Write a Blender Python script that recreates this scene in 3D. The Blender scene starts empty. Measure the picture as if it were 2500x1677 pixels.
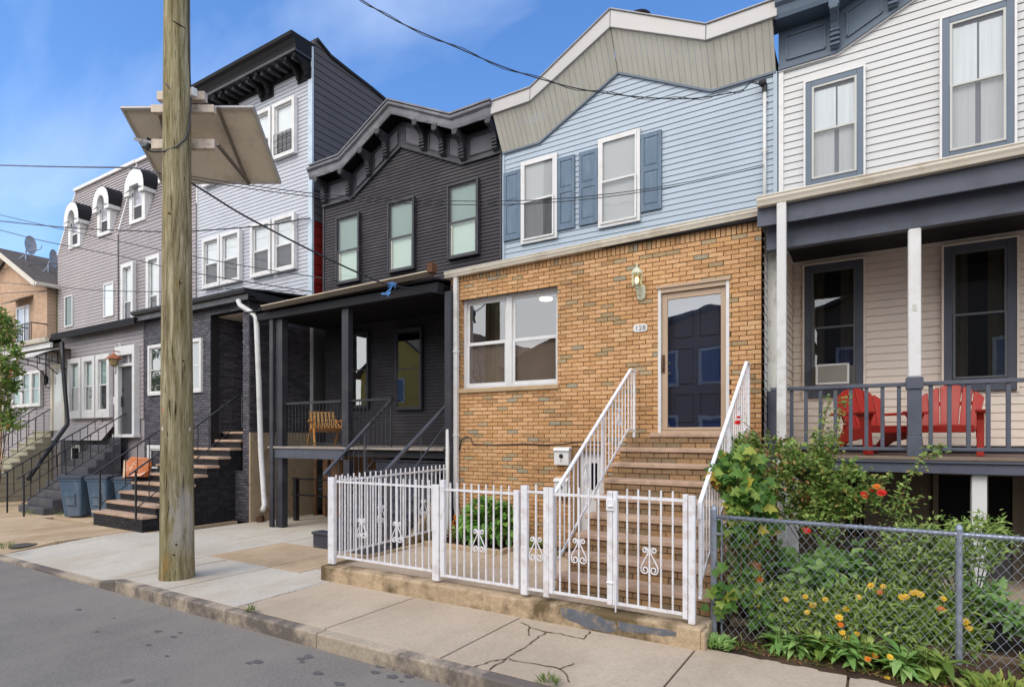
import bpy, bmesh, math, random
from mathutils import Vector, Matrix
R = math.radians
random.seed(7)
sc = bpy.context.scene
col = sc.collection

# ---------------------------------------------------------------- survey
# camera survey of the street: X runs along the row of houses, Y into the
# plots, Z up; the survey functions turn a measured sight line into the
# point where it meets a known wall plane, side plane or level.
FO, CX, HOR, PSI, EYE = 1440., 1250., 1066., math.atan(890/1440.), 2.0
cP, sP = math.cos(PSI), math.sin(PSI)
def ray(px):
    t = (px-CX)/FO
    return t*cP-sP, t*sP+cP
def P(px, py, Y):
    rx, ry = ray(px); z = Y/ry
    return Vector((rx*z, Y, EYE+(HOR-py)/FO*z))
def PX(px, py, X):
    rx, ry = ray(px); z = X/rx
    return Vector((X, ry*z, EYE+(HOR-py)/FO*z))
def G(px, py, Z=0.):
    z = FO*(EYE-Z)/(py-HOR); rx, ry = ray(px)
    return Vector((rx*z, ry*z, Z))
def xs(px, Y): return P(px, 1000, Y).x
def rect(l, r, tl, tr, bl, br, Y):
    a, b, c, d = P(l, tl, Y), P(r, tr, Y), P(l, bl, Y), P(r, br, Y)
    return a.x, b.x, (c.z+d.z)/2, (a.z+b.z)/2
YB, YU = 8.53, 10.28

# ---------------------------------------------------------------- objects
ORG = {}
def put(o, parent=None):
    col.objects.link(o)
    if parent is not None:
        o.parent = parent
    return o
def thing(name, label, cat, loc=(0, 0, 0), group=None):
    o = bpy.data.objects.new(name, None)
    o.empty_display_size = .2
    o.location = loc
    put(o)
    ORG[o.name] = Vector(loc)
    o['label'] = label; o['category'] = cat
    if group: o['group'] = group
    return o
def tag(o, label, cat, group=None):
    o['label'] = label; o['category'] = cat
    if group: o['group'] = group
    return o
def kids(o):
    return [c for c in bpy.data.objects if c.parent == o]
def copy_tree(o, parent=None, delta=None):
    c = o.copy(); col.objects.link(c)
    ORG[c.name] = ORG[o.name] + (delta if delta is not None else Vector((0, 0, 0)))
    if parent is not None: c.parent = parent
    for ch in kids(o): copy_tree(ch, c, delta)
    if parent is None and delta is not None: c.location = o.location + delta
    return c

class MB:
    def __init__(s): s.v = []; s.f = []
    def add(s, vs, fs):
        n = len(s.v); s.v += [tuple(v) for v in vs]; s.f += [tuple(i+n for i in f) for f in fs]
        return s
    def box(s, x0, x1, y0, y1, z0, z1):
        return s.add([(x0,y0,z0),(x1,y0,z0),(x1,y1,z0),(x0,y1,z0),(x0,y0,z1),(x1,y0,z1),(x1,y1,z1),(x0,y1,z1)],
            [(0,3,2,1),(4,5,6,7),(0,1,5,4),(1,2,6,5),(2,3,7,6),(3,0,4,7)])
    def front(s, x0, x1, y0, y1, z0, z1):      # a box without its back face
        return s.add([(x0,y0,z0),(x1,y0,z0),(x1,y1,z0),(x0,y1,z0),(x0,y0,z1),(x1,y0,z1),(x1,y1,z1),(x0,y1,z1)],
            [(0,3,2,1),(4,5,6,7),(0,1,5,4),(1,2,6,5),(3,0,4,7)])
    def poly(s, pts):
        return s.add(pts, [tuple(range(len(pts)))])
    def prism(s, pts, vec):
        n = len(pts); vec = Vector(vec); pts = [Vector(p) for p in pts]
        return s.add(pts+[p+vec for p in pts],
            [tuple(range(n)), tuple(range(2*n-1, n-1, -1))]+[(i, (i+1) % n, n+(i+1) % n, n+i) for i in range(n)])
    def beam(s, a, b, w, h, up=(0, 0, 1)):
        a, b = Vector(a), Vector(b); d = (b-a).normalized(); up = Vector(up)
        if abs(d.dot(up)) > .999: up = Vector((0, 1, 0))
        r = d.cross(up).normalized()*w/2; u = r.normalized().cross(d).normalized()*h/2
        return s.prism([a-r-u, a+r-u, a+r+u, a-r+u], b-a)
    def tube(s, pts, r, n=6, caps=True):
        pts = [Vector(p) for p in pts]; m = len(pts)
        rs = r if isinstance(r, (list, tuple)) else [r]*m
        base = len(s.v); prev = None
        for i, p in enumerate(pts):
            d = (pts[min(i+1, m-1)]-pts[max(i-1, 0)])
            d = d.normalized() if d.length > 1e-9 else Vector((0, 0, 1))
            if prev is None:
                a = Vector((0, 0, 1)) if abs(d.z) < .9 else Vector((1, 0, 0))
                u = d.cross(a).normalized()
            else:
                u = (prev-d*prev.dot(d)).normalized()
            prev = u; w = d.cross(u)
            for k in range(n):
                t = 2*math.pi*k/n
                s.v.append(tuple(p+(u*math.cos(t)+w*math.sin(t))*rs[i]))
        for i in range(m-1):
            for k in range(n):
                k2 = (k+1) % n
                s.f.append((base+i*n+k, base+i*n+k2, base+(i+1)*n+k2, base+(i+1)*n+k))
        if caps:
            s.f.append(tuple(base+k for k in range(n))[::-1]); s.f.append(tuple(base+(m-1)*n+k for k in range(n)))
        return s
    def lathe(s, c, prof, n=16, sx=1., sy=1.):
        base = len(s.v); c = Vector(c)
        for r, z in prof:
            for k in range(n):
                t = 2*math.pi*k/n
                s.v.append((c.x+r*sx*math.cos(t), c.y+r*sy*math.sin(t), c.z+z))
        for i in range(len(prof)-1):
            for k in range(n):
                k2 = (k+1) % n
                s.f.append((base+i*n+k, base+i*n+k2, base+(i+1)*n+k2, base+(i+1)*n+k))
        s.f.append(tuple(base+k for k in range(n))[::-1]); s.f.append(tuple(base+(len(prof)-1)*n+k for k in range(n)))
        return s
    def xf(s, M, start=0):
        for i in range(start, len(s.v)): s.v[i] = tuple(M @ Vector(s.v[i]))
        return s
    def build(s, name, mat, parent=None, smooth=False, bevel=0, fix=True, loc=None):
        L = Vector(loc) if loc is not None else (ORG[parent.name] if parent is not None else Vector((0, 0, 0)))
        me = bpy.data.meshes.new(name)
        me.from_pydata([tuple(Vector(v)-L) for v in s.v], [], s.f)
        if fix:
            bm = bmesh.new(); bm.from_mesh(me)
            bmesh.ops.recalc_face_normals(bm, faces=bm.faces)
            bm.to_mesh(me); bm.free()
        me.materials.append(mat)
        if smooth: me.polygons.foreach_set('use_smooth', [True]*len(me.polygons))
        o = bpy.data.objects.new(name, me); put(o, parent)
        if parent is None: o.location = L
        ORG[o.name] = L
        if bevel:
            b = o.modifiers.new('edge', 'BEVEL'); b.width = bevel; b.segments = 2; b.limit_method = 'ANGLE'; b.angle_limit = R(40)
        return o

# ---------------------------------------------------------------- materials
def lin(c):
    f = lambda u: u/12.92 if u <= .04045 else ((u+.055)/1.055)**2.4
    return tuple(f(x/255.) for x in c)+(1.,)
MATS = {}
class NT:
    def __init__(s, name):
        s.m = bpy.data.materials.new(name); s.m.use_nodes = True
        s.t = s.m.node_tree; s.t.nodes.clear()
        s.out = s.n('ShaderNodeOutputMaterial')
    def n(s, ty, **kw):
        x = s.t.nodes.new(ty)
        for k, v in kw.items():
            if k in x.inputs.keys() if hasattr(x.inputs, 'keys') else False: x.inputs[k].default_value = v
            else: setattr(x, k, v)
        return x
    def l(s, a, b): s.t.links.new(a, b)
    def coord(s, scale=(1, 1, 1)):
        tc = s.n('ShaderNodeTexCoord'); mp = s.n('ShaderNodeMapping'); mp.inputs['Scale'].default_value = scale
        s.l(tc.outputs['Object'], mp.inputs['Vector']); return mp.outputs['Vector']
    def noise(s, vec, scale, detail=4, rough=.6):
        x = s.n('ShaderNodeTexNoise'); x.inputs['Scale'].default_value = scale; x.inputs['Detail'].default_value = detail
        x.inputs['Roughness'].default_value = rough
        if vec is not None: s.l(vec, x.inputs['Vector'])
        return x.outputs['Fac']
    def ramp(s, fac, stops, mode='LINEAR'):
        x = s.n('ShaderNodeValToRGB'); x.color_ramp.interpolation = mode
        e = x.color_ramp.elements
        while len(e) > 1: e.remove(e[-1])
        e[0].position = stops[0][0]; e[0].color = stops[0][1]
        for p_, c_ in stops[1:]:
            q = e.new(p_); q.color = c_
        s.l(fac, x.inputs['Fac']); return x.outputs['Color']
    def mix(s, fac, a, b, mode='MIX'):
        x = s.n('ShaderNodeMix'); x.data_type = 'RGBA'; x.blend_type = mode
        for sock, val in ((x.inputs['Factor'], fac), (x.inputs['A'], a), (x.inputs['B'], b)):
            pass
        ins = [i for i in x.inputs if i.enabled]
        for i, val in zip(ins, (fac, a, b)):
            if hasattr(val, 'is_output'): s.l(val, i)
            else: i.default_value = val
        return [o for o in x.outputs if o.enabled][0]
    def bump(s, h, strength=.3, dist=.01):
        b = s.n('ShaderNodeBump'); b.inputs['Strength'].default_value = strength; b.inputs['Distance'].default_value = dist
        s.l(h, b.inputs['Height']); return b.outputs['Normal']
    def bsdf(s, colr, rough=.7, spec=.3, metal=0, normal=None, coat=0):
        b = s.n('ShaderNodeBsdfPrincipled')
        if hasattr(colr, 'is_output'): s.l(colr, b.inputs['Base Color'])
        else: b.inputs['Base Color'].default_value = colr
        if hasattr(rough, 'is_output'): s.l(rough, b.inputs['Roughness'])
        else: b.inputs['Roughness'].default_value = rough
        b.inputs['Specular IOR Level'].default_value = spec; b.inputs['Metallic'].default_value = metal
        b.inputs['Coat Weight'].default_value = coat
        if normal is not None: s.l(normal, b.inputs['Normal'])
        s.l(b.outputs[0], s.out.inputs['Surface']); return b
def sc3(c, k): return (min(1, c[0]*k), min(1, c[1]*k), min(1, c[2]*k), 1)
def gray(v): return (v, v, v, 1)

def paint(name, rgb, rough=.6, spec=.3, var=.10, vs=2.2, stretch=(1, 1, 1), bump=.0, bs=60, dirt=None, dirt_amt=.0, ds=1.2, metal=0, coat=0):
    """surface with blotchy tone, optional dirt that has a shape of its own"""
    if name in MATS: return MATS[name]
    t = NT(name); c = lin(rgb); v = t.coord(stretch)
    n1 = t.noise(v, vs, 6, .62)
    cc = t.ramp(n1, [(.36, sc3(c, 1-var)), (.5, c), (.66, sc3(c, 1+var*.8))])
    if dirt is not None and dirt_amt > 0:
        n2 = t.noise(v, ds, 9, .7)
        k = t.ramp(n2, [(.50, gray(0)), (.62, gray(dirt_amt))])
        cc = t.mix(k, cc, lin(dirt))
    nm = None
    if bump: nm = t.bump(t.noise(t.coord(), bs, 5, .7), bump, .006)
    rr = t.ramp(n1, [(.3, gray(max(.02, rough-.08))), (.7, gray(min(1, rough+.08)))])
    t.bsdf(cc, rr, spec, metal, nm, coat)
    MATS[name] = t.m; return t.m

def brickmat(name, stops, mortar_dirt=None, rough=.85, spec=.2):
    t = NT(name); g = t.n('ShaderNodeNewGeometry')
    base = t.ramp(g.outputs['Random Per Island'], [(a, lin(c)) for a, c in stops], 'CONSTANT')
    n = t.noise(t.coord(), 26, 6, .7)
    k = t.ramp(n, [(.3, gray(.72)), (.55, gray(1)), (.8, gray(1.0))])
    cc = t.mix(1.0, base, k, 'MULTIPLY')
    n3 = t.noise(t.coord((1, 1, .5)), 1.1, 6, .6)
    k3 = t.ramp(n3, [(.3, gray(.82)), (.6, gray(1))])
    cc = t.mix(1.0, cc, k3, 'MULTIPLY')
    t.bsdf(cc, rough, spec, 0, t.bump(t.noise(t.coord(), 120, 5, .75), .5, .004))
    MATS[name] = t.m; return t.m

def leafmat(name, stops, rough=.45, trans=.35):
    t = NT(name); g = t.n('ShaderNodeNewGeometry')
    base = t.ramp(g.outputs['Random Per Island'], [(a, lin(c)) for a, c in stops])
    n = t.noise(t.coord(), 40, 3, .6)
    cc = t.mix(1.0, base, t.ramp(n, [(.3, gray(.8)), (.7, gray(1.0))]), 'MULTIPLY')
    b = t.n('ShaderNodeBsdfPrincipled'); t.l(cc, b.inputs['Base Color']); b.inputs['Roughness'].default_value = rough
    b.inputs['Specular IOR Level'].default_value = .35
    tr = t.n('ShaderNodeBsdfTranslucent'); t.l(cc, tr.inputs['Color'])
    mx = t.n('ShaderNodeMixShader'); mx.inputs[0].default_value = trans
    t.l(b.outputs[0], mx.inputs[1]); t.l(tr.outputs[0], mx.inputs[2]); t.l(mx.outputs[0], t.out.inputs['Surface'])
    MATS[name] = t.m; return t.m

def glassmat(name, tint=(1, 1, 1), ior=1.5, boost=0.0, wav=.0):
    t = NT(name)
    tr = t.n('ShaderNodeBsdfTransparent'); tr.inputs['Color'].default_value = tuple(tint)+(1,)
    gl = t.n('ShaderNodeBsdfGlossy'); gl.inputs['Roughness'].default_value = .008
    fr = t.n('ShaderNodeFresnel')
    ge = t.n('ShaderNodeNewGeometry'); ma = t.n('ShaderNodeMath'); ma.operation = 'MULTIPLY_ADD'; ma.inputs[1].default_value = -2; ma.inputs[2].default_value = 1
    t.l(ge.outputs['Backfacing'], ma.inputs[0]); pw = t.n('ShaderNodeMath'); pw.operation = 'POWER'; pw.inputs[0].default_value = ior
    t.l(ma.outputs[0], pw.inputs[1]); t.l(pw.outputs[0], fr.inputs['IOR'])
    add = t.n('ShaderNodeMath'); add.operation = 'ADD'; add.use_clamp = True; add.inputs[1].default_value = boost
    t.l(fr.outputs[0], add.inputs[0])
    if wav:
        nm = t.bump(t.noise(t.coord(), 1.6, 2, .4), wav, .02); t.l(nm, gl.inputs['Normal']); t.l(nm, fr.inputs['Normal'])
    mx = t.n('ShaderNodeMixShader'); t.l(add.outputs[0], mx.inputs[0]); t.l(tr.outputs[0], mx.inputs[1]); t.l(gl.outputs[0], mx.inputs[2])
    t.l(mx.outputs[0], t.out.inputs['Surface']); MATS[name] = t.m; return t.m

# ---------------------------------------------------------------- builders
def siding(mb, u0, u1, z0, profile, h, lap, place):
    """lap boards under a piecewise straight top edge; place(u, z, d) -> point"""
    def top(u):
        for (a, za), (b, zb) in zip(profile[:-1], profile[1:]):
            if a-1e-9 <= u <= b+1e-9: return za+(zb-za)*((u-a)/(b-a) if b > a else 0)
        return profile[-1][1]
    zmax = max(z for _, z in profile); k = 0
    while z0+k*h < zmax-1e-6:
        zl, zh = z0+k*h, z0+(k+1)*h; k += 1
        br = {u0, u1}
        for (a, za), (b, zb) in zip(profile[:-1], profile[1:]):
            br.add(a); br.add(b)
            for zz in (zl, zh):
                if (za-zz)*(zb-zz) < 0: br.add(a+(b-a)*(zz-za)/(zb-za))
        br = sorted(x for x in br if u0-1e-9 <= x <= u1+1e-9)
        for a, b in zip(br[:-1], br[1:]):
            if b-a < 1e-5: continue
            if top((a+b)/2) <= zl+1e-6: continue
            ta, tb = max(zl, min(zh, top(a))), max(zl, min(zh, top(b)))
            d = lambda z: lap*(1-.85*(z-zl)/h)
            gr, gd = .0085, .014                       # shadow gap under the butt of the next board
            full = ta > zh-1e-6 and tb > zh-1e-6
            if full: ta = tb = zh-gr
            mb.add([place(a, zl, lap), place(b, zl, lap), place(b, tb, d(tb)), place(a, ta, d(ta))], [(0, 1, 2, 3)])
            mb.add([place(a, zl, lap), place(b, zl, lap), place(b, zl, -gd), place(a, zl, -gd)], [(3, 2, 1, 0)])
            if full:
                mb.add([place(a, ta, d(ta)), place(b, ta, d(ta)), place(b, ta, -gd), place(a, ta, -gd)], [(0, 1, 2, 3)])
                mb.add([place(a, ta, -gd), place(b, ta, -gd), place(b, zh, -gd), place(a, zh, -gd)], [(0, 1, 2, 3)])
    return mb
def fplace(Y): return lambda u, z, d: (u, Y-d, z)          # wall facing the street
def splace(X): return lambda u, z, d: (X+d, u, z)          # wall facing +X
def lplace(X): return lambda u, z, d: (X-d, u, z)          # wall facing -X

def bricks(mb, X0, X1, Z0, Z1, Y, holes=(), L=.203, H=.0667, j=.0105, d=.015, seed=1, bond=.5, side=None):
    """running bond; holes = (x0, x1, z0, z1).  side = plane X for a wall running in Y"""
    rnd = random.Random(seed); n = max(1, round((Z1-Z0)/H)); H = (Z1-Z0)/n
    for k in range(n):
        za, zb = Z0+k*H, Z0+(k+1)*H-j
        off = (k % 2)*bond*L + rnd.uniform(-.006, .006)
        x = X0-off
        spans = [(X0, X1)]
        for hx0, hx1, hz0, hz1 in holes:
            if hz0 < (za+zb)/2 < hz1:
                spans = [q for s0, s1 in spans for q in ((s0, min(s1, hx0)), (max(s0, hx1), s1)) if q[1]-q[0] > .02]
        while x < X1:
            for s0, s1 in spans:
                a, b = max(x, s0), min(x+L-j, s1)
                if b-a > .02:
                    e = d+rnd.uniform(-.004, .004); q = rnd.uniform(-.0015, .0015)
                    if side is None: mb.front(a, b, Y-e, Y, za+q, zb+q)
                    else: mb.box(side, side+e, a, b, za+q, zb+q)
            x += L
    return mb

def scroll(mb, o, u, s=1., r=.006, n=5):
    """wrought iron heart scroll around a picket; o origin, u horizontal unit"""
    o = Vector(o); u = Vector(u); Zv = Vector((0, 0, 1))
    for sg in (-1, 1):
        p = []
        for i in range(15):
            t = i/14; a = R(180-460*(1-t)); q = .009+.021*t
            p.append((.043+q*math.cos(a), .235+q*math.sin(a)))
        p += [(.018, .20), (.050, .14), (.074, .095), (.084, .065)]
        for i in range(1, 19):
            t = i/18; a = R(-440*t); q = .040-.028*t
            p.append((.044+q*math.cos(a), .050+q*math.sin(a)))
        mb.tube([o+u*(sg*a*s)+Zv*(b*s) for a, b in p], r, n)
    return mb

def window(house, rc, Y, frame, fw=.09, proud=.075, sash=None, sw=.045, up=None, low=None, glass=None, split=.5, blind=None, sill=0, label=None, head=0, gap=.0, bottom_fw=None):
    """double-hung window: casing (window) > sash, pane, blind"""
    x0, x1, z0, z1 = rc
    bf = bottom_fw if bottom_fw is not None else fw
    f = MB()
    f.box(x0, x0+fw, Y-proud, Y-.001, z0, z1); f.box(x1-fw, x1, Y-proud, Y-.001, z0, z1)
    f.box(x0+fw, x1-fw, Y-proud, Y-.001, z1-fw, z1); f.box(x0+fw, x1-fw, Y-proud-sill, Y-.001, z0, z0+bf)
    if head: f.box(x0-.04, x1+.04, Y-proud-.03, Y-.001, z1+.001, z1+head)
    w = f.build('window', frame, house, bevel=.006)
    if label: w['label'] = label
    a, b, c, e = x0+fw, x1-fw, z0+bf, z1-fw
    zm = c+(e-c)*(1-split)
    sash = sash or frame
    s = MB()
    yu, yl = Y-.040, Y-.058
    for (za, zb, y) in ((zm-.02, e, yu), (c, zm+.02, yl)):
        s.box(a, a+sw, y-.016, y, za, zb); s.box(b-sw, b, y-.016, y, za, zb)
        s.box(a+sw, b-sw, y-.016, y, za, za+sw); s.box(a+sw, b-sw, y-.016, y, zb-sw, zb)
    s.build('sash', sash, w, bevel=.003)
    yy = Y-.034
    if glass is not None:
        g = MB(); g.poly([(a, yy-.012, zm), (b, yy-.012, zm), (b, yy-.012, e), (a, yy-.012, e)])
        g.poly([(a, yy-.028, c), (b, yy-.028, c), (b, yy-.028, zm), (a, yy-.028, zm)])
        g.build('pane', glass, w, fix=False)
    for nm, m, za, zb, y in (('blind', up, zm, e, Y-.010), ('screen', low, c, zm, Y-.008)):
        if m is not None:
            q = MB(); q.poly([(a, y, za), (b, y, za), (b, y, zb), (a, y, zb)])
            q.build(nm, m, w, fix=False)
    return w

def gutter(mb, x0, x1, y, z, s=.12):
    """K-style gutter, back at y, top at z"""
    pr = [(0, 0), (-s*.95, 0), (-s*1.0, -.012), (-s*.93, -.03), (-s*.93, -s*.45), (-s*.78, -s*.72), (-s*.68, -s*.95), (0, -s*.95)]
    return mb.prism([(x0, y+a, z+b) for a, b in pr], (x1-x0, 0, 0))

def pickets(mb, A, B, bot, topz, step, r=.008, n=4, ends=True):
    """bars between two lines: A, B plan points with (bottom, top) heights interpolated"""
    A, B = Vector(A), Vector(B); L = (B-A).length; k = max(1, round(L/step))
    out = []
    for i in range(0 if ends else 1, k+1 if ends else k):
        t = i/k; p = A.lerp(B, t); zb = bot[0]+(bot[1]-bot[0])*t; zt = topz[0]+(topz[1]-topz[0])*t
        mb.tube([(p.x, p.y, zb), (p.x, p.y, zt)], r, n); out.append((p, zb, zt))
    return out
# ================================================================ LIGHT
SUN_EL, SUN_AZ = 47., 192.        # degrees; azimuth measured so that 180 is straight from behind the camera side (-Y)
sd = Vector((math.sin(R(SUN_AZ-180))*math.cos(R(SUN_EL))*-1, -math.cos(R(SUN_AZ-180))*math.cos(R(SUN_EL)), math.sin(R(SUN_EL))))
world = bpy.data.worlds.new('World'); sc.world = world; world.use_nodes = True
wt = world.node_tree; wt.nodes.clear()
wo = wt.nodes.new('ShaderNodeOutputWorld'); bg = wt.nodes.new('ShaderNodeBackground')
sk = wt.nodes.new('ShaderNodeTexSky'); sk.sky_type = 'NISHITA'; sk.sun_disc = False
sk.sun_elevation = R(SUN_EL); sk.sun_rotation = math.atan2(sd.x, sd.y)
sk.air_density = 1.0; sk.dust_density = .5; sk.ozone_density = 3.0; sk.altitude = 50
tc = wt.nodes.new('ShaderNodeTexCoord')
sep = wt.nodes.new('ShaderNodeSeparateXYZ'); wt.links.new(tc.outputs['Generated'], sep.inputs[0])
mz = wt.nodes.new('ShaderNodeMath'); mz.operation = 'ADD'; mz.inputs[1].default_value = .22; wt.links.new(sep.outputs['Z'], mz.inputs[0])
dv = wt.nodes.new('ShaderNodeVectorMath'); dv.operation = 'DIVIDE'
wt.links.new(tc.outputs['Generated'], dv.inputs[0])
cmb = wt.nodes.new('ShaderNodeCombineXYZ')
for k in range(3): wt.links.new(mz.outputs[0], cmb.inputs[k])
wt.links.new(cmb.outputs[0], dv.inputs[1])
mp = wt.nodes.new('ShaderNodeMapping'); mp.inputs['Scale'].default_value = (.55, 1.15, 1.0); mp.inputs['Rotation'].default_value = (0, 0, R(-28)); mp.inputs['Location'].default_value = (.35, .1, 0)
wt.links.new(dv.outputs[0], mp.inputs['Vector'])
cn = wt.nodes.new('ShaderNodeTexNoise'); cn.inputs['Scale'].default_value = 1.5; cn.inputs['Detail'].default_value = 6; cn.inputs['Roughness'].default_value = .52; cn.inputs['Distortion'].default_value = .25
wt.links.new(mp.outputs[0], cn.inputs['Vector'])
cr = wt.nodes.new('ShaderNodeValToRGB'); cr.color_ramp.elements[0].position = .56; cr.color_ramp.elements[0].color = gray(0); cr.color_ramp.elements[1].position = .75; cr.color_ramp.elements[1].color = gray(.34)
wt.links.new(cn.outputs['Fac'], cr.inputs['Fac'])
hs = wt.nodes.new('ShaderNodeHueSaturation'); hs.inputs['Saturation'].default_value = 1.20; hs.inputs['Value'].default_value = 1.68; hs.inputs['Hue'].default_value = .506
wt.links.new(sk.outputs[0], hs.inputs['Color'])
mxw = wt.nodes.new('ShaderNodeMix'); mxw.data_type = 'RGBA'
ins = [i for i in mxw.inputs if i.enabled]
wt.links.new(cr.outputs['Color'], ins[0]); wt.links.new(hs.outputs[0], ins[1]); ins[2].default_value = (7.0, 8.0, 9.6, 1)
# bright thin overcast over the southern half of the sky, behind the viewer
mr = wt.nodes.new('ShaderNodeMapRange'); mr.interpolation_type = 'SMOOTHSTEP'; mr.inputs['From Min'].default_value = .15; mr.inputs['From Max'].default_value = -.55; mr.inputs['To Max'].default_value = .85
wt.links.new(sep.outputs['Y'], mr.inputs['Value'])
mx2 = wt.nodes.new('ShaderNodeMix'); mx2.data_type = 'RGBA'; i2 = [i for i in mx2.inputs if i.enabled]
wt.links.new(mr.outputs['Result'], i2[0]); wt.links.new([o for o in mxw.outputs if o.enabled][0], i2[1]); i2[2].default_value = (15.0, 14.8, 14.6, 1)
wt.links.new([o for o in mx2.outputs if o.enabled][0], bg.inputs['Color'])
bg.inputs['Strength'].default_value = .13
wt.links.new(bg.outputs[0], wo.inputs['Surface'])
sl = bpy.data.lights.new('sun', 'SUN'); sl.energy = 1.0; sl.angle = R(24); sl.color = (1.0, .93, .83)
so = bpy.data.objects.new('sun', sl); col.objects.link(so); so.location = (0, -10, 30)
so.rotation_euler = (-sd).to_track_quat('-Z', 'Y').to_euler()

cam = bpy.data.cameras.new('camera'); co = bpy.data.objects.new('camera', cam); col.objects.link(co)
co.location = (0, 0, EYE); co.rotation_euler = (R(90), 0, PSI)
cam.sensor_width = 36; cam.lens = 36*FO/2500; cam.shift_y = (HOR-838.5)/2500; cam.clip_start = .1; cam.clip_end = 3000
sc.camera = co
sc.view_settings.view_transform = 'Standard'; sc.view_settings.look = 'None'; sc.view_settings.exposure = .27; sc.view_settings.gamma = 1
try:
    sc.cycles.max_bounces = 8; sc.cycles.transparent_max_bounces = 16; sc.cycles.use_denoising = True
except Exception: pass

# ================================================================ PALETTE
WHITE = paint('white trim', (214, 213, 212), .45, .4, .04, 1.5, dirt=(170, 165, 150), dirt_amt=.25, ds=3)
WHITEM = paint('white iron', (228, 228, 232), .38, .5, .04, 3, dirt=(160, 128, 100), dirt_amt=.30, ds=9, bump=.15, bs=90)
BLACKM = paint('black iron', (34, 34, 38), .42, .5, .15, 4, bump=.2, bs=80)
CHAR = paint('charcoal paint', (50, 50, 57), .5, .35, .08, 2, dirt=(95, 92, 92), dirt_amt=.25, ds=2.2)
CHARD = paint('charcoal siding', (58, 55, 59), .6, .2, .08, 1.4, stretch=(.5, 1, 1), dirt=(88, 86, 86), dirt_amt=.35, ds=1.6)
CHARM = paint('charcoal tin', (98, 98, 104), .40, .5, .30, 1.1, stretch=(1, 1, 2), bump=.35, bs=5, dirt=(150, 150, 155), dirt_amt=.5, ds=.9)
LAV = paint('lavender siding', (182, 185, 192), .5, .3, .035, 1.2, dirt=(165, 166, 178), dirt_amt=.3, ds=.9)
SIDED = paint('slate side siding', (84, 82, 85), .8, .1, .06, 1.2)
REDS = paint('red side siding', (120, 26, 22), .6, .3, .1, 1.5)
MANS = paint('mauve gray siding', (150, 143, 146), .55, .3, .05, 1.2, dirt=(175, 166, 165), dirt_amt=.35, ds=.7)
MANB = paint('mauve gray siding warm lit', (160, 152, 152), .55, .3, .05, 1.0, dirt=(182, 171, 168), dirt_amt=.4, ds=.6)  # warmer lit look of the end house wall put into this colour
BLUE = paint('pale blue siding', (166, 179, 191), .5, .3, .05, 1.0, dirt=(150, 160, 172), dirt_amt=.3, ds=.8)
BLUES = paint('blue shutter', (96, 114, 132), .6, .3, .10, 2.5, stretch=(3, 1, .5), dirt=(120, 135, 150), dirt_amt=.4, ds=4)
BLUET = paint('blue gray trim', (98, 110, 124), .5, .35, .06, 2)
BEIGE = paint('beige panel', (196, 192, 180), .5, .3, .03, 1.0, stretch=(2, 1, .4), dirt=(170, 166, 152), dirt_amt=.4, ds=1.1)
COPING = paint('pale coping', (172, 169, 168), .42, .45, .05, .8, bump=.12, bs=4, dirt=(170, 160, 150), dirt_amt=.35, ds=1.4)
GUT = paint('cream gutter', (206, 198, 182), .45, .4, .06, 1.3, dirt=(150, 128, 98), dirt_amt=.4, ds=2)
GUTB = paint('tan brown gutter', (76, 68, 58), .5, .4, .12, 1.5, dirt=(84, 64, 48), dirt_amt=.6, ds=2.5)
DSP = paint('downspout white', (208, 207, 205), .45, .4, .05, 1.5, dirt=(150, 140, 125), dirt_amt=.4, ds=3)
WSID = paint('white siding', (197, 197, 196), .5, .3, .04, 1.0, dirt=(196, 190, 184), dirt_amt=.25, ds=.9)
TSID = paint('cream porch siding', (234, 220, 205), .55, .3, .03, 1.0)
SLATE = paint('slate blue trim', (84, 88, 99), .5, .35, .07, 1.6, dirt=(60, 62, 72), dirt_amt=.4, ds=3)
SLATEC = paint('slate cornice', (82, 96, 112), .5, .35, .08, 1.6)
PEEL = paint('peeling white paint', (200, 198, 190), .7, .2, .08, 3, stretch=(2, 2, .6), dirt=(120, 112, 100), dirt_amt=.7, ds=5, bump=.4, bs=30)
MORTAR = paint('brown mortar', (104, 74, 48), .95, .1, .15, 6, bump=.5, bs=120)
MORTK = paint('black painted mortar', (40, 38, 42), .8, .2, .15, 6, bump=.4, bs=120)
TANB = brickmat('tan brick', [(0, (207, 161, 115)), (.18, (211, 166, 121)), (.36, (203, 157, 111)), (.50, (214, 171, 126)), (.64, (198, 153, 107)), (.74, (188, 144, 100)), (.80, (200, 153, 104)), (.86, (168, 145, 110)), (.90, (179, 140, 101)), (.935, (163, 153, 131)), (.965, (177, 156, 123))])
RISB = brickmat('stoop brick', [(0, (158, 128, 94)), (.3, (146, 120, 92)), (.6, (168, 136, 100)), (.8, (134, 116, 92))])
BLKB = brickmat('black painted brick', [(0, (88, 85, 93)), (.3, (80, 77, 85)), (.6, (97, 94, 102)), (.85, (72, 70, 77))], rough=.6, spec=.35)
BLKD = brickmat('dark stoop brick', [(0, (44, 42, 46)), (.3, (38, 36, 40)), (.6, (52, 49, 52)), (.85, (34, 32, 36))], rough=.65, spec=.3)
GABB = brickmat('salmon brick', [(0, (206, 160, 124)), (.3, (196, 148, 112)), (.6, (212, 170, 134)), (.85, (184, 138, 106))])
TREAD = paint('brownstone tread', (182, 155, 134), .85, .2, .14, 5, bump=.5, bs=40, dirt=(150, 128, 105), dirt_amt=.6, ds=3)
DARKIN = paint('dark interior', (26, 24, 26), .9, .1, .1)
BROWNIN = paint('brown interior', (112, 94, 82), .9, .1, .15, 2)
BLINDW = paint('white blind', (222, 222, 226), .7, .2, .02, 2)
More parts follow.
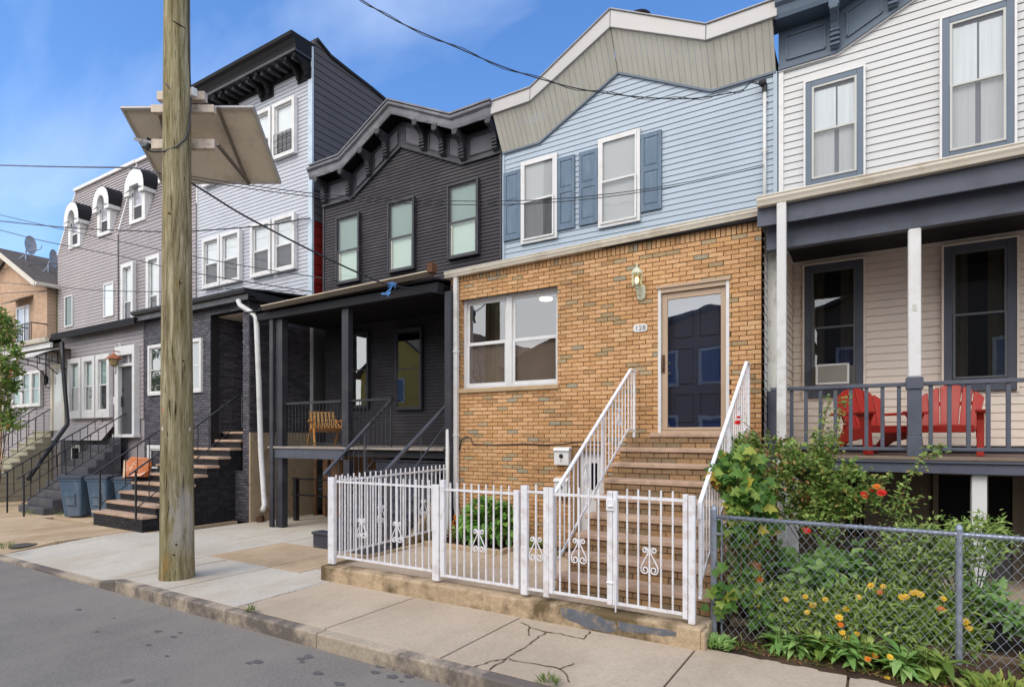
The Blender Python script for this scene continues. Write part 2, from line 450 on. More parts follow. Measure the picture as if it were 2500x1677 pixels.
BLINDG = paint('gray blind', (176, 174, 176), .7, .2, .03, 2)
BLINDT = paint('pale green blind', (128, 146, 141), .7, .2, .05, 1.3, stretch=(2, 1, .5))
BLINDT2 = paint('bright green blind', (184, 200, 189), .7, .2, .02, 1.3)
SCREEN = paint('insect screen', (72, 70, 76), .7, .2, .18, 1.6)
SCREENB = paint('insect screen curtain', (96, 94, 97), .7, .2, .15, 1.6, stretch=(8, 1, .6))
GLASS = glassmat('window glass', (.93, .96, .95), 1.5, .02)
GLASSD = glassmat('dark window glass', (.55, .58, .58), 1.6, .10, wav=.05)
GLASSDR = glassmat('storm door glass', (.80, .84, .90), 1.7, .22, wav=.08)
WSCR = paint('brown window screen', (136, 122, 110), .8, .2, .12, 1.2)
GLASSW = glassmat('front window glass', (.88, .87, .85), 1.6, .20, wav=.06)
GLASSR = glassmat('reflecting window glass', (.45, .47, .47), 1.7, .22, wav=.05)
CURT = paint('curtain cloth', (206, 206, 210), .8, .1, .08, 2, stretch=(7, 1, .35))
CURTB = paint('brown curtain', (96, 84, 68), .8, .1, .2, 2, stretch=(9, 1, .3))
ROOFK = paint('black roofing', (38, 38, 42), .85, .2, .2, 3, bump=.4, bs=70)
SHING = paint('gray shingle', (96, 90, 86), .9, .1, .22, 5, stretch=(1, 1, 3), bump=.5, bs=40)
BRASS = paint('brass', (190, 170, 120), .3, .6, .1, metal=.9)
STEEL = paint('galvanised steel', (150, 158, 172), .42, .5, .12, 6, metal=.55, dirt=(110, 108, 106), dirt_amt=.4, ds=8)

def groundmat(name, rgb, var=.1, specks=None, rough=.92, big=.8, stain=None, stain_amt=.4, bump=.5, fine=180, mid=22, midc=.14):
    t = NT(name); c = lin(rgb); v = t.coord()
    n1 = t.noise(v, big, 8, .65)
    cc = t.ramp(n1, [(.36, sc3(c, 1-var)), (.5, c), (.64, sc3(c, 1+var))])
    nm_ = t.noise(v, mid, 7, .78)
    cc = t.mix(1., cc, t.ramp(nm_, [(.34, gray(1-midc)), (.5, gray(1)), (.66, gray(1+midc*.7))]), 'MULTIPLY')
    n2 = t.noise(v, fine, 3, .8)
    cc = t.mix(1., cc, t.ramp(n2, [(.25, gray(.74)), (.5, gray(1)), (.78, gray(1.25))]), 'MULTIPLY')
    if stain is not None:
        n3 = t.noise(t.coord((1, .45, 1)), .9, 9, .72)
        cc = t.mix(t.ramp(n3, [(.47, gray(0)), (.58, gray(stain_amt))]), cc, lin(stain))
    if specks is not None:
        vo = t.n('ShaderNodeTexVoronoi'); vo.inputs['Scale'].default_value = specks[0]; t.l(v, vo.inputs['Vector'])
        k = t.ramp(vo.outputs['Distance'], [(specks[1]*.7, gray(specks[3])), (specks[1], gray(0))])
        g = t.noise(v, specks[0]*.37, 2, .5)
        k = t.mix(1., k, t.ramp(g, [(.55, gray(0)), (.60, gray(1))]), 'MULTIPLY')
        cc = t.mix(k, cc, lin(specks[2]))
    t.bsdf(cc, rough, .2, 0, t.bump(n2, bump, .004))
    MATS[name] = t.m; return t.m
ASPH = groundmat('asphalt', (130, 125, 119), .12, (1.6, .11, (70, 68, 72), .5), .9, .35, (140, 133, 124), .5, .7, 110, 45, .26)
CONC_N = groundmat('pale concrete', (196, 189, 176), .07, (7, .05, (120, 110, 100), .35), .9, .6, (176, 160, 138), .45, .3, 160)
CONC_O = groundmat('tan concrete', (186, 170, 150), .07, (6, .07, (88, 82, 78), .75), .92, .8, (162, 146, 126), .45, .35, 190)
CONC_A = groundmat('aggregate concrete', (190, 167, 138), .10, None, .95, 1.2, (152, 128, 98), .5, .8, 90)
CURBM = groundmat('curb stone', (178, 163, 144), .10, None, .9, 1.4, (92, 86, 84), .85, .5, 120, 16, .2)
WALLC = groundmat('stained concrete', (182, 160, 132), .16, None, .9, 1.6, (96, 82, 58), .95, .4, 120, 12, .22)
COURT = groundmat('courtyard concrete', (192, 174, 152), .07, None, .92, .9, (160, 138, 108), .5, .3, 170)
SOIL = groundmat('soil', (74, 58, 46), .25, None, 1, 3, (50, 40, 33), .8, 1., 60)
CRACKM = paint('joint dirt', (98, 84, 66), .95, .1, .25, 8)

# ================================================================ SETTING
def structure(name, mb, m, **kw):
    o = mb.build(name, m, None, **kw); o['kind'] = 'structure'; return o
structure('ground', MB().poly([(-300, -300, -.34), (300, -300, -.34), (300, 300, -.34), (-300, 300, -.34)]), CONC_A, fix=False)
road = MB()
road.box(-140, 80, -4.6, 4.06, -.33, -.15)
road_o = structure('road', road, ASPH)
# oil drips and a patch worn into the asphalt
ch = MB(); rnd = random.Random(5)
def blob(mb, x, y, z, rx, ry, seed, n=14):
    q = random.Random(seed); pts = []
    for k in range(n):
        a = 2*math.pi*k/n; s = 1+q.uniform(-.28, .28)
        pts.append((x+rx*s*math.cos(a), y+ry*s*math.sin(a), z))
    mb.poly(pts)
drips = [(1560, 1632), (1610, 1650), (1632, 1628), (1545, 1650), (1480, 1640), (1505, 1625), (1580, 1662), (980, 1617), (1015, 1614), (1185, 1607), (1215, 1602), (1190, 1615), (770, 1553), (800, 1543), (700, 1540), (350, 1487), (505, 1508), (430, 1541), (660, 1573), (1250, 1642), (1335, 1668), (740, 1600)]
for i, (a, b) in enumerate(drips):
    g = G(a*.62 if a > 900 else a*.55, b, -.146); r = rnd.uniform(.015, .042)
    blob(ch, g.x, g.y, -.146, r*1.5, r, i)
oil = ch.build('oil_stain', paint('oil', (98, 95, 95), .7, .3, .12, 14), road_o, fix=False)
mh = MB()
# curb: full height, with a lowered stretch at the driveway
cu = MB()
def ctop(x):
    if x > -9.0: return 0.0
    if x > -9.7: return -.11*(-9.0-x)/.7
    if x > -13.6: return -.11
    if x > -14.4: return -.11*(x+14.4)/.8
    return 0.
cx = [60, 20, 6, 1.2, -1.8, -4.85, -6.4, -9.0]
for a, b in zip(cx[:-1], cx[1:]): cu.box(b+.004, a-.004, 4.055, 4.20, -.33, 0.004)
for a, b in ((-9.0, -9.7), (-9.7, -11.4), (-11.4, -13.6), (-13.6, -14.4), (-14.4, -22), (-22, -90)):
    ta, tb = ctop(a), ctop(b)
    cu.add([(b+.003, 4.055, -.33), (a-.003, 4.055, -.33), (a-.003, 4.2, -.33), (b+.003, 4.2, -.33), (b+.003, 4.055, tb+.004), (a-.003, 4.055, ta+.004), (a-.003, 4.2, ta+.004), (b+.003, 4.2, tb+.004)],
           [(0,3,2,1),(4,5,6,7),(0,1,5,4),(1,2,6,5),(2,3,7,6),(3,0,4,7)])
structure('curb', cu, CURBM, bevel=.018)
# sidewalk slabs
def slabs(name, m, lst):
    mb = MB(); q = random.Random(len(lst))
    for x0, x1, y0, y1 in lst:
        dz = q.uniform(-.003, .003)
        f0 = ctop((x0+x1)/2) if y0 < 4.5 else 0
        za, zb = (ctop(x0+.01), ctop(x1-.01)) if y0 < 4.5 else (0, 0)
        g = .010
        mb.add([(x0+g, y0+g, -.1+min(za,0)), (x1-g, y0+g, -.1+min(zb,0)), (x1-g, y1-g, -.1), (x0+g, y1-g, -.1), (x0+g, y0+g, za+dz), (x1-g, y0+g, zb+dz), (x1-g, y1-g, dz), (x0+g, y1-g, dz)],
               [(0,3,2,1),(4,5,6,7),(0,1,5,4),(1,2,6,5),(2,3,7,6),(3,0,4,7)])
    return structure(name, mb, m, bevel=.006)
sw_o = slabs('sidewalk', CONC_O, [(-6.42, -4.9, 4.2, 5.66), (-4.9, -3.36, 4.2, 5.66), (-3.36, -1.45, 4.2, 5.66), (-1.45, -.2, 4.2, 5.72), (-.2, 1.3, 4.2, 5.72), (1.3, 2.9, 4.2, 5.72), (2.9, 4.5, 4.2, 5.72), (4.5, 12, 4.2, 5.72), (12, 40, 4.2, 5.72)])
slabs('sidewalk', CONC_N, [(-7.93, -6.42, 4.2, 5.76), (-9.0, -7.93, 4.2, 5.76), (-9.56, -9.02, 4.2, 5.76), (-10.95, -9.55, 4.2, 5.7), (-13.35, -10.95, 4.2, 5.7), (-13.35, -12.9, 5.7, 6.5), (-11.0, -9.55, 5.7, 7.25), (-12.9, -11.0, 5.7, 7.25), (-9.55, -8.62, 7.25, 8.2), (-12.5, -9.55, 7.25, 8.7), (-12.5, -9.0, 8.7, 10.3), (-9.0, -6.6, 8.2, 10.3), (-8.62, -6.6, 7.25, 8.2), (-7.25, -6.6, 5.76, 6.05)])
slabs('sidewalk', CONC_A, [(-9.55, -7.93, 5.76, 7.25), (-7.93, -7.25, 5.76, 7.25), (-7.25, -6.6, 6.05, 7.25), (-15.5, -13.35, 4.2, 5.05), (-15.5, -13.35, 5.05, 6.5)])
slabs('sidewalk', CONC_A, [(-17.5, -15.5, 4.2, 6.3), (-20, -17.5, 4.2, 6.3), (-23, -20, 4.2, 6.3), (-27, -23, 4.2, 6.3), (-31, -27, 4.2, 6.3), (-60, -31, 4.2, 6.3), (-17.5, -14.8, 6.5, 10.2), (-60, -17.5, 6.3, 10.2), (-14.8, -12.9, 6.5, 8.5)])
# bed under the slabs and cracks across them
structure('ground', MB().box(-80, -9.0, 4.1, 12, -.3, -.15).box(-8.999, 60, 4.1, 12, -.3, -.022), CRACKM)
def crack(mb, pts, w=.008, z=.0045):
    q = random.Random(len(pts)*7+int(abs(pts[0][0])*100)); g = [G(a, b, 0) for a, b in pts]; L = []
    for a, b in zip(g[:-1], g[1:]):
        n = max(2, int((b-a).length/.05))
        for i in range(n): L.append(a.lerp(b, i/n)+Vector((q.uniform(-.012, .012), q.uniform(-.012, .012), 0)))
    L.append(g[-1])
    for i, (a, b) in enumerate(zip(L[:-1], L[1:])):
        d = (b-a); 
        if d.length < 1e-5: continue
        nrm = Vector((-d.y, d.x, 0)).normalized()*w*q.uniform(.35, .9)
        mb.poly([(a.x-nrm.x, a.y-nrm.y, z), (b.x-nrm.x, b.y-nrm.y, z), (b.x+nrm.x, b.y+nrm.y, z), (a.x+nrm.x, a.y+nrm.y, z)])
ck = MB()
s6 = 1981/350.
zz = lambda x, y: (1050+x/s6, 1400+y/s6)
for pts in ([(840,1330),(900,1260),(1050,1190),(1180,1080),(1270,1050),(1370,970),(1470,890),(1600,815)], [(600,1290),(760,1250),(850,1200),(960,1195),(1050,1180)], [(1090,1170),(1180,1210),(1400,1240),(1600,1270),(1810,1320)], [(1810,1320),(1920,1270),(1990,1240)], [(1810,1320),(1900,1390),(1925,1500)],
            [(1260,670),(1380,740),(1530,790),(1620,805),(1800,830),(1981,880),(2120,900),(2210,800)], [(1380,740),(1350,800),(1370,860)]):
    crack(ck, [zz(*p) for p in pts], .010)
crack(ck, [z_ for z_ in ((582.8, 1481), (802, 1416.8))], .006)
ck.build('crack', CRACKM, sw_o, fix=False)
# drain cover and small iron lids in the walk
lid = MB(); g = G(57, 1330, -.03); lid.lathe((g.x, g.y, -.05), [(.22, 0), (.22, .027), (.2, .03), (0.01, .03)], 24)
tag(lid.build('utility_cover', paint('lid iron', (84, 78, 72), .7, .4, .2, 20, bump=.6, bs=50), None, loc=(g.x, g.y, 0)), 'round rusty utility cover set in the aggregate sidewalk by the curb', 'utility cover')
# far side of the street
structure('sidewalk', MB().box(-90, 60, -6.6, -4.6, -.3, 0), CONC_O)
# ================================================================ TAN BRICK AND BLUE HOUSE
HX0, HX1 = -6.57, -1.32
bh = thing('row_house', 'row house with tan brick ground floor, pale blue siding and beige zigzag cornice panel', 'house', (-3.95, YU, 0))
wallpts = [P(1228, 378, YU), P(1319, 352.4, YU), P(1510.6, 179.6, YU), P(1738, 225, YU), P(1883.6, 178, YU)]
ZW, ZP = 7.84, 8.69
XL, XP, XR = wallpts[1].x, wallpts[2].x, wallpts[3].x
def gable_profile(x0, x1, xl, xp, xr): return [(x0, ZW), (xl, ZW), (xp, ZP), (xr, ZW), (x1, ZW)]
mb = MB(); siding(mb, HX0, HX1-.03, 4.95, gable_profile(HX0, HX1-.03, XL, XP, XR), .1016, .013, fplace(YU))
mb.build('siding_wall', BLUE, bh, fix=False)
MB().box(HX0+.02, HX1-.02, YU+.02, YU+9, .2, 7.75).build('house_body', BLUE, bh)
tr = MB(); tr.box(HX1-.09, HX1-.03, YU-.035, YU+.0, 4.95, ZW); tr.build('corner_trim', BLUE, bh); tr = MB(); tr.box(HX0, HX0+.05, YU-.03, YU, 4.95, ZW)
tr.build('corner_trim', BLUE, bh)
# boarded cornice panel leaning out from the wall line to the coping
ptop = [(1199, 284), (1296.7, 250), (1488.4, 70), (1726, 102), (1890.4, 37.6)]
def y_at(px, X): rx, ry = ray(px); return X/(rx/ry)
YF = sum(y_at(ptop[i][0], wallpts[i].x) for i in (1, 2, 3))/3
zt = [P(a, b, YF).z for a, b in ptop]
zTW = (zt[0]+zt[1]+zt[3]+zt[4])/4; zTP = zt[2]
def prof_at(pr, u):
    for (a, za), (b, zb) in zip(pr[:-1], pr[1:]):
        if a-1e-9 <= u <= b+1e-9: return za+(zb-za)*(u-a)/max(b-a, 1e-9)
    return pr[-1][1]
lo = gable_profile(HX0, HX1-.05, XL, XP, XR); hi = [(HX0, zTW), (XL, zTW), (XP, zTP), (XR, zTW), (HX1-.05, zTW)]
us = sorted(set([HX0+i*.105 for i in range(int((HX1-HX0-.05)/.105)+1)]+[XL, XP, XR, HX1-.05]))
mb = MB()
for a, b in zip(us[:-1], us[1:]):
    if b-a < .01: continue
    for (p, q, dd) in ((a, b-.006, 0), (b-.006, b, .012)):
        mb.add([(p, YU-.02+dd, prof_at(lo, p)), (q, YU-.02+dd+(0 if dd else .003), prof_at(lo, q)), (q, YF+dd+(0 if dd else .003), prof_at(hi, q)), (p, YF+dd, prof_at(hi, p))], [(0, 1, 2, 3)])
mb.build('cornice_panel', BEIGE, bh, fix=False)
mb = MB()
for (a, za), (b, zb) in zip(lo[:-1], lo[1:]): mb.beam((a, YU-.03, za-.008), (b, YU-.03, zb-.008), .035, .035)
mb.build('cornice_moulding', BLUET, bh)
mb = MB(); ct = [(1192.4, 255), (1286.5, 220.7), (1483.2, 26.7), (1729.6, 54.7), (1892, -3.4)]
zc_ = [P(a, b, YF-.03).z for a, b in ct]; zCW = (zc_[0]+zc_[1]+zc_[3]+zc_[4])/4; zCP = zc_[2]
cl = [(HX0-.03, zTW-.01), (XL, zTW-.01), (XP, zTP-.01), (XR, zTW-.01), (HX1+.02, zTW-.01)]
cu_ = [(HX0-.03, zCW), (XL, zCW), (XP, zCP), (XR, zCW), (HX1+.02, zCW)]
for i in range(4):
    (a, l0), (b, l1) = cl[i], cl[i+1]; h0, h1 = cu_[i][1], cu_[i+1][1]; e = .004
    mb.prism([(a+e, YF-.05, l0), (b-e, YF-.05, l1), (b-e, YF-.03, h1), (a+e, YF-.03, h0)], (0, .07, 0))
    mb.prism([(a+e, YF-.06, h0+.001), (b-e, YF-.06, h1+.001), (b-e, YF-.06, h1+.022), (a+e, YF-.06, h0+.022)], (0, .9, .0))
mb.build('coping', COPING, bh, bevel=.008)
mb = MB(); tg = P(1561, 40, 11.4); mb.lathe((tg.x, tg.y, tg.z-.22), [(.12, 0), (.12, .12), (.24, .14), (.23, .2), (.12, .27), (.02, .28)], 20)
mb.build('roof_vent', ROOFK, bh, smooth=True)
MB().prism([(HX0+.1, YU+.1, 7.7), (HX1-.1, YU+.1, 7.7), (HX1-.1, YU+.1, 8.35), (XR, YU+.1, 8.35), (XP, YU+.1, 9.1), (XL, YU+.1, 8.35), (HX0+.1, YU+.1, 8.35)], (0, 9, -.3)).build('roof', ROOFK, bh)

# brick ground floor with its openings
wx0, wx1 = xs(1124, YB), xs(1362, YB)
wz1 = P(1362, 694.6, YB).z; wz0 = P(1362, 938, YB).z
dx0, dx1 = xs(1607, YB), xs(1781, YB); dz0, dz1 = 2.05, (P(1607, 704, YB).z+P(1781, 684, YB).z)/2
bx0, bx1, bz1 = xs(1397, YB), xs(1475, YB), P(1430, 1092, YB).z
holes = [(wx0, wx1, wz0, wz1), (dx0, dx1, dz0-.1, dz1), (bx0, bx1, 0, bz1)]
mb = MB(); bricks(mb, HX0, HX1, .2, 4.78, YB, holes, seed=3)
x = HX0
while x < HX1-.03:
    mb.front(x+.005, min(x+.0667, HX1)-.004, YB-.014, YB, 4.782, 4.925); x += .0705
k = 0; z = .2
for (hx, sgn, z0_, z1_, dep) in ((wx0, 1, wz0, wz1, .2), (dx0, 1, dz0, dz1, .05)):   # returned bricks in the reveals
    z = z0_
    while z < z1_-.04:
        mb.box(hx-.01, hx+.006, YB+.002, YB+dep, z, min(z+.0567, z1_)); z += .0667
mb.build('brick_wall', TANB, bh)
mb = MB()
def wall_with_holes(mb, x0, x1, z0, z1, y0, y1, hs):
    xsn = sorted({x0, x1}|{h[0] for h in hs}|{h[1] for h in hs})
    for a, b in zip(xsn[:-1], xsn[1:]):
        hh = sorted([(h[2], h[3]) for h in hs if h[0] <= (a+b)/2 <= h[1]]); z = z0
        for h0, h1 in hh:
            if h0 > z: mb.box(a, b, y0, y1, z, h0)
            z = max(z, h1)
        if z < z1: mb.box(a, b, y0, y1, z, z1)
wall_with_holes(mb, HX0, HX1, .1, 4.93, YB, YB+.22, holes)
mb.box(HX0, HX0+.15, YB+.221, YU, .1, 4.93); mb.box(HX1-.15, HX1, YB+.221, YU, .1, 4.93)
mb.build('mortar', MORTAR, bh)
MB().prism([(HX0, YB-.1, 4.9), (HX0, YU-.02, 4.98), (HX0, YU-.02, 5.0), (HX0, YB-.1, 4.93)], (HX1-HX0, 0, 0)).build('lean_roof', ROOFK, bh)
mb = MB()   # the room seen through the window
a, b, c, d_, e, f_ = wx0-.1, wx1+.1, YB+.221, YU-.05, 2.1, 4.62
mb.poly([(a, d_, e), (b, d_, e), (b, d_, f_), (a, d_, f_)]); mb.poly([(a, c, e), (a, d_, e), (a, d_, f_), (a, c, f_)]); mb.poly([(b, c, e), (b, d_, e), (b, d_, f_), (b, c, f_)])
mb.poly([(a, c, e), (b, c, e), (b, d_, e), (a, d_, e)]); mb.poly([(a, c, f_), (b, c, f_), (b, d_, f_), (a, d_, f_)])
mb.build('room', BROWNIN, bh, fix=False)
t = NT('lit lamp'); em = t.n('ShaderNodeEmission'); em.inputs[0].default_value = lin((255, 246, 222)); em.inputs[1].default_value = 1.5; t.l(em.outputs[0], t.out.inputs['Surface']); LIT = t.m
tg = P(1333, 729, 9.35); MB().lathe((tg.x, tg.y, tg.z-.02), [(.03, -.03), (.11, -.01), (.125, .01), (.12, .03)], 20).build('ceiling_lamp', LIT, bh, smooth=True)
ym = YB+.2
xm0, xm1 = xs(1236, ym), xs(1264, ym)
xm = (xm0+xm1)/2
for a, b in ((wx0, xm), (xm, wx1)):
    w = window(bh, (a, b, wz0, wz1), ym, WHITE, .055, .10, sw=.05, glass=GLASSW, low=WSCR, split=.5)
s_ = MB(); s_.box(wx0-.06, wx1+.03, YB-.06, YB+.1, wz0-.075, wz0+.0); s_.build('window_sill', paint('sill stone', (176, 152, 120), .85, .2, .12, 4, bump=.4, bs=60), bh, bevel=.01)
mb = MB(); mb.box(xs(1242, ym)-.02, xs(1246, ym)+.01, ym-.12, ym-.101, 0, 0)
# storm door
DTAN = paint('tan storm door', (176, 152, 128), .45, .4, .04, 1.5)
yd = YB+.05
fr = MB(); fr.box(dx0, dx0+.045, YB-.02, yd+.12, dz0, dz1); fr.box(dx1-.045, dx1, YB-.02, yd+.12, dz0, dz1)
fr.build('door_frame', WHITE, bh, bevel=.004)
fr = MB(); fr.box(dx0+.046, dx1-.046, YB-.02, yd+.12, dz1-.075, dz1); fr.box(dx0-.02, dx1+.02, YB-.045, YB+.02, dz1-.01, dz1+.03)
fr.build('door_head', DTAN, bh, bevel=.004)
fr = MB(); fr.box(dx0+.046, dx1-.046, YB-.03, yd+.10, dz0+.001, dz0+.04); fr.build('threshold', DTAN, bh, bevel=.004)
sdx0, sdx1, sdz0, sdz1 = dx0+.05, dx1-.05, dz0+.045, dz1-.08
gx0, gx1 = xs(1631, yd), xs(1761, yd); gz0, gz1 = P(1690, 1043, yd).z, (P(1630, 732, yd).z+P(1761, 718, yd).z)/2
dm = MB(); dm.box(sdx0, gx0, yd-.03, yd, sdz0, sdz1); dm.box(gx1, sdx1, yd-.03, yd, sdz0, sdz1); dm.box(gx0, gx1, yd-.03, yd, gz1, sdz1); dm.box(gx0, gx1, yd-.03, yd, sdz0, gz0)
door = dm.build('storm_door', DTAN, bh, bevel=.006)
MB().poly([(gx0, yd-.012, gz0), (gx1, yd-.012, gz0), (gx1, yd-.012, gz1), (gx0, yd-.012, gz1)]).build('door_glass', GLASSDR, door, fix=False)
h = MB(); hx = xs(1621.5, yd); hz = P(1621, 889, yd).z; h.box(hx-.02, hx+.02, yd-.045, yd-.030, hz-.13, hz+.13); h.beam((hx, yd-.07, hz-.08), (hx, yd-.07, hz+.08), .022, .012); h.box(hx-.008, hx+.008, yd-.07, yd-.045, hz-.08, hz-.06); h.box(hx-.008, hx+.008, yd-.07, yd-.045, hz+.06, hz+.08)
h.build('handle', paint('bronze', (96, 70, 48), .4, .5, .1, metal=.4), door)
NAVY = paint('navy door', (46, 52, 70), .5, .35, .08, 1.5)
idr = MB(); idr.box(sdx0, sdx1, yd+.10, yd+.14, sdz0, sdz1); ix0, ix1 = gx0+.02, gx1-.02; iw = (ix1-ix0-.12)/2
for kx in (0, 1):
    xa = ix0+.02+kx*(iw+.08)
    for z0_, z1_ in ((.12, .55), (.68, 1.22), (1.36, 1.84)):
        for q in ((xa, xa+iw, z0_, z0_+.025), (xa, xa+iw, z1_-.025, z1_), (xa, xa+.025, z0_+.025, z1_-.025), (xa+iw-.025, xa+iw, z0_+.025, z1_-.025)):
            idr.box(q[0], q[1], yd+.082, yd+.0999, sdz0+q[2], sdz0+q[3])
idoor = idr.build('inner_door', NAVY, bh, bevel=.004)
kn = MB(); kx = xs(1636, yd+.1)
for kz in (P(1636, 888, yd+.1).z, P(1636, 912, yd+.1).z): kn.lathe((kx, yd+.06, kz-.022), [(.004, 0), (.022, .008), (.027, .022), (.022, .036), (.004, .044)], 12)
kn.build('door_knob', BRASS, idoor, smooth=True)
# gutter, downspout, conduit
def gut2(mb, x0, x1, y, z0, z1, s=.12):
    pr = [(0, 0), (-s*.95, 0), (-s*1.02, -.012), (-s*.93, -.03), (-s*.93, -s*.42), (-s*.80, -s*.66), (-s*.70, -s*.95), (0, -s*.95)]
    n = len(pr)
    mb.add([(x0, y+a, z0+b) for a, b in pr]+[(x1, y+a, z1+b) for a, b in pr], [tuple(range(n)), tuple(range(2*n-1, n-1, -1))]+[(i, (i+1) % n, n+(i+1) % n, n+i) for i in range(n)])
mb = MB(); gut2(mb, HX0-.06, HX1+.01, YB-.03, 4.965, 5.055)
mb.build('gutter', GUT, bh, bevel=.004)
dsx = xs(1114, YB-.06)
mb = MB(); mb.box(dsx-.04, dsx+.04, YB-.10, YB-.03, .75, 4.86); mb.box(dsx-.048, dsx+.048, YB-.108, YB-.022, 2.0, 2.06); mb.box(dsx-.048, dsx+.048, YB-.108, YB-.022, 3.5, 3.54)
mb.beam((dsx, YB-.065, .76), (dsx+.12, YB-.12, .30), .075, .065, (0, 1, 0)); mb.build('downspout', DSP, bh, bevel=.006)
cxx = xs(1867, YU-.05); mb = MB()
mb.tube([(cxx, YU-.06, 5.02), (cxx, YU-.06, P(1867, 228, YU).z)], .028, 10)
for z_ in (5.6, 6.6, 7.4): mb.tube([(cxx-.045, YU-.05, z_), (cxx+.045, YU-.05, z_)], .02, 6)
cd = mb.build('conduit', DSP, bh, smooth=True)
zt_ = P(1867, 228, YU).z
MB().tube([(cxx, YU-.06, zt_-.02), (cxx, YU-.06, zt_+.08), (cxx-.01, YU-.10, zt_+.13), (cxx-.06, YU-.16, zt_+.10)], [.035, .045, .055, .03], 8).build('weatherhead', BLACKM, cd)
# windows, shutters
bw = [rect(1274.5, 1362.8, 400, 374.7, 600.8, 581.7, YU), rect(1462.7, 1565, 344, 315, 562.6, 539.6, YU)]
w1 = window(bh, bw[0], YU-.012, WHITE, .06, .05, sw=.035, glass=GLASS, up=BLINDG, low=SCREENB, label='window with its gray blind drawn half way')
w2 = window(bh, bw[1], YU-.012, WHITE, .06, .05, sw=.035, glass=GLASS, up=BLINDG, low=BLINDG, label='window with its gray blind fully drawn')
def shutter(rc):
    x0, x1, z0, z1 = rc; y = YU-.014; m = MB(); zm = z0+(z1-z0)*.54
    m.box(x0, x1, y-.022, y, z0, z1)
    s = (x1-x0)*.16
    m.box(x0, x0+s, y-.036, y-.0225, z0, z1); m.box(x1-s, x1, y-.036, y-.0225, z0, z1)
    for a, b in ((z0, z0+.11), (zm-.05, zm+.05), (z1-.08, z1)): m.box(x0+s, x1-s, y-.036, y-.0225, a, b)
    for a, b in ((z0+.11, zm-.05), (zm+.05, z1-.08)):
        q = .035; m.add([(x0+s+.004, y-.023, a+.004), (x1-s-.004, y-.023, a+.004), (x1-s-.004, y-.023, b-.004), (x0+s+.004, y-.023, b-.004), (x0+s+q, y-.034, a+q), (x1-s-q, y-.034, a+q), (x1-s-q, y-.034, b-q), (x0+s+q, y-.034, b-q)],
              [(4, 5, 6, 7), (0, 1, 5, 4), (1, 2, 6, 5), (2, 3, 7, 6), (3, 0, 4, 7)])
    return m.build('shutter', BLUES, bh, bevel=.003)
for q in ((1232, 1273, 424, 416, 591, 583.6), (1363.5, 1405, 388, 380.5, 565, 557), (1415.5, 1461, 376, 363, 554, 544.6), (1566, 1616.7, 332, 319, 521.7, 510)):
    shutter(rect(*q, YU))
# wall lantern, number plaque, mail boxes, cable
LANT = paint('verdigris cream', (206, 206, 180), .5, .4, .10, 14, dirt=(120, 130, 100), dirt_amt=.5, ds=20)
lx = P(1555, 690, YB-.16); s_ = 1.0
k_ = .16
top_z, bot_z = P(1555, 645, YB-.16).z, P(1558, 732, YB-.05).z
lz0, lz1 = P(1555, 697, YB-.16).z, P(1555, 669, YB-.16).z
mb = MB()
mb.lathe((lx.x, lx.y, lz1), [(.085, -.005), (.088, .01), (.07, .05), (.035, .085), (.012, .10), (.010, .12), (.014, .13), (.004, .165)], 8)
mb.lathe((lx.x, lx.y, lz0), [(.02, -.06), (.045, -.035), (.03, -.02), (.068, -.002), (.07, .006)], 8)
for q in range(6):
    a = 2*math.pi*q/6; mb.beam((lx.x+.066*math.cos(a), lx.y+.066*math.sin(a), lz0), (lx.x+.078*math.cos(a), lx.y+.078*math.sin(a), lz1), .010, .010)
mb.lathe((lx.x+.02, YB-.035, bot_z+.13), [(.02, -.14), (.06, -.11), (.07, -.03), (.065, .06), (.03, .10)], 12, 1., .45)
mb.tube([(lx.x+.02, YB-.05, bot_z+.06), (lx.x, YB-.13, bot_z+.07), (lx.x, lx.y, bot_z+.14), (lx.x, lx.y, lz0-.05)], .016, 7)
lamp = mb.build('wall_lantern', LANT, bh, smooth=False, bevel=.002)
mb = MB(); mb.lathe((lx.x, lx.y, lz0+.01), [(.060, 0), (.069, lz1-lz0-.02)], 8); mb.build('lamp_glass', glassmat('seeded glass', (.93, .93, .86), 1.3, .05), lamp)
t = NT('bulb'); em = t.n('ShaderNodeEmission'); em.inputs[0].default_value = lin((255, 236, 170)); em.inputs[1].default_value = 3.0; t.l(em.outputs[0], t.out.inputs['Surface'])
mb = MB(); mb.lathe((lx.x, lx.y, lz0+.03), [(.008, 0), (.028, .02), (.03, .06), (.02, .09), (.004, .10)], 10); mb.build('bulb', t.m, lamp, smooth=True)
px0, px1 = xs(1546, YB-.03), xs(1580, YB-.03); pz0, pz1 = P(1563, 810, YB-.03).z, P(1563, 791, YB-.03).z
mb = MB(); mb.prism([(px0, YB-.03, pz0+.02), (px0+.03, YB-.03, pz0), (px1-.03, YB-.03, pz0), (px1, YB-.03, pz0+.02), (px1, YB-.03, pz1-.025), (px1-.03, YB-.03, pz1), (px0+.03, YB-.03, pz1), (px0, YB-.03, pz1-.025)], (0, .02, 0))
plq = mb.build('number_plaque', WHITE, bh, bevel=.004)
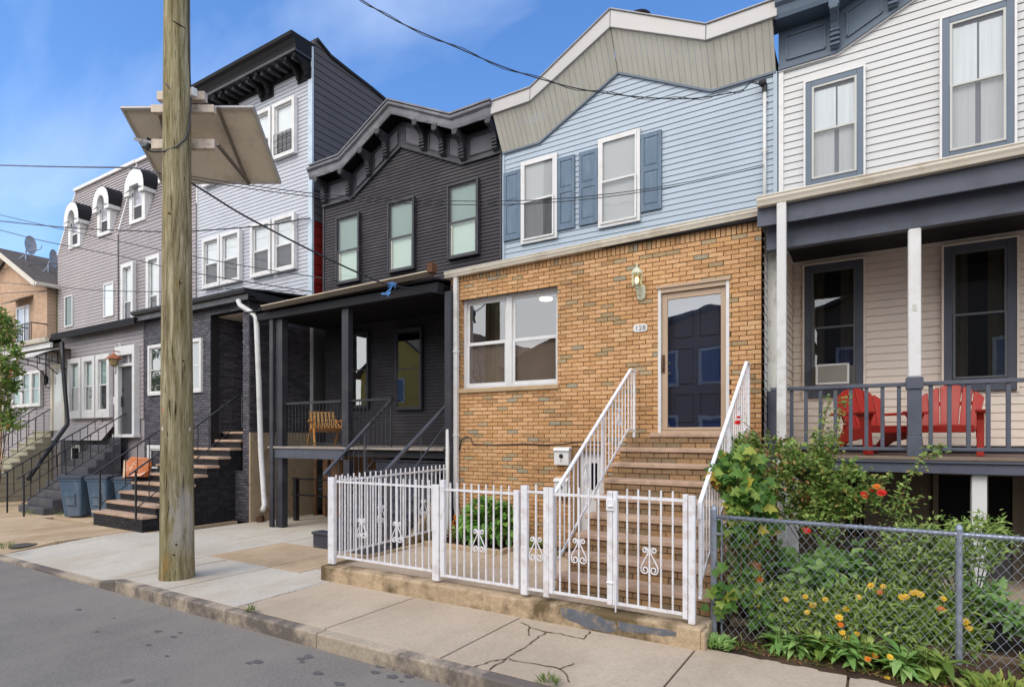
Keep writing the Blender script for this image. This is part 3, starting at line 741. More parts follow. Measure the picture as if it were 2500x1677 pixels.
def glyphs(txt, X, Y, Z, w, hgt, m, parent, name='numerals', r=.006, vertical=False):
    seg = {'1': [[(.5, 0), (.5, 1), (.25, .8)]], '2': [[(.05, .78), (.25, 1), (.7, 1), (.92, .75), (.75, .5), (.05, 0), (.95, 0)]],
           '8': [[(.5, .52), (.12, .62), (.12, .9), (.5, 1), (.88, .9), (.88, .62), (.5, .52), (.08, .4), (.08, .1), (.5, 0), (.92, .1), (.92, .4), (.5, .52)]],
           '4': [[(.75, 0), (.75, 1), (.05, .35), (1, .35)]]}
    mm = MB()
    for i, c_ in enumerate(txt):
        ox, oz = (X, Z-i*hgt*1.35) if vertical else (X+i*w*1.5, Z)
        for s in seg[c_]: mm.tube([(ox+w*a, Y, oz+hgt*b) for a, b in s], r, 5)
    return mm.build(name, m, parent)
glyphs('128', px0+.035, YB-.033, pz0+.025, .038, pz1-pz0-.05, paint('gray numeral', (130, 128, 126), .6, .3), plq, r=.005)
def mailbox(x0, x1, z0, z1, label):
    root = thing('mailbox', label, 'mailbox', ((x0+x1)/2, YB-.02, z0))
    m = MB(); m.box(x0, x1, YB-.115, YB-.016, z0, z1-.05); m.build('box', WHITE, root, bevel=.006)
    m = MB(); m.prism([(x0-.012, YB-.135, z1-.065), (x0-.012, YB-.135, z1-.05), (x0-.012, YB-.10, z1-.012), (x0-.012, YB-.016, z1), (x0-.012, YB-.016, z1-.049), (x0-.012, YB-.116, z1-.049)], (x1-x0+.024, 0, 0)); m.build('lid', WHITE, root, bevel=.004)
    m = MB(); cz = z0+(z1-z0)*.5; cx_ = (x0+x1)/2; m.lathe((0, 0, 0), [(.034, 0), (.038, .006), (.03, .012), (.012, .016)], 14); m.xf(Matrix.Translation((cx_, YB-.1155, cz)) @ Matrix.Rotation(R(90), 4, 'X')); m.build('emblem', BLACKM, root)
    m = MB(); m.tube([(cx_, YB-.125, cz-.03), (cx_-.004, YB-.125, cz-.09)], .005, 5); m.tube([(x0+.04, YB-.06, z0), (x0+.04, YB-.11, z0-.05), (x0+.04, YB-.14, z0-.03)], .006, 5); m.tube([(x1-.04, YB-.06, z0), (x1-.04, YB-.11, z0-.05), (x1-.04, YB-.14, z0-.03)], .006, 5); m.build('hook', BRASS, root)
mailbox(xs(1353.5, YB-.1), xs(1389, YB-.1), P(1370, 1135, YB-.1).z, P(1370, 1091, YB-.1).z, 'white mailbox with round black emblem on the brick wall, the upper one of two')
mailbox(xs(1354, YB-.1), xs(1385, YB-.1), P(1370, 1212, YB-.1).z, P(1370, 1166, YB-.1).z, 'white mailbox low on the brick wall behind the stair railing, the lower one of two')
mb = MB(); mb.tube([P(a, b, YB-.03) for a, b in ((1122, 1100), (1126, 1073), (1140, 1065), (1150, 1070), (1154, 1084), (1200, 1086), (1280, 1083), (1330, 1086), (1380, 1083), (1412, 1078), (1470, 1080))], .009, 5)
mb.build('cable', BLACKM, bh, smooth=True)
# basement door under the stoop
by = YB+.10
m = MB(); m.box(bx0, bx0+.09, YB-.01, by+.1, .2, bz1); m.box(bx0+.09, bx1, YB-.01, by+.1, bz1-.06, bz1); m.build('basement_frame', paint('brown frame', (140, 110, 78), .7, .2, .1, 3), bh)
m = MB(); m.box(bx0+.09, bx1, by, by+.04, .2, bz1-.06); bd = m.build('basement_door', WHITE, bh)
m = MB(); q0, q1 = xs(1444, by), xs(1459, by); m.box(q0, q1, by-.006, by-.001, P(1450, 1195, by).z, P(1450, 1130, by).z); m.build('door_glass', DARKIN, bd)

# ---------------------------------------------------------------- stoop of the brick house
SX0, SX1 = -3.17, -1.36
st = thing('front_steps', 'brick stoop with brownstone treads rising to the tan storm door', 'steps', (-2.3, 7.0, .2))
tops = [.40+.2065*k for k in range(8)]; fronts = [6.05+.281*k for k in range(8)]
rm = MB()
zprev = .2
for k in range(9):
    yf = fronts[k]+.03 if k < 8 else 8.30; zt_ = tops[k] if k < 8 else 2.055
    rs = MB(); bricks(rs, SX0+.03, SX1-.03, zprev, zt_-.062, yf, seed=k+40, H=.066, d=.012); rs.build('riser', RISB, st)
    rm.box(SX0+.03, SX1-.03, yf, YB-.03+.001*k, zprev-(.0 if k == 0 else .05), zt_-.063)
    zprev = zt_
rm.build('core', MORTAR, st)
for k in range(9):
    yf = fronts[k] if k < 8 else 8.27; zt_ = tops[k] if k < 8 else 2.055
    q = random.Random(k); m = MB(); n = 9; y1 = (fronts[k+1]+.028 if k < 7 else (8.298 if k == 7 else YB-.005))
    xa, xb = (SX0, SX1) if k < 8 else (xs(1590, 8.3)-.02, SX1)
    pts = [(xa+(xb-xa)*i/n, yf+q.uniform(-.012, .006)) for i in range(n+1)]
    m.prism([(a, b, zt_-.062) for a, b in pts]+[(xb, y1, zt_-.062), (xa, y1, zt_-.062)], (0, 0, .062))
    m.build('tread', TREAD, st, bevel=.012)

# ---------------------------------------------------------------- fence base wall and courtyard
mb = MB(); mb.box(-6.63, -1.40, 5.62, 5.86, -.05, .2); mb.box(-6.63, -6.42, 5.861, 8.45, -.05, .2)
mb.box(-1.405, -1.36, 5.62, 5.8, -.05, .17)
bwl = mb.build('base_wall', WALLC, None, bevel=.022, loc=(-4, 5.7, 0)); tag(bwl, 'low stained concrete base wall under the white iron fence', 'low wall')
m = MB(); y = 5.6185
def wpatch(pts, mt, nm, off=.0): 
    m = MB(); m.prism([(P(a, b, 5.62).x, y-off, P(a, b, 5.62).z) for a, b in pts], (0, .0012, 0)); m.build(nm, mt, bwl)
s6 = 1742/500.; zb_ = lambda x, yy: (1300+x/s6, 1150+yy/s6)
wpatch([zb_(*p) for p in ((230, 1165), (300, 1160), (420, 1190), (560, 1225), (620, 1260), (700, 1275), (720, 1350), (640, 1375), (520, 1340), (480, 1345), (380, 1290), (300, 1265), (250, 1230))], paint('slate patch', (100, 104, 112), .8, .2, .15, 6, dirt=(170, 150, 120), dirt_amt=.5, ds=7), 'painted_patch')
wpatch([zb_(*p) for p in ((722, 1275), (860, 1300), (1000, 1325), (1180, 1350), (1225, 1370), (1225, 1400), (1100, 1398), (960, 1372), (860, 1372), (740, 1350))], MATS['slate patch'], 'painted_patch', .0004)
ctd = MB(); ctd.box(-6.42, -4.95, 5.861, 7.55, 0, .195); ctd.box(-4.94, -3.24, 5.861, 8.5, 0, .194); ctd.box(-3.239, -1.38, 5.861, 8.5, 0, .19)
structure('courtyard', ctd, COURT, bevel=.006)
bed = MB(); bed.box(-6.42, -4.96, 7.56, 7.64, .0, .27); bed.box(-4.96, -3.7, 7.95, 8.02, .0, .27); bed.box(-4.955, -4.88, 7.56, 7.945, .0, .268)
tag(bed.build('planter_kerb', WALLC, None, bevel=.015, loc=(-5, 7.6, 0)), 'low concrete kerb around the planting bed at the foot of the brick wall', 'kerb')
structure('soil', MB().box(-6.41, -4.96, 7.65, 8.5, .1, .235).box(-4.87, -3.75, 8.03, 8.5, .1, .232), SOIL)
mb = MB(); mb.beam((dsx-.14, YB-.13, 2.35), (dsx+.02, YB-.35, .25), .06, .035, (0, 1, 0))
tag(mb.build('plank', WHITE, None, bevel=.003, loc=(dsx, YB-.3, .2)), 'peeling white plank leaning beside the downspout of the brick house', 'plank')
# ---------------------------------------------------------------- wooden bracketed cornice following the wavy wall line
def wavy_cornice(house, lo, mat, fmat, fh=.60, yf=YF, brackets=(), panels=(), fascia=.25, pmat=None, ends=True, dent=0, smat=None):
    """lo: wall line profile; frieze, panel mouldings, brackets, soffit and tin fascia"""
    m = MB()
    for (a, za), (b, zb) in zip(lo[:-1], lo[1:]):
        m.prism([(a, YU-.035, za), (b, YU-.035, zb), (b, YU-.035, zb+fh), (a, YU-.035, za+fh)], (0, .033, 0))
    fz = m.build('frieze', mat, house)
    m = MB()
    for (a, za), (b, zb) in zip(lo[:-1], lo[1:]):
        m.beam((a, YU-.045, za+.012), (b, YU-.045, zb+.012), .045, .05)
    m.build('moulding', mat, fz)
    m = MB()
    for (a, za), (b, zb) in zip(lo[:-1], lo[1:]):
        m.prism([(a, yf+.03, za+fh+.01), (b, yf+.03, zb+fh+.01), (b, yf+.03, zb+fh+.04), (a, yf+.03, za+fh+.04)], (0, YU-yf-.03, 0))
    m.build('soffit', smat or mat, house)
    m = MB()
    for i, ((a, za), (b, zb)) in enumerate(zip(lo[:-1], lo[1:])):
        a2 = a-.10 if i == 0 and ends else a; b2 = b+.0 if i == len(lo)-2 else b
        z0a, z0b = za+fh+.0, zb+fh+.0
        prof = [(0, 0), (-.03, .0), (-.05, .06), (-.07, .16), (-.12, fascia-.05), (-.13, fascia), (.0, fascia+.02)]
        n = len(prof); nn = 8; mm = MB(); q = random.Random(i)
        for k in range(nn+1):
            t = k/nn; w = 0 if k in (0, nn) else q.uniform(-dent, dent)
            for (dy, dz) in prof: mm.v.append((a2+(b2-a2)*t, yf+.03+dy+w*(1 if dz < .2 else .2), z0a+(z0b-z0a)*t+dz+(w*1.2 if dz < .03 else 0)))
        for k in range(nn):
            for j in range(n): mm.f.append((k*n+j, k*n+(j+1) % n, (k+1)*n+(j+1) % n, (k+1)*n+j))
        mm.f.append(tuple(range(n))); mm.f.append(tuple(nn*n+j for j in range(n))[::-1])
        m.add(mm.v, mm.f)
    m.build('fascia', fmat, house)
    m = MB()
    for (a, za), (b, zb) in zip(lo[:-1], lo[1:]):
        m.prism([(a, yf-.12, za+fh+fascia+.02), (b, yf-.12, zb+fh+fascia+.02), (b, YU+9, zb+fh+fascia-.2), (a, YU+9, za+fh+fascia-.2)], (0, 0, .035))
    m.build('roof', fmat, house)
    for x in brackets:
        z = prof_at(lo, x); m = MB(); w = .055
        pr = [(0, .03), (-.07, .05), (-.10, .10), (-.085, .16), (-.10, .22), (-.12, .30), (-.16, .38), (-.24, .44), (-.36, .48), (-.37, fh+.005), (0, fh+.005)]
        m.prism([(x-w, YU-.0355+dy, z+dz) for dy, dz in pr], (2*w, 0, 0))
        for k in range(4): m.box(x-w-.012, x+w+.012, YU-.155-.006*k, YU-.09, z+.075+k*.068, z+.11+k*.068)
        m.box(x-w-.015, x+w+.015, YU-.40, YU-.28, z+fh-.09, z+fh+.004)
        m.build('bracket', mat, house, bevel=.01)
    for x0, x1 in panels:
        m = MB(); b_ = .13; t_ = fh-.10
        zz0, zz1 = prof_at(lo, x0), prof_at(lo, x1); y = YU-.0375; q = .025
        c4 = [(x0, zz0+b_), (x1, zz1+b_), (x1, zz1+t_), (x0, zz0+t_)]
        for (p, s) in zip(c4, c4[1:]+c4[:1]): m.beam((p[0], y-.005, p[1]), (s[0], y-.005, s[1]), .028, .028, (0, 1, 0))
        pm_ = m.build('panel_moulding', mat, house)
        if pmat: m = MB(); m.prism([(a_, y, b__) for a_, b__ in c4], (0, .0015, 0)); m.build('panel', pmat, pm_)

# ================================================================ WHITE HOUSE
WX0, WX1 = -1.31, 3.93
wh = thing('row_house', 'white sided row house with slate blue cornice and an open porch with red chairs', 'house', (1.3, YU, 0))
vl = P(2043, 126, YU).x; wc = (WX0+WX1)/2; 
wlo = [(WX0-.02, ZW), (vl, ZW), (wc, ZP), (2*wc-vl, ZW), (WX1, ZW)]
mb = MB(); siding(mb, WX0+.02, WX1, 5.0, [(WX0+.02, ZW)]+wlo[1:], .1115, .015, fplace(YU))
mb.build('siding_wall', WSID, wh, fix=False)
MB().box(WX0+.03, WX1-.02, YU+.02, YU+9, .1, 7.75).build('house_body', WSID, wh)
m = MB(); m.box(WX0-.02, WX0+.05, YU-.03, YU, 5.0, ZW); m.build('corner_trim', WHITE, wh)
m = MB()
for (a, za), (b, zb) in zip(wlo[:-1], wlo[1:]): m.beam((a, YU-.02, za-.02), (b, YU-.02, zb-.02), .05, .03)
m.build('wall_trim', WHITE, wh)
bx = [vl, (vl+wc)/2-.12, wc-.02, (3*wc-vl)/2+.12-.0, 2*wc-vl, WX1-.1]
bx = [vl-.02, vl+.72, vl+1.28, 2*wc-vl-1.28, 2*wc-vl-.72, 2*wc-vl+.02]
wavy_cornice(wh, wlo, SLATEC, SLATEC, brackets=bx, panels=[(WX0+.10, vl-.16), (vl+.14, vl+.58), (vl+.86, vl+1.14), (2*wc-vl-1.14, 2*wc-vl-.86), (2*wc-vl+.16, WX1-.1)], ends=False)
def big_window(rc, lab, Y=YU-.016, seed=1, low_m=None):
    w = window(wh, rc, Y, BLUET, .085, .06, sash=paint('sash gray', (186, 186, 180), .5, .35, .05, 2), sw=.03, glass=GLASS, up=None, low=None, split=.5, bottom_fw=.16, label=lab)
    x0, x1, z0, z1 = rc; q = random.Random(seed)
    m = MB(); m.box(x0-.03, x0, Y-.07, Y-.001, z0-.03, z1+.03); m.box(x1, x1+.03, Y-.07, Y-.001, z0-.03, z1+.03); m.box(x0, x1, Y-.07, Y-.001, z1, z1+.03); m.box(x0, x1, Y-.07, Y-.001, z0-.03, z0)
    m.build('outer_trim', WHITE if Y > 10 and z0 > 5 else TSID, w, bevel=.004)
    return w
def curtain(w, x0, x1, za, zb, Y, mat, seed, gap=0, amp=.012, flare=0):
    q = random.Random(seed); m = MB(); n = 40; rows = 6
    for j in range(rows+1):
        for i in range(n+1):
            t = i/n; zz = za+(zb-za)*j/rows
            xx = x0+(x1-x0)*t
            ph = 19*t+2.2*math.sin(5*t+seed)
            m.v.append((xx, Y+amp*math.sin(ph*(1+.12*math.sin(seed)))*(.6+.4*math.sin(3*t+seed)), zz))
    for j in range(rows):
        for i in range(n): m.f.append((j*(n+1)+i, j*(n+1)+i+1, (j+1)*(n+1)+i+1, (j+1)*(n+1)+i))
    return m.build('curtain', mat, w, smooth=True, fix=False)
def backing(w, rc, Y, mat):  # flat sheet behind the panes, the room's darkness put into its colour
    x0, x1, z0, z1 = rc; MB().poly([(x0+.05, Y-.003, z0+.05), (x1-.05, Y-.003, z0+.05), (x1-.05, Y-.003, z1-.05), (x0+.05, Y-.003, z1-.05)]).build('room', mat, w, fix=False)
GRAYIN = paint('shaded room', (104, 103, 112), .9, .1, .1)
r1 = rect(1968, 2108, 211, 168, 470, 446, YU); r2 = rect(2299, 2474, 55, 4, 407, 374, YU)
SHEER = paint('sheer curtain low', (176, 174, 176), .8, .1, .06, 2, stretch=(8, 1, .3))
for rc, lab, sd_ in ((r1, 'upper window with parted white curtains', 3), (r2, 'taller upper window with white curtains', 8)):
    w = big_window(rc, lab); backing(w, rc, YU-.016, GRAYIN)
    x0, x1, z0, z1 = rc; a, b = x0+.08, x1-.08; zm = (z0+.16+z1-.085)/2
    md = a+(b-a)*(.56 if sd_ == 3 else .52)
    curtain(w, a, md-.012, zm, z1-.16, YU-.032, CURT, sd_, amp=.007); curtain(w, md+.012, b, zm, z1-.17, YU-.032, CURT, sd_+1, amp=.007)
    curtain(w, a+.02, md-.03, z0+.14, zm, YU-.030, SHEER, sd_+2, amp=.006); curtain(w, md+.03, b-.01, z0+.14, zm, YU-.030, SHEER, sd_+3, amp=.006)
# one more pair of windows further along the wall, outside the picture's edge
# porch: floor, beam, roof, wall
PY = 8.40
zd = 1.77
m = MB(); m.box(WX0+.02, WX1, PY-.06, YU, zd-.045, zd); fl = m.build('porch_floor', paint('worn porch floor', (120, 104, 92), .7, .3, .12, 3, stretch=(1, .3, 1)), wh, bevel=.01)
m = MB(); m.box(WX0+.02, WX1, PY-.02, PY+.05, 1.575, zd-.046); m.box(WX0+.02, WX1, PY-.05, PY-.021, zd-.075, zd-.046); m.build('porch_fascia', SLATE, wh, bevel=.006)
m = MB(); m.box(WX0+.08, WX1, PY+.051, YU-.02, 1.60, 1.715); m.build('porch_joists', SLATE, wh)
zb0 = 4.455
m = MB(); m.box(WX0+.07, WX1, PY, PY+.12, zb0, zb0+.33); m.build('porch_beam', SLATE, wh, bevel=.006)
m = MB(); m.box(WX0-.01, WX1, PY-.20, PY-.16, 4.72, 4.97); m.box(WX0+.0, WX1, PY-.159, PY+.12, 4.785, 4.80); m.build('porch_frieze', SLATE, wh, bevel=.006)
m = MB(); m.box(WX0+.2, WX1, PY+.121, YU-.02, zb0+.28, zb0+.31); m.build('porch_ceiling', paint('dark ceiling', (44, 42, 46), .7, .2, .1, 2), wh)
m = MB(); m.prism([(WX0, PY-.2, 4.99), (WX0, YU-.02, 5.10), (WX0, YU-.02, 5.14), (WX0, PY-.2, 5.01)], (WX1-WX0, 0, 0)); m.build('porch_roof', ROOFK, wh)
m = MB(); gut2(m, WX0+.0, WX1, PY-.205, 5.075, 5.115, .13); m.build('gutter', GUT, wh, bevel=.004)
m = MB(); siding(m, WX0+.2, WX1, zd, [(WX0+.2, 4.73), (WX1, 4.73)], .1115, .013, fplace(YU-.08)); m.build('porch_wall', TSID, wh, fix=False)
m = MB(); m.box(WX0+.19, WX1, YU-.094, YU-.08, zd, zd+.10); m.build('base_board', paint('near black board', (38, 38, 46), .7, .2, .1), wh)
xw = PX(1936, 900, -1.12).x
m = MB(); siding(m, PY+.461, YU-.08, zd, [(PY+.461, 4.73), (YU-.08, 4.73)], .1115, .013, splace(WX0+.185)); m.build('side_wall', TSID, wh, fix=False)
m = MB(); siding(m, YB-.06, PY+.46, 1.2, [(YB-.06, 4.78), (PY+.46, 4.78)], .1115, .010, splace(WX0+.03)); m.build('party_siding', WSID, wh, fix=False)
m = MB(); m.box(xs(1873, PY+.31), xs(1912, PY+.31), PY+.31, PY+.46, 2.62, zb0+.3); m.build('pilaster', PEEL, wh, bevel=.006)
m = MB(); m.box(xs(1874, PY+.27), xs(1898, PY+.27), PY+.27, PY+.42, zd, 2.619); m.build('newel_post', SLATE, wh, bevel=.006)
# posts with slate pedestal
def porch_post(x):
    m = MB(); m.box(x-.065, x+.065, PY-.01, PY+.12, 2.70, zb0-.001); p = m.build('porch_post', WHITE, wh, bevel=.02)
    m = MB(); m.box(x-.075, x+.075, PY-.03, PY+.12, zd+.001, zd+.34-.10); m.box(x-.07, x+.07, PY-.025, PY+.115, zd+.2401, 2.56); m.box(x-.085, x+.085, PY-.04, PY+.13, 2.5601, 2.70); m.build('pedestal', SLATE, p, bevel=.008)
    m = MB(); m.box(x-.02, x+.02, PY-.016, PY-.0105, 3.48, 3.56); m.build('hole_patch', PEEL, p)
pxc = (xs(2218, PY)+xs(2248, PY))/2
for x in (pxc, pxc+1.72): porch_post(x)
m = MB(); rl = MB()
rz0, rz1 = 1.875, 2.60
segs = [(WX0+.12, pxc-.07), (pxc+.07, pxc+1.65), (pxc+1.79, WX1)]
for a, b in segs:
    r_ = MB(); r_.box(a, b, PY+.005, PY+.085, rz1, rz1+.045); r_.box(a, b, PY+.02, PY+.07, rz0-.04, rz0)
    n = max(2, round((b-a)/.172))
    for i in range(n):
        x = a+(b-a)*(i+.5)/n; r_.box(x-.021, x+.021, PY+.024, PY+.066, rz0+.001, rz1-.001)
    r_.build('porch_railing', SLATE, wh, bevel=.005)
# white square downspout in front of the porch corner
xd = (xs(1896, PY-.3)+xs(1919, PY-.3))/2
m = MB(); m.box(xd-.055, xd+.055, PY-.30, PY-.215, .3, 4.95); m.build('downspout', DSP, wh, bevel=.01)
# porch windows
r3 = rect(1965, 2108, 653, 634, 972, 967, YU-.08); r4 = rect(2303, 2480, 606, 583, 957, 952, YU-.08)
yp = YU-.096
for rc, lab in ((r3, 'porch window with an air conditioner below its sash'), (r4, 'wide porch window with dark curtains')):
    x0, x1, z0, z1 = rc
    w = window(wh, rc, yp, SLATE, .10, .06, sash=paint('sash dark', (96, 98, 100), .5, .35, .05), sw=.028, glass=GLASSD, split=.5, bottom_fw=.17, label=lab)
    m = MB(); m.box(x0-.025, x0, yp-.07, yp-.001, z0-.025, z1+.025); m.box(x1, x1+.025, yp-.07, yp-.001, z0-.025, z1+.025); m.box(x0, x1, yp-.07, yp-.001, z1, z1+.025); m.build('outer_trim', TSID, w, bevel=.003)
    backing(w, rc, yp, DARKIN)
    curtain(w, x0+.1, x0+.1+(x1-x0)*.22, z0+.17, z1-.1, yp-.018, CURTB, 5, amp=.008); curtain(w, x1-.1-(x1-x0)*.25, x1-.1, z0+.17, z1-.1, yp-.018, CURTB, 9, amp=.008)
# below the porch: post, boarded wall with doors, step
m = MB(); x = (xs(2368, PY+.1)+xs(2412, PY+.1))/2; m.box(x-.07, x+.07, PY+.06, PY+.2, .0, 1.574); m.build('porch_pier', WHITE, wh, bevel=.01)
m = MB(); m.box(WX0+.3, WX0+.44, PY+.06, PY+.2, .0, 1.574); m.build('porch_pier', WHITE, wh, bevel=.01)
yl = YU-.3
BSM = paint('basement board', (104, 92, 80), .8, .2, .12, 3)
m = MB(); siding(m, WX0+.05, WX1, .05, [(WX0+.05, 1.6), (WX1, 1.6)], .16, .012, fplace(yl)); m.build('basement_wall', BSM, wh, fix=False)
for xa, xb in ((P(2290, 1200, yl).x, P(2368, 1200, yl).x), (P(2412, 1200, yl).x, P(2470, 1200, yl).x), (P(2060, 1200, yl).x, P(2110, 1200, yl).x)):
    m = MB(); m.box(xa-.06, xa, yl-.06, yl-.012, .0, 1.55); m.box(xb, xb+.06, yl-.06, yl-.012, .0, 1.55); m.box(xa, xb, yl-.06, yl-.012, 1.48, 1.55); f_ = m.build('basement_door', BSM, wh)
    m = MB(); m.box(xa, xb, yl-.035, yl-.012, .55, 1.48); m.build('door_glass', DARKIN, f_)
    m = MB(); m.box(xa, xb, yl-.035, yl-.012, .0, .549); m.build('door_panel', paint('gray door', (92, 90, 90), .7, .2, .1, 2), f_)
m = MB(); m.box(.6, WX1, 8.45, yl-.07, -.02, .14); m.build('paved_step', CONC_O, wh, bevel=.01)
MB().box(WX1-.3, WX1-.1, 8.42, YU, 0, 1.57).build('side_board', BSM, wh)
# air conditioner
ac = thing('air_conditioner', 'white window air conditioner sticking out under the sash of the porch window', 'air conditioner', (xs(2030, yp-.2), yp-.2, 2.7))
ya = yp-.26; ax0, ax1 = xs(1991, ya), xs(2073, ya); az0, az1 = P(2030, 938, ya).z, P(2030, 888, ya).z
m = MB(); t_ = .028
m.box(ax0, ax0+t_, ya, yp-.03, az0, az1); m.box(ax1-t_, ax1, ya, yp-.03, az0, az1); m.box(ax0+t_, ax1-t_, ya, yp-.03, az1-t_, az1); m.box(ax0+t_, ax1-t_, ya, yp-.03, az0, az0+t_)
m.build('case', WHITE, ac, bevel=.008)
m = MB(); m.box(ax0+t_, ax1-t_, ya+.05, ya+.055, az0+t_, az1-t_); m.build('coil', DARKIN, ac)
m = MB(); n = 17
for i in range(n): z_ = az0+t_+(az1-az0-2*t_)*(i+.5)/n; m.box(ax0+t_, ax1-t_, ya+.008, ya+.03, z_-.0055, z_+.0055)
m.build('grille', paint('grille gray', (160, 156, 146), .6, .3, .1), ac)
m = MB(); m.box(r3[0]+.105, ax0-.003, yp-.075, yp-.063, az0+.02, az1-.02); m.box(ax1+.003, r3[1]-.105, yp-.075, yp-.063, az0+.02, az1-.02); m.build('side_panel', paint('accordion gray', (104, 100, 94), .7, .2, .15, 9, stretch=(6, 1, .2)), ac)

# ---------------------------------------------------------------- red garden chairs
RED = paint('red resin', (170, 40, 28), .42, .4, .05, 2, dirt=(150, 40, 32), dirt_amt=.3, ds=3)
def red_chair(loc, rz, label):
    root = thing('garden_chair', label, 'chair', loc, 'red garden chairs on the porch')
    M = Matrix.Translation(loc) @ Matrix.Rotation(rz, 4, 'Z')
    def fin(m, nm, par=root, bev=.008):
        m.xf(M); return m.build(nm, RED, par, bevel=bev)
    # local frame: front is -Y
    m = MB()
    for i in range(5):
        y0 = -.26+i*.092; z = .37-.055*((y0+.26)/.46); m.prism([(-.27, y0, z-.025), (.27, y0, z-.025), (.27, y0+.084, z-.035), (-.27, y0+.084, z-.035)], (0, 0, .028))
    m.prism([(-.29, -.29, .28), (.29, -.29, .28), (.29, -.262, .28), (-.29, -.262, .28)], (0, 0, .09)); fin(m, 'seat')
    m = MB(); hs = [.40, .52, .58, .60, .58, .52, .40]
    ws = .094; ns = 6; gap = .006
    for i in range(ns):
        k0, k1 = i-ns/2, i+1-ns/2
        a0_, a1_ = k0*ws+gap, k1*ws-gap; b0_, b1_ = k0*ws*1.26+gap, k1*ws*1.26-gap; n = 6
        arc = lambda x: .655-1.55*x*x
        pts = [(a0_, 0), (a1_, 0)]+[(b1_+(b0_-b1_)*k/n, arc(b1_+(b0_-b1_)*k/n)-(.018 if k in (0, n) else 0)) for k in range(n+1)]
        def bk(p): return (p[0], .20+p[1]*.36-.03*(abs(p[0])/.3)**2, .30+p[1]*.93)
        P3 = [Vector(bk(p)) for p in pts]; m.prism(P3, (0, .025, -.012))
    fin(m, 'backrest')
    m = MB(); m.beam((-.30, .24, .36), (.30, .24, .36), .03, .07); m.beam((-.32, .36, .66), (.32, .36, .66), .03, .05); fin(m, 'back_rail')
    for s in (-1, 1):
        m = MB()
        pts = [(-.40, .045), (-.36, .062), (-.2, .060), (.1, .045), (.38, .035)]
        m.prism([(s*.36-w_, y_, .515) for y_, w_ in pts]+[(s*.36+w_, y_, .515) for y_, w_ in pts[::-1]], (0, 0, .034)); fin(m, 'arm')
        m = MB(); m.prism([(s*.31, -.35, .0), (s*.31, -.25, .0), (s*.31, -.22, .28), (s*.31, -.17, .45), (s*.31, -.10, .514), (s*.31, -.36, .514), (s*.31, -.31, .43), (s*.31, -.32, .28)], (s*.07, 0, 0)); fin(m, 'leg')
        m = MB(); m.prism([(s*.30, -.26, .22), (s*.30, .10, .16), (s*.30, .42, .0), (s*.30, .52, .0), (s*.30, .30, .22), (s*.30, .2, .33), (s*.30, -.26, .34)], (s*.034, 0, 0)); fin(m, 'leg')
    return root
p1 = G(2128, 1107, 0); 
c1 = P(2140, 1000, 9.15); c2 = P(2312, 1000, 9.15)
red_chair((c1.x, 9.15, zd+.001), R(38), 'red slatted garden chair turned sideways on the white house porch, left of the post')
red_chair((c2.x, 9.15, zd+.001), R(-10), 'red slatted garden chair facing the street on the white house porch, right of the post')
# ================================================================ CHARCOAL HOUSE
KX0, KX1 = -11.99, -6.60
kh = thing('row_house', 'charcoal row house with pale green blinds, black bracketed gable cornice and dark open porch', 'house', (-9.3, YU, 0))
kl = P(862.5, 483.6, YU).x; kp = P(982, 365.9, YU).x; kr = P(1131.3, 400.7, YU).x
klo = [(KX0, ZW), (kl, ZW), (kp, ZP), (kr, ZW+.02), (KX1+.02, ZW+.02)]
mb = MB(); siding(mb, KX0, KX1, 4.95, klo, .0745, .020, fplace(YU)); mb.build('siding_wall', CHARD, kh, fix=False)
MB().box(KX0+.02, KX1-.02, YU+.02, YU+9, .1, 7.75).build('house_body', CHARD, kh)
m = MB(); m.box(KX0-.01, KX0+.03, YU-.035, YU+.0, 4.95, ZW); m.build('corner_trim', CHAR, kh); m = MB(); m.box(KX1-.03, KX1+.015, YU-.04, YU, 4.95, ZW); m.build('corner_trim', CHAR, kh)
wavy_cornice(kh, klo, CHAR, CHARM, brackets=[KX0+.12, kl-.05, kl+.62, kl+1.18, kr-1.05, kr-.5, kr+.05, KX1-.10], panels=[(KX0+.26, kl-.18), (kl+.14, kl+.50), (kl+.76, kl+1.04), (kp-.36, kp-.10), (kp+.12, kr-1.2), (kr-.92, kr-.62), (kr-.36, kr-.10), (kr+.2, KX1-.22)], dent=.012, pmat=paint('lit panel gray', (92, 90, 97), .6, .3, .2, 3), smat=paint('black soffit', (22, 22, 25), .8, .1))  # panel boards in a paler gray, their lit look put into the colour
KSASH = paint('dark sash', (58, 58, 64), .45, .4, .05)
CREAM = paint('cream reveal', (196, 186, 170), .6, .3, .05)
for i, q in enumerate(((827, 883.5, 537.7, 518.5, 697.6, 688), (953, 1017.5, 498.6, 483.6, 669, 659.5), (1098, 1173.7, 459.4, 433.9, 634.6, 626))):
    w = window(kh, rect(*q, YU), YU-.02, CHAR, .042, .09, sash=KSASH, sw=.04, glass=GLASS, up=BLINDT, low=BLINDT2, split=.52)
    x0, x1, z0, z1 = rect(*q, YU); m = MB(); m.box(x0+.084, x0+.112, YU-.072, YU-.032, z0+.085, z0+(z1-z0)*.46); m.build('sash_track', CREAM, w)
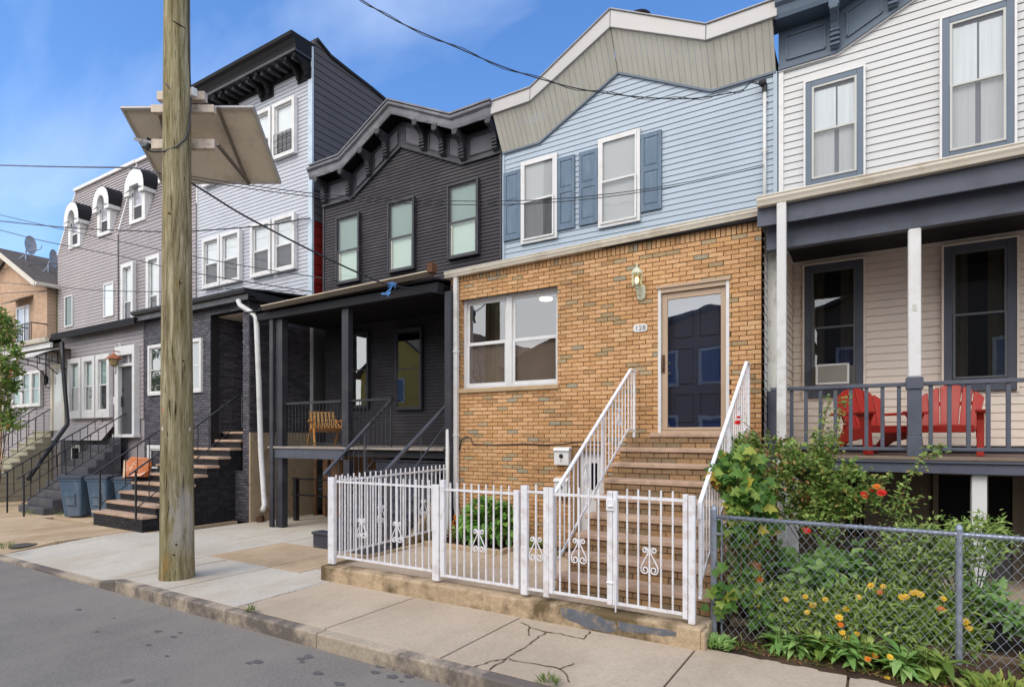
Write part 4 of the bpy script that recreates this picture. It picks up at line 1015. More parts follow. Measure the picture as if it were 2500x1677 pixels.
# porch
KY = 8.36; kzd = 1.79
m = MB(); m.box(KX0+.45, KX1, KY-.05, YU, kzd-.045, kzd); m.build('porch_floor', paint('gray porch floor', (150, 140, 132), .7, .3, .1, 3), kh, bevel=.008)
m = MB(); m.box(KX0+.47, -9.2, KY-.02, KY+.05, 1.535, kzd-.046); m.build('porch_fascia', SLATE, kh, bevel=.006)
m = MB(); m.box(KX0+.47, KX1, KY+.1, YU-.03, 1.60, 1.72); m.build('porch_joists', CHAR, kh)
m = MB(); siding(m, KX0+.1, KX1, 1.79, [(KX0+.1, 4.75), (KX1, 4.75)], .0745, .016, fplace(YU-.02)); m.build('porch_wall', CHARD, kh, fix=False)
m = MB(); siding(m, -8.5, KX1, .1, [(-8.5, 1.74), (KX1, 1.74)], .0745, .012, fplace(8.95)); m.build('stair_back', CHARD, kh, fix=False)
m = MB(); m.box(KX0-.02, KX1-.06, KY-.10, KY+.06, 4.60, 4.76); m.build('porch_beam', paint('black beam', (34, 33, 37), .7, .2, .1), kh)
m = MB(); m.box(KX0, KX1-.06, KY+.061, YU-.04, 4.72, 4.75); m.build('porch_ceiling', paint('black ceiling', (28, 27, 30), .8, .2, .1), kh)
m = MB(); m.prism([(KX0-.25, KY-.15, 4.80), (KX0-.25, YU-.022, 4.99), (KX0-.25, YU-.022, 5.02), (KX0-.25, KY-.15, 4.83)], (KX1-KX0+.20, 0, 0)); m.build('porch_roof', ROOFK, kh)
m = MB(); gut2(m, xs(641, KY-.2), KX1-.10, KY-.151, 4.86, 4.93, .09); gt = m.build('gutter', GUTB, kh, bevel=.003)
m = MB(); m.beam((xs(641, KY-.2), KY-.245, 4.866), (KX1-.12, KY-.245, 4.936), .02, .02); m.build('gutter_highlight', paint('cream highlight', (196, 182, 156), .5, .3, .1, 3), gt)  # added pale strip painting the highlight along the gutter's top edge
m = MB(); m.box(KX1-.16, KX1-.05, KY-.28, KY-.14, 4.90, 5.07); m.build('gutter_end', paint('rusty end', (96, 66, 48), .8, .2, .2, 8), gt)
m = MB(); m.prism([(KX1+.03, YB+.15, 5.02), (KX1+.03, YU-.03, 5.28), (KX1+.03, YU-.03, 5.0), (KX1+.03, YB+.15, 4.99)], (-.05, 0, 0)); m.build('flashing', ROOFK, kh)
def kpost(x0, x1, y0, y1, z0, z1): 
    m = MB(); m.box(x0, x1, y0, y1, z0, z1); m.build('porch_post', SLATE if False else CHAR, kh, bevel=.006)
kpost(xs(663, KY), xs(671.5, KY), KY-.06, KY-.0, 0, 4.6); kpost(xs(673, KY), xs(690, KY)-.02, KY+.001, KY+.15, 0, 4.6)
kpost(xs(834, KY), xs(850, KY), KY, KY+.13, kzd+.001, 4.6); kpost(xs(838, KY), xs(852, KY), KY+.0, KY+.13, 0, 1.53)
kpost(xs(1085, KY), xs(1100, KY), KY, KY+.15, .2, 4.6)
m = MB(); m.box(xs(1092, KY), KX1+.02, KY+.151, KY+.2, 1.79, 4.75); m.build('side_board', CHAR, kh)
# porch windows
for q in ((854.5, 905.5, 817, 809.4, 998, 996), (970.6, 1035.6, 805.6, 799, 1002, 1000)):
    w = window(kh, rect(*q, YU-.02), YU-.037, CHAR, .05, .085, sash=KSASH, sw=.03, glass=GLASSR, split=.5)
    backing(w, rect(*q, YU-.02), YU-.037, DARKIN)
# porch railing: rails with beaded bars
def kbars(x0, x1, nm='porch_railing'):
    m = MB(); y = KY+.07; zt_, zb = 2.60, 1.86
    zt_ = P(780, 982, y).z
    m.box(x0, x1, y-.022, y+.022, zt_-.02, zt_+.025); m.box(x0, x1, y-.012, y+.012, zb-.012, zb+.012)
    n = round((x1-x0)/.11)
    for i in range(1, n):
        x = x0+(x1-x0)*i/n; m.tube([(x, y, zb), (x, y, zt_-.02)], .007, 5)
        for k in range(5): m.lathe((x, y, zb+.36+k*.085-.02), [(.006, 0), (.018, .012), (.018, .024), (.006, .036)], 6)
    return m.build(nm, BLACKM, kh)
kbars(xs(690, KY+.07), xs(834, KY+.07)); kbars(xs(850, KY+.07), xs(957, KY+.07))
# void below the porch
PLB = paint('brown plaster', (126, 96, 72), .9, .1, .18, 1.2, dirt=(78, 62, 52), dirt_amt=.6, ds=1.5)
m = MB(); m.box(KX0+.02, -8.5, YU-.06, YU-.01, 0, 1.6); m.build('basement_wall', PLB, kh)
m = MB()
for px in (772, 800): m.tube([(xs(px, YU-.1), YU-.12, 0), (xs(px, YU-.1), YU-.12, 1.6)], .05, 8)
m.build('pipe', PLB, kh, smooth=True)
# steps of the charcoal house
KS0, KS1 = -8.5, -6.76
ks = thing('front_steps', 'dark painted steps with wide bottom step climbing to the charcoal porch', 'steps', (-7.6, 7.9, 0))
tz = [.29, .50, .705, .915, 1.13, 1.345, 1.56]; ty = [7.19, 7.41, 7.64, 7.88, 8.12, 8.35, 8.58]
DKST = paint('blue black step paint', (62, 63, 74), .5, .4, .14, 2.5, dirt=(92, 92, 98), dirt_amt=.5, ds=4, bump=.15, bs=30)
for k in range(7):
    x0 = -8.68 if k == 0 else KS0; q = random.Random(k)
    m = MB(); zb = 0 if k == 0 else tz[k-1]-.015
    m.box(x0, KS1, ty[k], (ty[k+1]+.06 if k < 6 else 8.94), zb, tz[k]-.05); m.build('riser', DKST, ks, bevel=.01)
    m = MB(); m.box(x0-.015, KS1+.015, ty[k]-.03, (ty[k+1]-.001 if k < 6 else 8.94), tz[k]-.049, tz[k]); m.build('tread', DKST, ks, bevel=.012)
m = MB(); m.prism([(KS1-.02, 7.25, 0), (KS1-.02, 8.9, 0), (KS1-.02, 8.9, 1.4), (KS1-.02, 7.3, .1)], (.12, 0, 0)); m.build('stringer', WALLC, ks)
def hand_rail(name, label, A, B, rail, low=None, step=.115, m=BLACKM, w=.045, h=.025, posts=(), flat=None, scrolls=(), end_post=None, r=.007, group=None):
    """sloping rail A->B (tops), low rail parallel below, upright bars between"""
    A, B = Vector(A), Vector(B)
    root = thing(name, label, 'railing', (A.x, A.y, A.z-1), group)
    q = MB(); q.beam(A, B, w, h)
    if flat: q.beam(B, flat, w, h)
    q.build('handrail', m, root, bevel=.004)
    if low is not None:
        a, b = Vector(low[0]), Vector(low[1]); q = MB(); q.beam(a, b, .024, .014)
        if len(low) > 2: q.beam(b, low[2], .024, .014)
        q.build('bottom_rail', m, root)
        q = MB(); n = max(2, round((b-a).xy.length/step))
        for i in range(1, n):
            p = a.lerp(b, i/n); t = (p.xy-A.xy).length/max(1e-6, (B.xy-A.xy).length); zt_ = A.z+(B.z-A.z)*t
            q.tube([(p.x, p.y, p.z), (p.x, p.y, zt_)], r, 4)
        q.build('bars', m, root)
        for t in scrolls:
            p = a.lerp(b, t); d = Vector((0, 1, 0)) if abs((B-A).y) > abs((B-A).x) else Vector((1, 0, 0))
            q = MB(); tt = (p.xy-A.xy).length/(B.xy-A.xy).length; zt_ = A.z+(B.z-A.z)*tt
            scroll(q, (p.x, p.y, (p.z+zt_)/2-.14), d, 1., .007); q.build('scroll', m, root)
    for (p, z0, z1) in posts:
        q = MB(); q.box(p[0]-.016, p[0]+.016, p[1]-.016, p[1]+.016, z0, z1); q.build('post', m, root)
    return root
CHARRAIL = paint('charcoal rail', (74, 75, 82), .4, .45, .08, 3)
A = PX(791, 1158, -8.52); B = PX(955, 977, -8.52)
hand_rail('stair_railing', 'left black iron handrail of the charcoal house steps, with many upright bars', A, B, 0, low=(A-Vector((0, -.1, .87)), B-Vector((0, .04, .78))), step=.125, posts=[((A.x, A.y+.12), .0, A.z+.05), ((B.x, B.y), kzd, B.z-.01), ((A.x, 8.32), .5, 2.08)], flat=(B.x+.0, B.y+.25, B.z), w=.07, h=.04, m=CHARRAIL)
A = PX(941, 1150, -6.80); B = PX(1095, 984, -6.80)
hand_rail('stair_railing', 'right black iron handrail of the charcoal house steps, with plain double rail', A, B, 0, low=(A-Vector((0, -.2, .42)), B-Vector((0, .1, .42)),), step=9, posts=[((A.x, A.y+.1), .3, A.z+.04), ((B.x, B.y), 1.0, B.z)], w=.07, h=.04, m=CHARRAIL)
# iron work bench under the porch
wb = thing('bench_frame', 'black iron bench frame standing under the charcoal porch', 'frame', (-9.6, 9.2, 0))
bx0, bx1 = xs(722, 9.3), -8.75
for zz in (.62, 1.0):
    m = MB(); m.beam((bx0-.1, 9.28, zz), (bx1, 9.3, zz+.02), .05, .035); m.build('rail', BLACKM, wb)
for x in (bx0+.03, bx1): m = MB(); m.box(x-.05, x+.05, 9.24, 9.34, 0, 1.03); m.build('leg', BLACKM, wb)
# wooden lounge chair on the porch
OAK = paint('honey oak', (198, 140, 72), .5, .35, .14, 7, stretch=(1, 1, .3)); CUSH = paint('woven seat', (176, 138, 88), .8, .2, .12, 8)
cp = P(792, 1088, 8.95); lc = thing('lounge_chair', 'honey wood lounge chair with slatted back on the charcoal porch', 'chair', (cp.x, 9.0, kzd+.001))
M = Matrix.Translation((cp.x, 9.0, kzd+.001)) @ Matrix.Rotation(R(62), 4, 'Z')
def lpart(m, nm, mt, par=lc, bev=.006): m.xf(M); return m.build(nm, mt, par, bevel=bev)
m = MB(); m.prism([(-.28, -.28, .40), (.28, -.28, .40), (.28, .22, .31), (-.28, .22, .31)], (0, 0, .05)); lpart(m, 'seat', OAK)
m = MB()
for i in range(7): x = -.255+i*.085; m.beam((x, .21, .33), (x, .44, .78), .062, .02, (0, 1, 0))
m.beam((-.29, .225, .37), (.29, .225, .37), .035, .03); m.beam((-.29, .43, .76), (.29, .43, .76), .035, .03); lpart(m, 'backrest', CUSH)
for s in (-1, 1):
    m = MB(); m.beam((s*.31, -.34, .58), (s*.31, .36, .55), .055, .025); lpart(m, 'arm', OAK)
    m = MB(); m.beam((s*.31, -.30, 0), (s*.31, -.16, .57), .035, .05, (0, 1, 0)); lpart(m, 'leg', OAK)
    m = MB(); m.beam((s*.31, .50, 0), (s*.31, .10, .42), .035, .05, (0, 1, 0)); m.beam((s*.30, -.1, .36), (s*.30, .38, .60), .03, .035, (0, 1, 0)); lpart(m, 'leg', OAK)

# ================================================================ TALL LAVENDER HOUSE
TX0, TX1 = -17.67, -12.40
th = thing('row_house', 'tall three storey house with lavender gray siding, white window casings and black bracketed cornice', 'house', (-15, YU, 0))
tz1 = P(765, 100, YU).z
mb = MB(); siding(mb, TX0, TX1-.10, 5.2, [(TX0, 11.8), (TX1-.10, 11.8)], .102, .014, fplace(YU)); mb.build('siding_wall', LAV, th, fix=False)
m = MB(); m.box(TX1-.17, TX1-.01, YU-.03, YU+.03, 5.3, tz1-.15); m.build('corner_trim', paint('pale blue corner', (186, 200, 212), .5, .3, .06, 2, dirt=(150, 165, 178), dirt_amt=.5, ds=5), th)
m = MB(); m.box(TX0, TX0+.05, YU-.03, YU, 5.3, 11.3); m.build('corner_trim', WHITE, th)
# side wall: slate siding above, red siding below
roofp = [(P(769, 96, YU), 0)]
side_pts = [(YU+.1, tz1-.1), (11.6, tz1-1.0), (13.5, tz1-1.42), (20, tz1-2.6)]
def zs(px, py): v = PX(px, py, TX1); return (v.y, v.z)
side_pts = [(YU+.10, zs(769, 96)[1])]+[zs(*p) for p in ((806, 140), (855, 179), (905, 217), (948, 253))]
side_pts.append((20, side_pts[-1][1]+(20-side_pts[-1][0])*(side_pts[-1][1]-side_pts[1][1])/(side_pts[-1][0]-side_pts[1][0])))
mb = MB(); siding(mb, YU+.03, 20, 7.6, [(YU+.03, side_pts[0][1])]+side_pts[1:], .198, .018, splace(TX1)); mb.build('side_siding', SIDED, th, fix=False)
mb = MB(); siding(mb, YU+.03, 20, 5.0, [(YU+.03, 7.6), (20, 7.6)], .25, .018, splace(TX1-.02)); mb.build('red_siding', REDS, th, fix=False)
m = MB()
for (a, za), (b, zb) in zip(side_pts[:-1], side_pts[1:]):
    m.prism([(TX1-.3, a, za-.03), (TX1+.06, a, za-.03), (TX1+.06, a, za+.05), (TX1-.3, a, za+.05)], (0, b-a, zb-za))
m.build('roof_edge', ROOFK, th)
m = MB(); pr = [(TX0, y, z) for y, z in [(YU+.05, side_pts[0][1]-.02)]+side_pts[1:]]+[(TX0, 20, 1), (TX0, YU+.05, 1)]
m.prism(pr, (TX1-TX0-.02, 0, 0)); m.build('house_body', SIDED, th)
# cornice: crown, soffit, frieze, modillions, paired brackets
ty_ = YU-.62
CORN = paint('matt black cornice', (27, 27, 30), .75, .2, .15, 3)
cz = P(727, 64, ty_).z; wz = P(760, 160, YU).z
m = MB(); prf = [(0, 0), (-.05, 0), (-.07, .10), (-.13, .22), (-.19, .28), (-.20, .36), (.72, .40), (.72, 0)]
zc0 = cz-.40
m.prism([(TX0, ty_+.16+a, zc0+b) for a, b in prf], (TX1-TX0-.02, 0, 0)); m.build('crown', CORN, th)
m = MB(); m.prism([(TX0, ty_+.10+a, zc0-.07+b) for a, b in ((0, 0), (-.02, .0), (-.02, .065), (.5, .065), (.5, 0))], (TX1-TX0-.03, 0, 0)); m.build('bed_mould', CHAR, th)
m = MB(); m.box(TX0, TX1-.05, YU-.06, YU-.001, 11.55, zc0-.071); m.build('frieze', CORN, th)
m = MB(); n = 16
for i in range(n):
    x = TX0+.25+(TX1-TX0-.5)*i/(n-1); m = MB(); m.box(x-.055, x+.055, ty_+.18, YU-.061, zc0-.17, zc0-.071); m.build('modillion', CHAR, th, bevel=.01)
for xc in (TX0+.25, TX0+1.83, TX0+3.42, TX1-.30):
    for dx in (-.17, .17):
        m = MB(); x = xc+dx; m.prism([(x-.05, YU-.061+a, zc0-.071+b) for a, b in ((0, 0), (-.44, 0), (-.44, -.10), (-.28, -.14), (-.18, -.20), (-.14, -.27), (-.09, -.33), (-.08, -.38), (0, -.42))], (.10, 0, 0)); m.build('bracket', CORN, th, bevel=.012)
for xc in (TX0+.25, TX0+1.83, TX0+3.42, TX1-.30):
    m = MB(); m.box(xc-.27, xc+.27, YU-.05, YU-.0155, zc0-.52, 11.549)
    m.build('bracket_pad', CORN, th)
tw = [rect(502.8, 545, 589, 579.6, 711.5, 702.5, YU), rect(547.4, 594.6, 577.5, 562, 700, 688.5, YU), rect(620, 670, 554.6, 536.7, 681, 669, YU), rect(674, 728, 533, 517, 669, 655, YU)]
zz0 = sum(q[2] for q in tw)/4; zz1 = sum(q[3] for q in tw)/4
t3 = rect(676, 732, 261, 236, 398, 373, YU)
for i, q in enumerate(tw):
    window(th, (q[0], q[1], zz0, zz1), YU-.016, WHITE, .10, .12, sash=WHITE, sw=.04, glass=GLASS, up=BLINDW, low=SCREEN, split=.52)
for i, q in enumerate(tw):
    w = window(th, (q[0], q[1], t3[2], t3[3]), YU-.016, WHITE, .10, .12, sash=WHITE, sw=.04, glass=GLASS, up=BLINDW, low=SCREEN, split=.55)
    if i > 1:
        m = MB(); a, b = q[0]+.1, q[1]-.1; z0 = t3[2]+.12; zt_ = z0+.52; y = YU-.15
        for k in range(5): x = a+(b-a)*k/4; m.tube([(x, y, z0), (x, y, zt_)], .008, 4)
        for z_ in (z0, z0+.17, z0+.34, zt_): m.tube([(a, y, z_), (b, y, z_)], .008, 4)
        m.build('window_guard', BLACKM, w)
# black brick ground floor
EX0, EX1 = -17.2, -12.50
rx0, rx1 = xs(515, YB), xs(594, YB); rz1 = P(516, 770, YB).z
gw = rect(366, 497, 846, 824, 968, 956, YB)
bwn = (xs(363, YB), xs(393, YB)+.75, .55, P(375, 1086, YB).z)
hol = [(rx0, rx1, 1.2, rz1), (gw[0], gw[1], gw[2], gw[3]), bwn]
m = MB(); bricks(m, EX0, EX1, 0, 5.28, YB, hol, seed=21); m.build('brick_front', BLKB, th)
m = MB(); wall_with_holes(m, EX0, EX1, 0, 5.3, YB, YB+.2, hol); m.build('mortar', MORTK, th)
m = MB(); bricks(m, YB, YU+.1, 2.1, 5.28, 0, (), seed=23, side=EX1+.0); m.build('brick_side', BLKB, th)
m = MB(); m.box(EX1-.15, EX1, YB+.201, YU+.1, 0, 5.3); m.build('mortar_side', MORTK, th)
m = MB(); m.box(EX1+.001, EX1+.05, YB-.02, YU+.1, 0, 2.1); m.build('stucco_base', paint('pale stucco', (176, 158, 134), .9, .1, .14, 2, dirt=(104, 84, 66), dirt_amt=.6, ds=2), th)
m = MB(); m.box(EX1-.06, EX1+.035, YU-.03, YU+.1, 2.1, 4.9); m.build('corner_strip', WHITE, th)
# recessed entry
ry = YB+1.3
m = MB(); bricks(m, YB+.2, ry, 2.1, rz1, 0, (), seed=29, side=rx0-.12); m.build('entry_side', BLKB, th)
m = MB(); bricks(m, rx0-.1, rx1+.1, 2.1, rz1, ry, (), seed=31); m.box(rx0-.1, rx1+.1, ry, ry+.05, 2.1, rz1); m.build('entry_back', BLKB, th)
m = MB(); m.box(rx0-.15, rx1+.15, YB+.201, ry, rz1, rz1+.05); m.build('entry_ceiling', paint('cream ceiling', (206, 196, 180), .7, .2, .05), th)
m = MB(); m.box(rx1, rx1+.05, YB+.201, ry, 2.1, rz1); m.build('entry_side', MORTK, th)
m = MB(); m.prism([(EX0-.1, YB-.22, 5.36), (EX0-.1, YU-.02, 5.56), (EX0-.1, YU-.02, 5.6), (EX0-.1, YB-.22, 5.40)], (EX1-EX0+.35, 0, 0)); m.build('porch_roof', ROOFK, th)
m = MB(); m.box(EX0-.1, EX1+.25, YB-.22, YB-.18, 5.15, 5.359); m.box(EX0-.1, EX1+.25, YB-.179, YB-.02, 5.20, 5.24); m.box(EX1+.21, EX1+.25, YB-.179, YU-.02, 5.17, 5.36); m.box(EX1+.02, EX1+.209, YB-.0, YU-.02, 5.25, 5.28); m.build('eaves', BLACKM, th)
m = MB(); gut2(m, EX0-.1, EX1+.25, YB-.221, 5.40, 5.40, .11); m.build('gutter', BLACKM, th)
# ground floor windows
q = gw; xm = (q[0]+q[1])/2
REFB = paint('curtained glass back', (150, 156, 160), .8, .1, .2, 1.2, stretch=(3, 1, .5))
for a, b in ((q[0], xm-.35), (xm-.35, xm+.35), (xm+.35, q[1])):
    w = window(th, (a+.005, b-.005, q[2], q[3]), YB+.03, WHITE, .085, .10, sash=WHITE, sw=.03, glass=GLASSR, up=REFB, low=REFB, split=.5)
w = window(th, bwn, YB+.03, WHITE, .11, .08, sash=WHITE, sw=.04, glass=GLASS, up=SCREEN, low=SCREEN)
# downspout of the porch roof
m = MB(); pts = [P(a, b, YB-.25) for a, b in ((582, 733), (586, 745), (622, 768), (626, 778), (632, 930), (637, 1100), (646, 1232))]
m.tube(pts+[P(641, 1246, YB-.35)], .058, 10); m.build('downspout', DSP, th, smooth=True)
# stoop of the black brick house
tp = thing('front_steps', 'black brick stoop with brownstone treads behind the utility pole', 'steps', (-14, 7.5, 0))
TS0, TS1 = -15.2, -13.0
tpz = [.33+.2*k for k in range(10)]; tpy = [6.38+.281*k for k in range(10)]
zp = 0; core = MB()
for k in range(10):
    x0 = TS0 if k < 9 else -14.2
    m = MB(); bricks(m, x0+.04, TS1-.04, zp, tpz[k]-.06, tpy[k]+.04, seed=60+k, d=.012); m.build('riser', BLKD, tp)
    core.box(x0+.04, TS1-.05, tpy[k]+.04, (tpy[k+1]+.0399 if k < 9 else 9.4), 0, tpz[k]-.061)
    q = random.Random(k+5); n = 8; y1 = tpy[k+1]+.038 if k < 9 else 9.4
    m = MB(); pts = [(x0+(TS1-x0)*i/n, tpy[k]+q.uniform(-.012, .006)) for i in range(n+1)]
    m.prism([(a, b, tpz[k]-.059) for a, b in pts]+[(TS1, y1, tpz[k]-.059), (x0, y1, tpz[k]-.059)], (0, 0, .059)); m.build('tread', TREAD, tp, bevel=.012)
    zp = tpz[k]
core.build('core', MORTK, tp)
m = MB()
for k in range(10): bricks(m, tpy[k]+.05, (tpy[k+1]+.04 if k < 9 else YB-.02 if False else tpy[k]+.3), 0, tpz[k]-.07, 0, (), seed=80+k, side=TS1-.05, d=.012)
bricks(m, tpy[4], YB, 0, .01+tpz[4]-.1, 0, (), seed=95, side=TS1+.35) if False else None
m.build('side_brick', BLKD, tp)
A = G(347, 1290, 0); 
RB = lambda x, y0, y1, z0, z1: ((x, y0, z0), (x, y1, z1))
XR_ = TS1-.12; A = PX(314, 1160, XR_); B = PX(592, 958, XR_)
hand_rail('stair_railing', 'black iron railing on the right of the brownstone stoop behind the pole', A, B, 0, low=((XR_, A.y+.14, A.z-.70), (XR_, B.y-.05, B.z-.74)), step=.27, posts=[((XR_, A.y+.14), A.z-.95, A.z+.08), ((XR_, B.y), B.z-.85, B.z)], flat=(XR_, B.y+.12, B.z+.02), r=.010, w=.05)
XL_ = TS0+.14; A = PX(227, 1158, XL_); B = PX(500, 976, XL_)
hand_rail('stair_railing', 'black iron railing on the left of the brownstone stoop, nearer the trash bins', A, B, 0, low=((XL_, A.y+.14, A.z-.70), (XL_, B.y-.05, B.z-.74)), step=.27, posts=[((XL_, A.y+.14), A.z-.95, A.z+.08), ((XL_, B.y), B.z-.85, B.z)], r=.010, w=.05)
# ================================================================ MANSARD HOUSES
def mansard(label, x0, x1, m, zbrk, ztop, dormers, seed, mid=False):
    root = thing('row_house', label, 'house', ((x0+x1)/2, YU, 0))
    mb = MB(); siding(mb, x0, x1, 5.2, [(x0, zbrk), (x1, zbrk)], .118, .014, fplace(YU)); mb.build('siding_wall', m, root, fix=False)
    # steep lower roof, sided like the wall
    n = round((ztop-zbrk)/.118); hh = (ztop-zbrk)/n; back = .62
    mb = MB()
    for k in range(n):
        za, zb = zbrk+k*hh, zbrk+(k+1)*hh; ya, yb = YU+back*k/n, YU+back*(k+1)/n
        mb.add([(x0, ya-.022, za), (x1, ya-.022, za), (x1, yb+.002, zb-.008), (x0, yb+.002, zb-.008)], [(0, 1, 2, 3)])
        mb.add([(x0, ya-.022, za), (x1, ya-.022, za), (x1, ya+.018, za), (x0, ya+.018, za)], [(0, 1, 2, 3)])
    mb.build('mansard_slope', m, root, fix=False)
    q = MB(); q.prism([(x0+.01, YU+.02, .1), (x0+.01, YU+.02, zbrk), (x0+.01, YU+back+.02, ztop), (x0+.01, YU+9, ztop-.2), (x0+.01, YU+9, .1)], (x1-x0-.02, 0, 0)); q.build('house_body', m, root)
    q = MB(); q.box(x0-.02, x1, YU+back-.10, YU+back+.6, ztop, ztop+.11); q.build('roof_edge', WHITE, root)
    q = MB(); q.beam((x0+.03, YU-.02, zbrk), (x0+.03, YU+back-.02, ztop), .06, .05, (0, 1, 0)); q.build('corner_trim', WHITE, root)
    q = MB(); q.box(x1-.03, x1+.025, YU-.03, YU, 5.2, zbrk); q.build('edge_board', paint('dark joint board', (88, 84, 88), .6, .3, .1), root)
    for (dx0, dx1, dz0, dzt, arch) in dormers:
        w = dx1-dx0; cx_ = (dx0+dx1)/2; yf = YU-.05; sp = dzt-.62
        # front board with an opening
        d = MB(); ww = .20; op0, op1 = dx0+ww, dx1-ww
        yb = YU+.40
        d.box(dx0, op0, yf, yf+.10, dz0, sp); d.box(op1, dx1, yf, yf+.10, dz0, sp); d.box(op0, op1, yf, yf+.10, dz0, dz0+.12)
        d.prism([(dx0, yf+.101, dz0), (dx0, yf+.101, sp), (dx0, YU+.42, sp)], (.05, 0, 0)); d.prism([(dx1-.05, yf+.101, dz0), (dx1-.05, yf+.101, sp), (dx1-.05, YU+.42, sp)], (.05, 0, 0))
        df = d.build('dormer', WHITE, root, bevel=.01)
        hd = MB(); N = 14; outer, inner = [], []
        ro = w/2+.12; ht = dzt-sp
        for k in range(N+1):
            a = math.pi*k/N
            outer.append((cx_+ro*math.cos(a), sp-.10+(ht+.10)*math.sin(a)**.8)); inner.append((cx_+(op1-op0)/2*math.cos(a), sp-.02+((ht-.28) if arch else .10)*math.sin(a)**(1. if arch else .12)))
        for k in range(N):
            hd.prism([(outer[k][0], yf-.10, outer[k][1]), (outer[k+1][0], yf-.10, outer[k+1][1]), (inner[k+1][0], yf-.10, inner[k+1][1]), (inner[k][0], yf-.10, inner[k][1])], (0, .20, 0))
        hd.box(cx_+(op1-op0)/2+.0, cx_+ro, yf-.10, YU+.36, sp-.22, sp-.10); hd.box(cx_-ro, cx_-(op1-op0)/2, yf-.10, YU+.36, sp-.22, sp-.10)
        hd.build('dormer_head', WHITE, df)
        rf = MB()
        for k in range(N):
            o1, o2 = outer[k], outer[k+1]
            rf.add([(o1[0], yf-.097, o1[1]+.004), (o2[0], yf-.097, o2[1]+.004), (o2[0], YU+.6, o2[1]+.005), (o1[0], YU+.6, o1[1]+.005), (cx_+(o1[0]-cx_)*1.03, yf-.097, o1[1]+.018), (cx_+(o2[0]-cx_)*1.03, yf-.097, o2[1]+.018), (cx_+(o2[0]-cx_)*1.05, YU+.6, o2[1]+.03), (cx_+(o1[0]-cx_)*1.05, YU+.6, o1[1]+.03)],
                   [(0,3,2,1),(4,5,6,7),(0,1,5,4),(1,2,6,5),(2,3,7,6),(3,0,4,7)])
        rf.build('dormer_roof', ROOFK, df)
        wn = MB(); zt_ = dzt-.24 if arch else sp+.08
        wn.poly([(op0, yf+.07, dz0+.12), (op1, yf+.07, dz0+.12), (op1, yf+.07, zt_), (op0, yf+.07, zt_)]); pn = wn.build('window', paint('dormer pane', (150, 150, 160), .15, .6, .2, 1), df, fix=False)
        s = MB(); zm = (dz0+sp)/2; s.box(op0, op1, yf+.04, yf+.06, zm-.025, zm+.025); s.box(op0, op0+.035, yf+.045, yf+.065, dz0+.12, zt_); s.box(op1-.035, op1, yf+.045, yf+.065, dz0+.12, zt_); s.build('sash', WHITE, pn)
        s = MB(); s.poly([(op0+.035, yf+.062, dz0+.12), (op1-.035, yf+.062, dz0+.12), (op1-.035, yf+.062, zm-.02), (op0+.035, yf+.062, zm-.02)]); s.build('screen', SCREEN, pn, fix=False)
    return root
A0, A1, B0 = -22.46, TX0+.01, -27.21
ra = mansard('mauve gray mansard house with a square topped white dormer, left of the tall lavender house', A0, A1, MANS, 9.13, 11.74, [(-21.66, -20.64, 9.2, 10.97, False), (-19.5, -18.5, 9.2, 10.97, False)], 1)
rb = mansard('mauve gray mansard house with two arched white dormers at the end of the attached row', B0, A0, MANB, 9.05, 11.76, [(-26.22, -25.26, 9.12, 10.80, True), (-23.93, -22.98, 9.18, 10.87, True)], 2)
a1 = rect(305, 335, 649, 640, 766, 757, YU); dxa = xs(366.6, YU)-xs(305, YU)
for i in range(2):
    window(ra, (a1[0]+dxa*i, a1[1]+dxa*i, 5.5, a1[3]), YU-.016, WHITE, .14, .13, sw=.04, glass=GLASS, up=BLINDW, low=SCREEN, split=.55)
for q, lab in (((160.7, 180, 726, 718, 800, 796), 'dark narrow window'), ((255.6, 280, 695, 687.5, 777, 770), 'narrow window with a sky reflection painted into its pane')):
    rc = rect(*q, YU)
    f = MB(); f.box(rc[0], rc[0]+.05, YU-.05, YU-.001, rc[2], rc[3]); f.box(rc[1]-.05, rc[1], YU-.05, YU-.001, rc[2], rc[3]); f.box(rc[0]+.05, rc[1]-.05, YU-.05, YU-.001, rc[2], rc[2]+.05); f.box(rc[0]+.05, rc[1]-.05, YU-.05, YU-.001, rc[3]-.05, rc[3])
    w = f.build('window', WHITE, rb); w['label'] = lab
    p = MB(); p.poly([(rc[0]+.05, YU-.02, rc[2]+.05), (rc[1]-.05, YU-.02, rc[2]+.05), (rc[1]-.05, YU-.02, rc[3]-.05), (rc[0]+.05, YU-.02, rc[3]-.05)])
    p.build('pane', paint('green dark pane', (38, 62, 48), .06, .7, .3, 1) if 'dark' in lab else paint('sky reflection pane', (206, 214, 222), .06, .7, .05, 1), w, fix=False)  # the pale pane carries a sky reflection in its colour
# ---- ground floor of the first mansard house
y = YB
GX0, GX1 = -22.3, -17.25
m = MB(); siding(m, GX0, GX1, 2.5, [(GX0, 5.2), (GX1, 5.2)], .118, .014, fplace(YB)); m.build('porch_wall', MANS, ra, fix=False)
m = MB(); m.box(GX0, GX1, YB+.02, YU, .0, 5.2); m.build('porch_body', MANS, ra)
sk0, sk1 = xs(165, YB), xs(290, YB)
m = MB()
for k in range(5):
    za, zb = 2.5-.12*(k+1), 2.5-.12*k; ya, yb2 = YB-.09*(k+1), YB-.09*k
    m.add([(sk0, ya-.012, za), (sk1+.0, ya-.012, za), (sk1, yb2, zb), (sk0, yb2, zb)], [(0, 1, 2, 3)]); m.add([(sk0, ya-.012, za), (sk1, ya-.012, za), (sk1, ya, za), (sk0, ya, za)], [(0, 1, 2, 3)])
m.build('skirt', MANB, ra, fix=False)
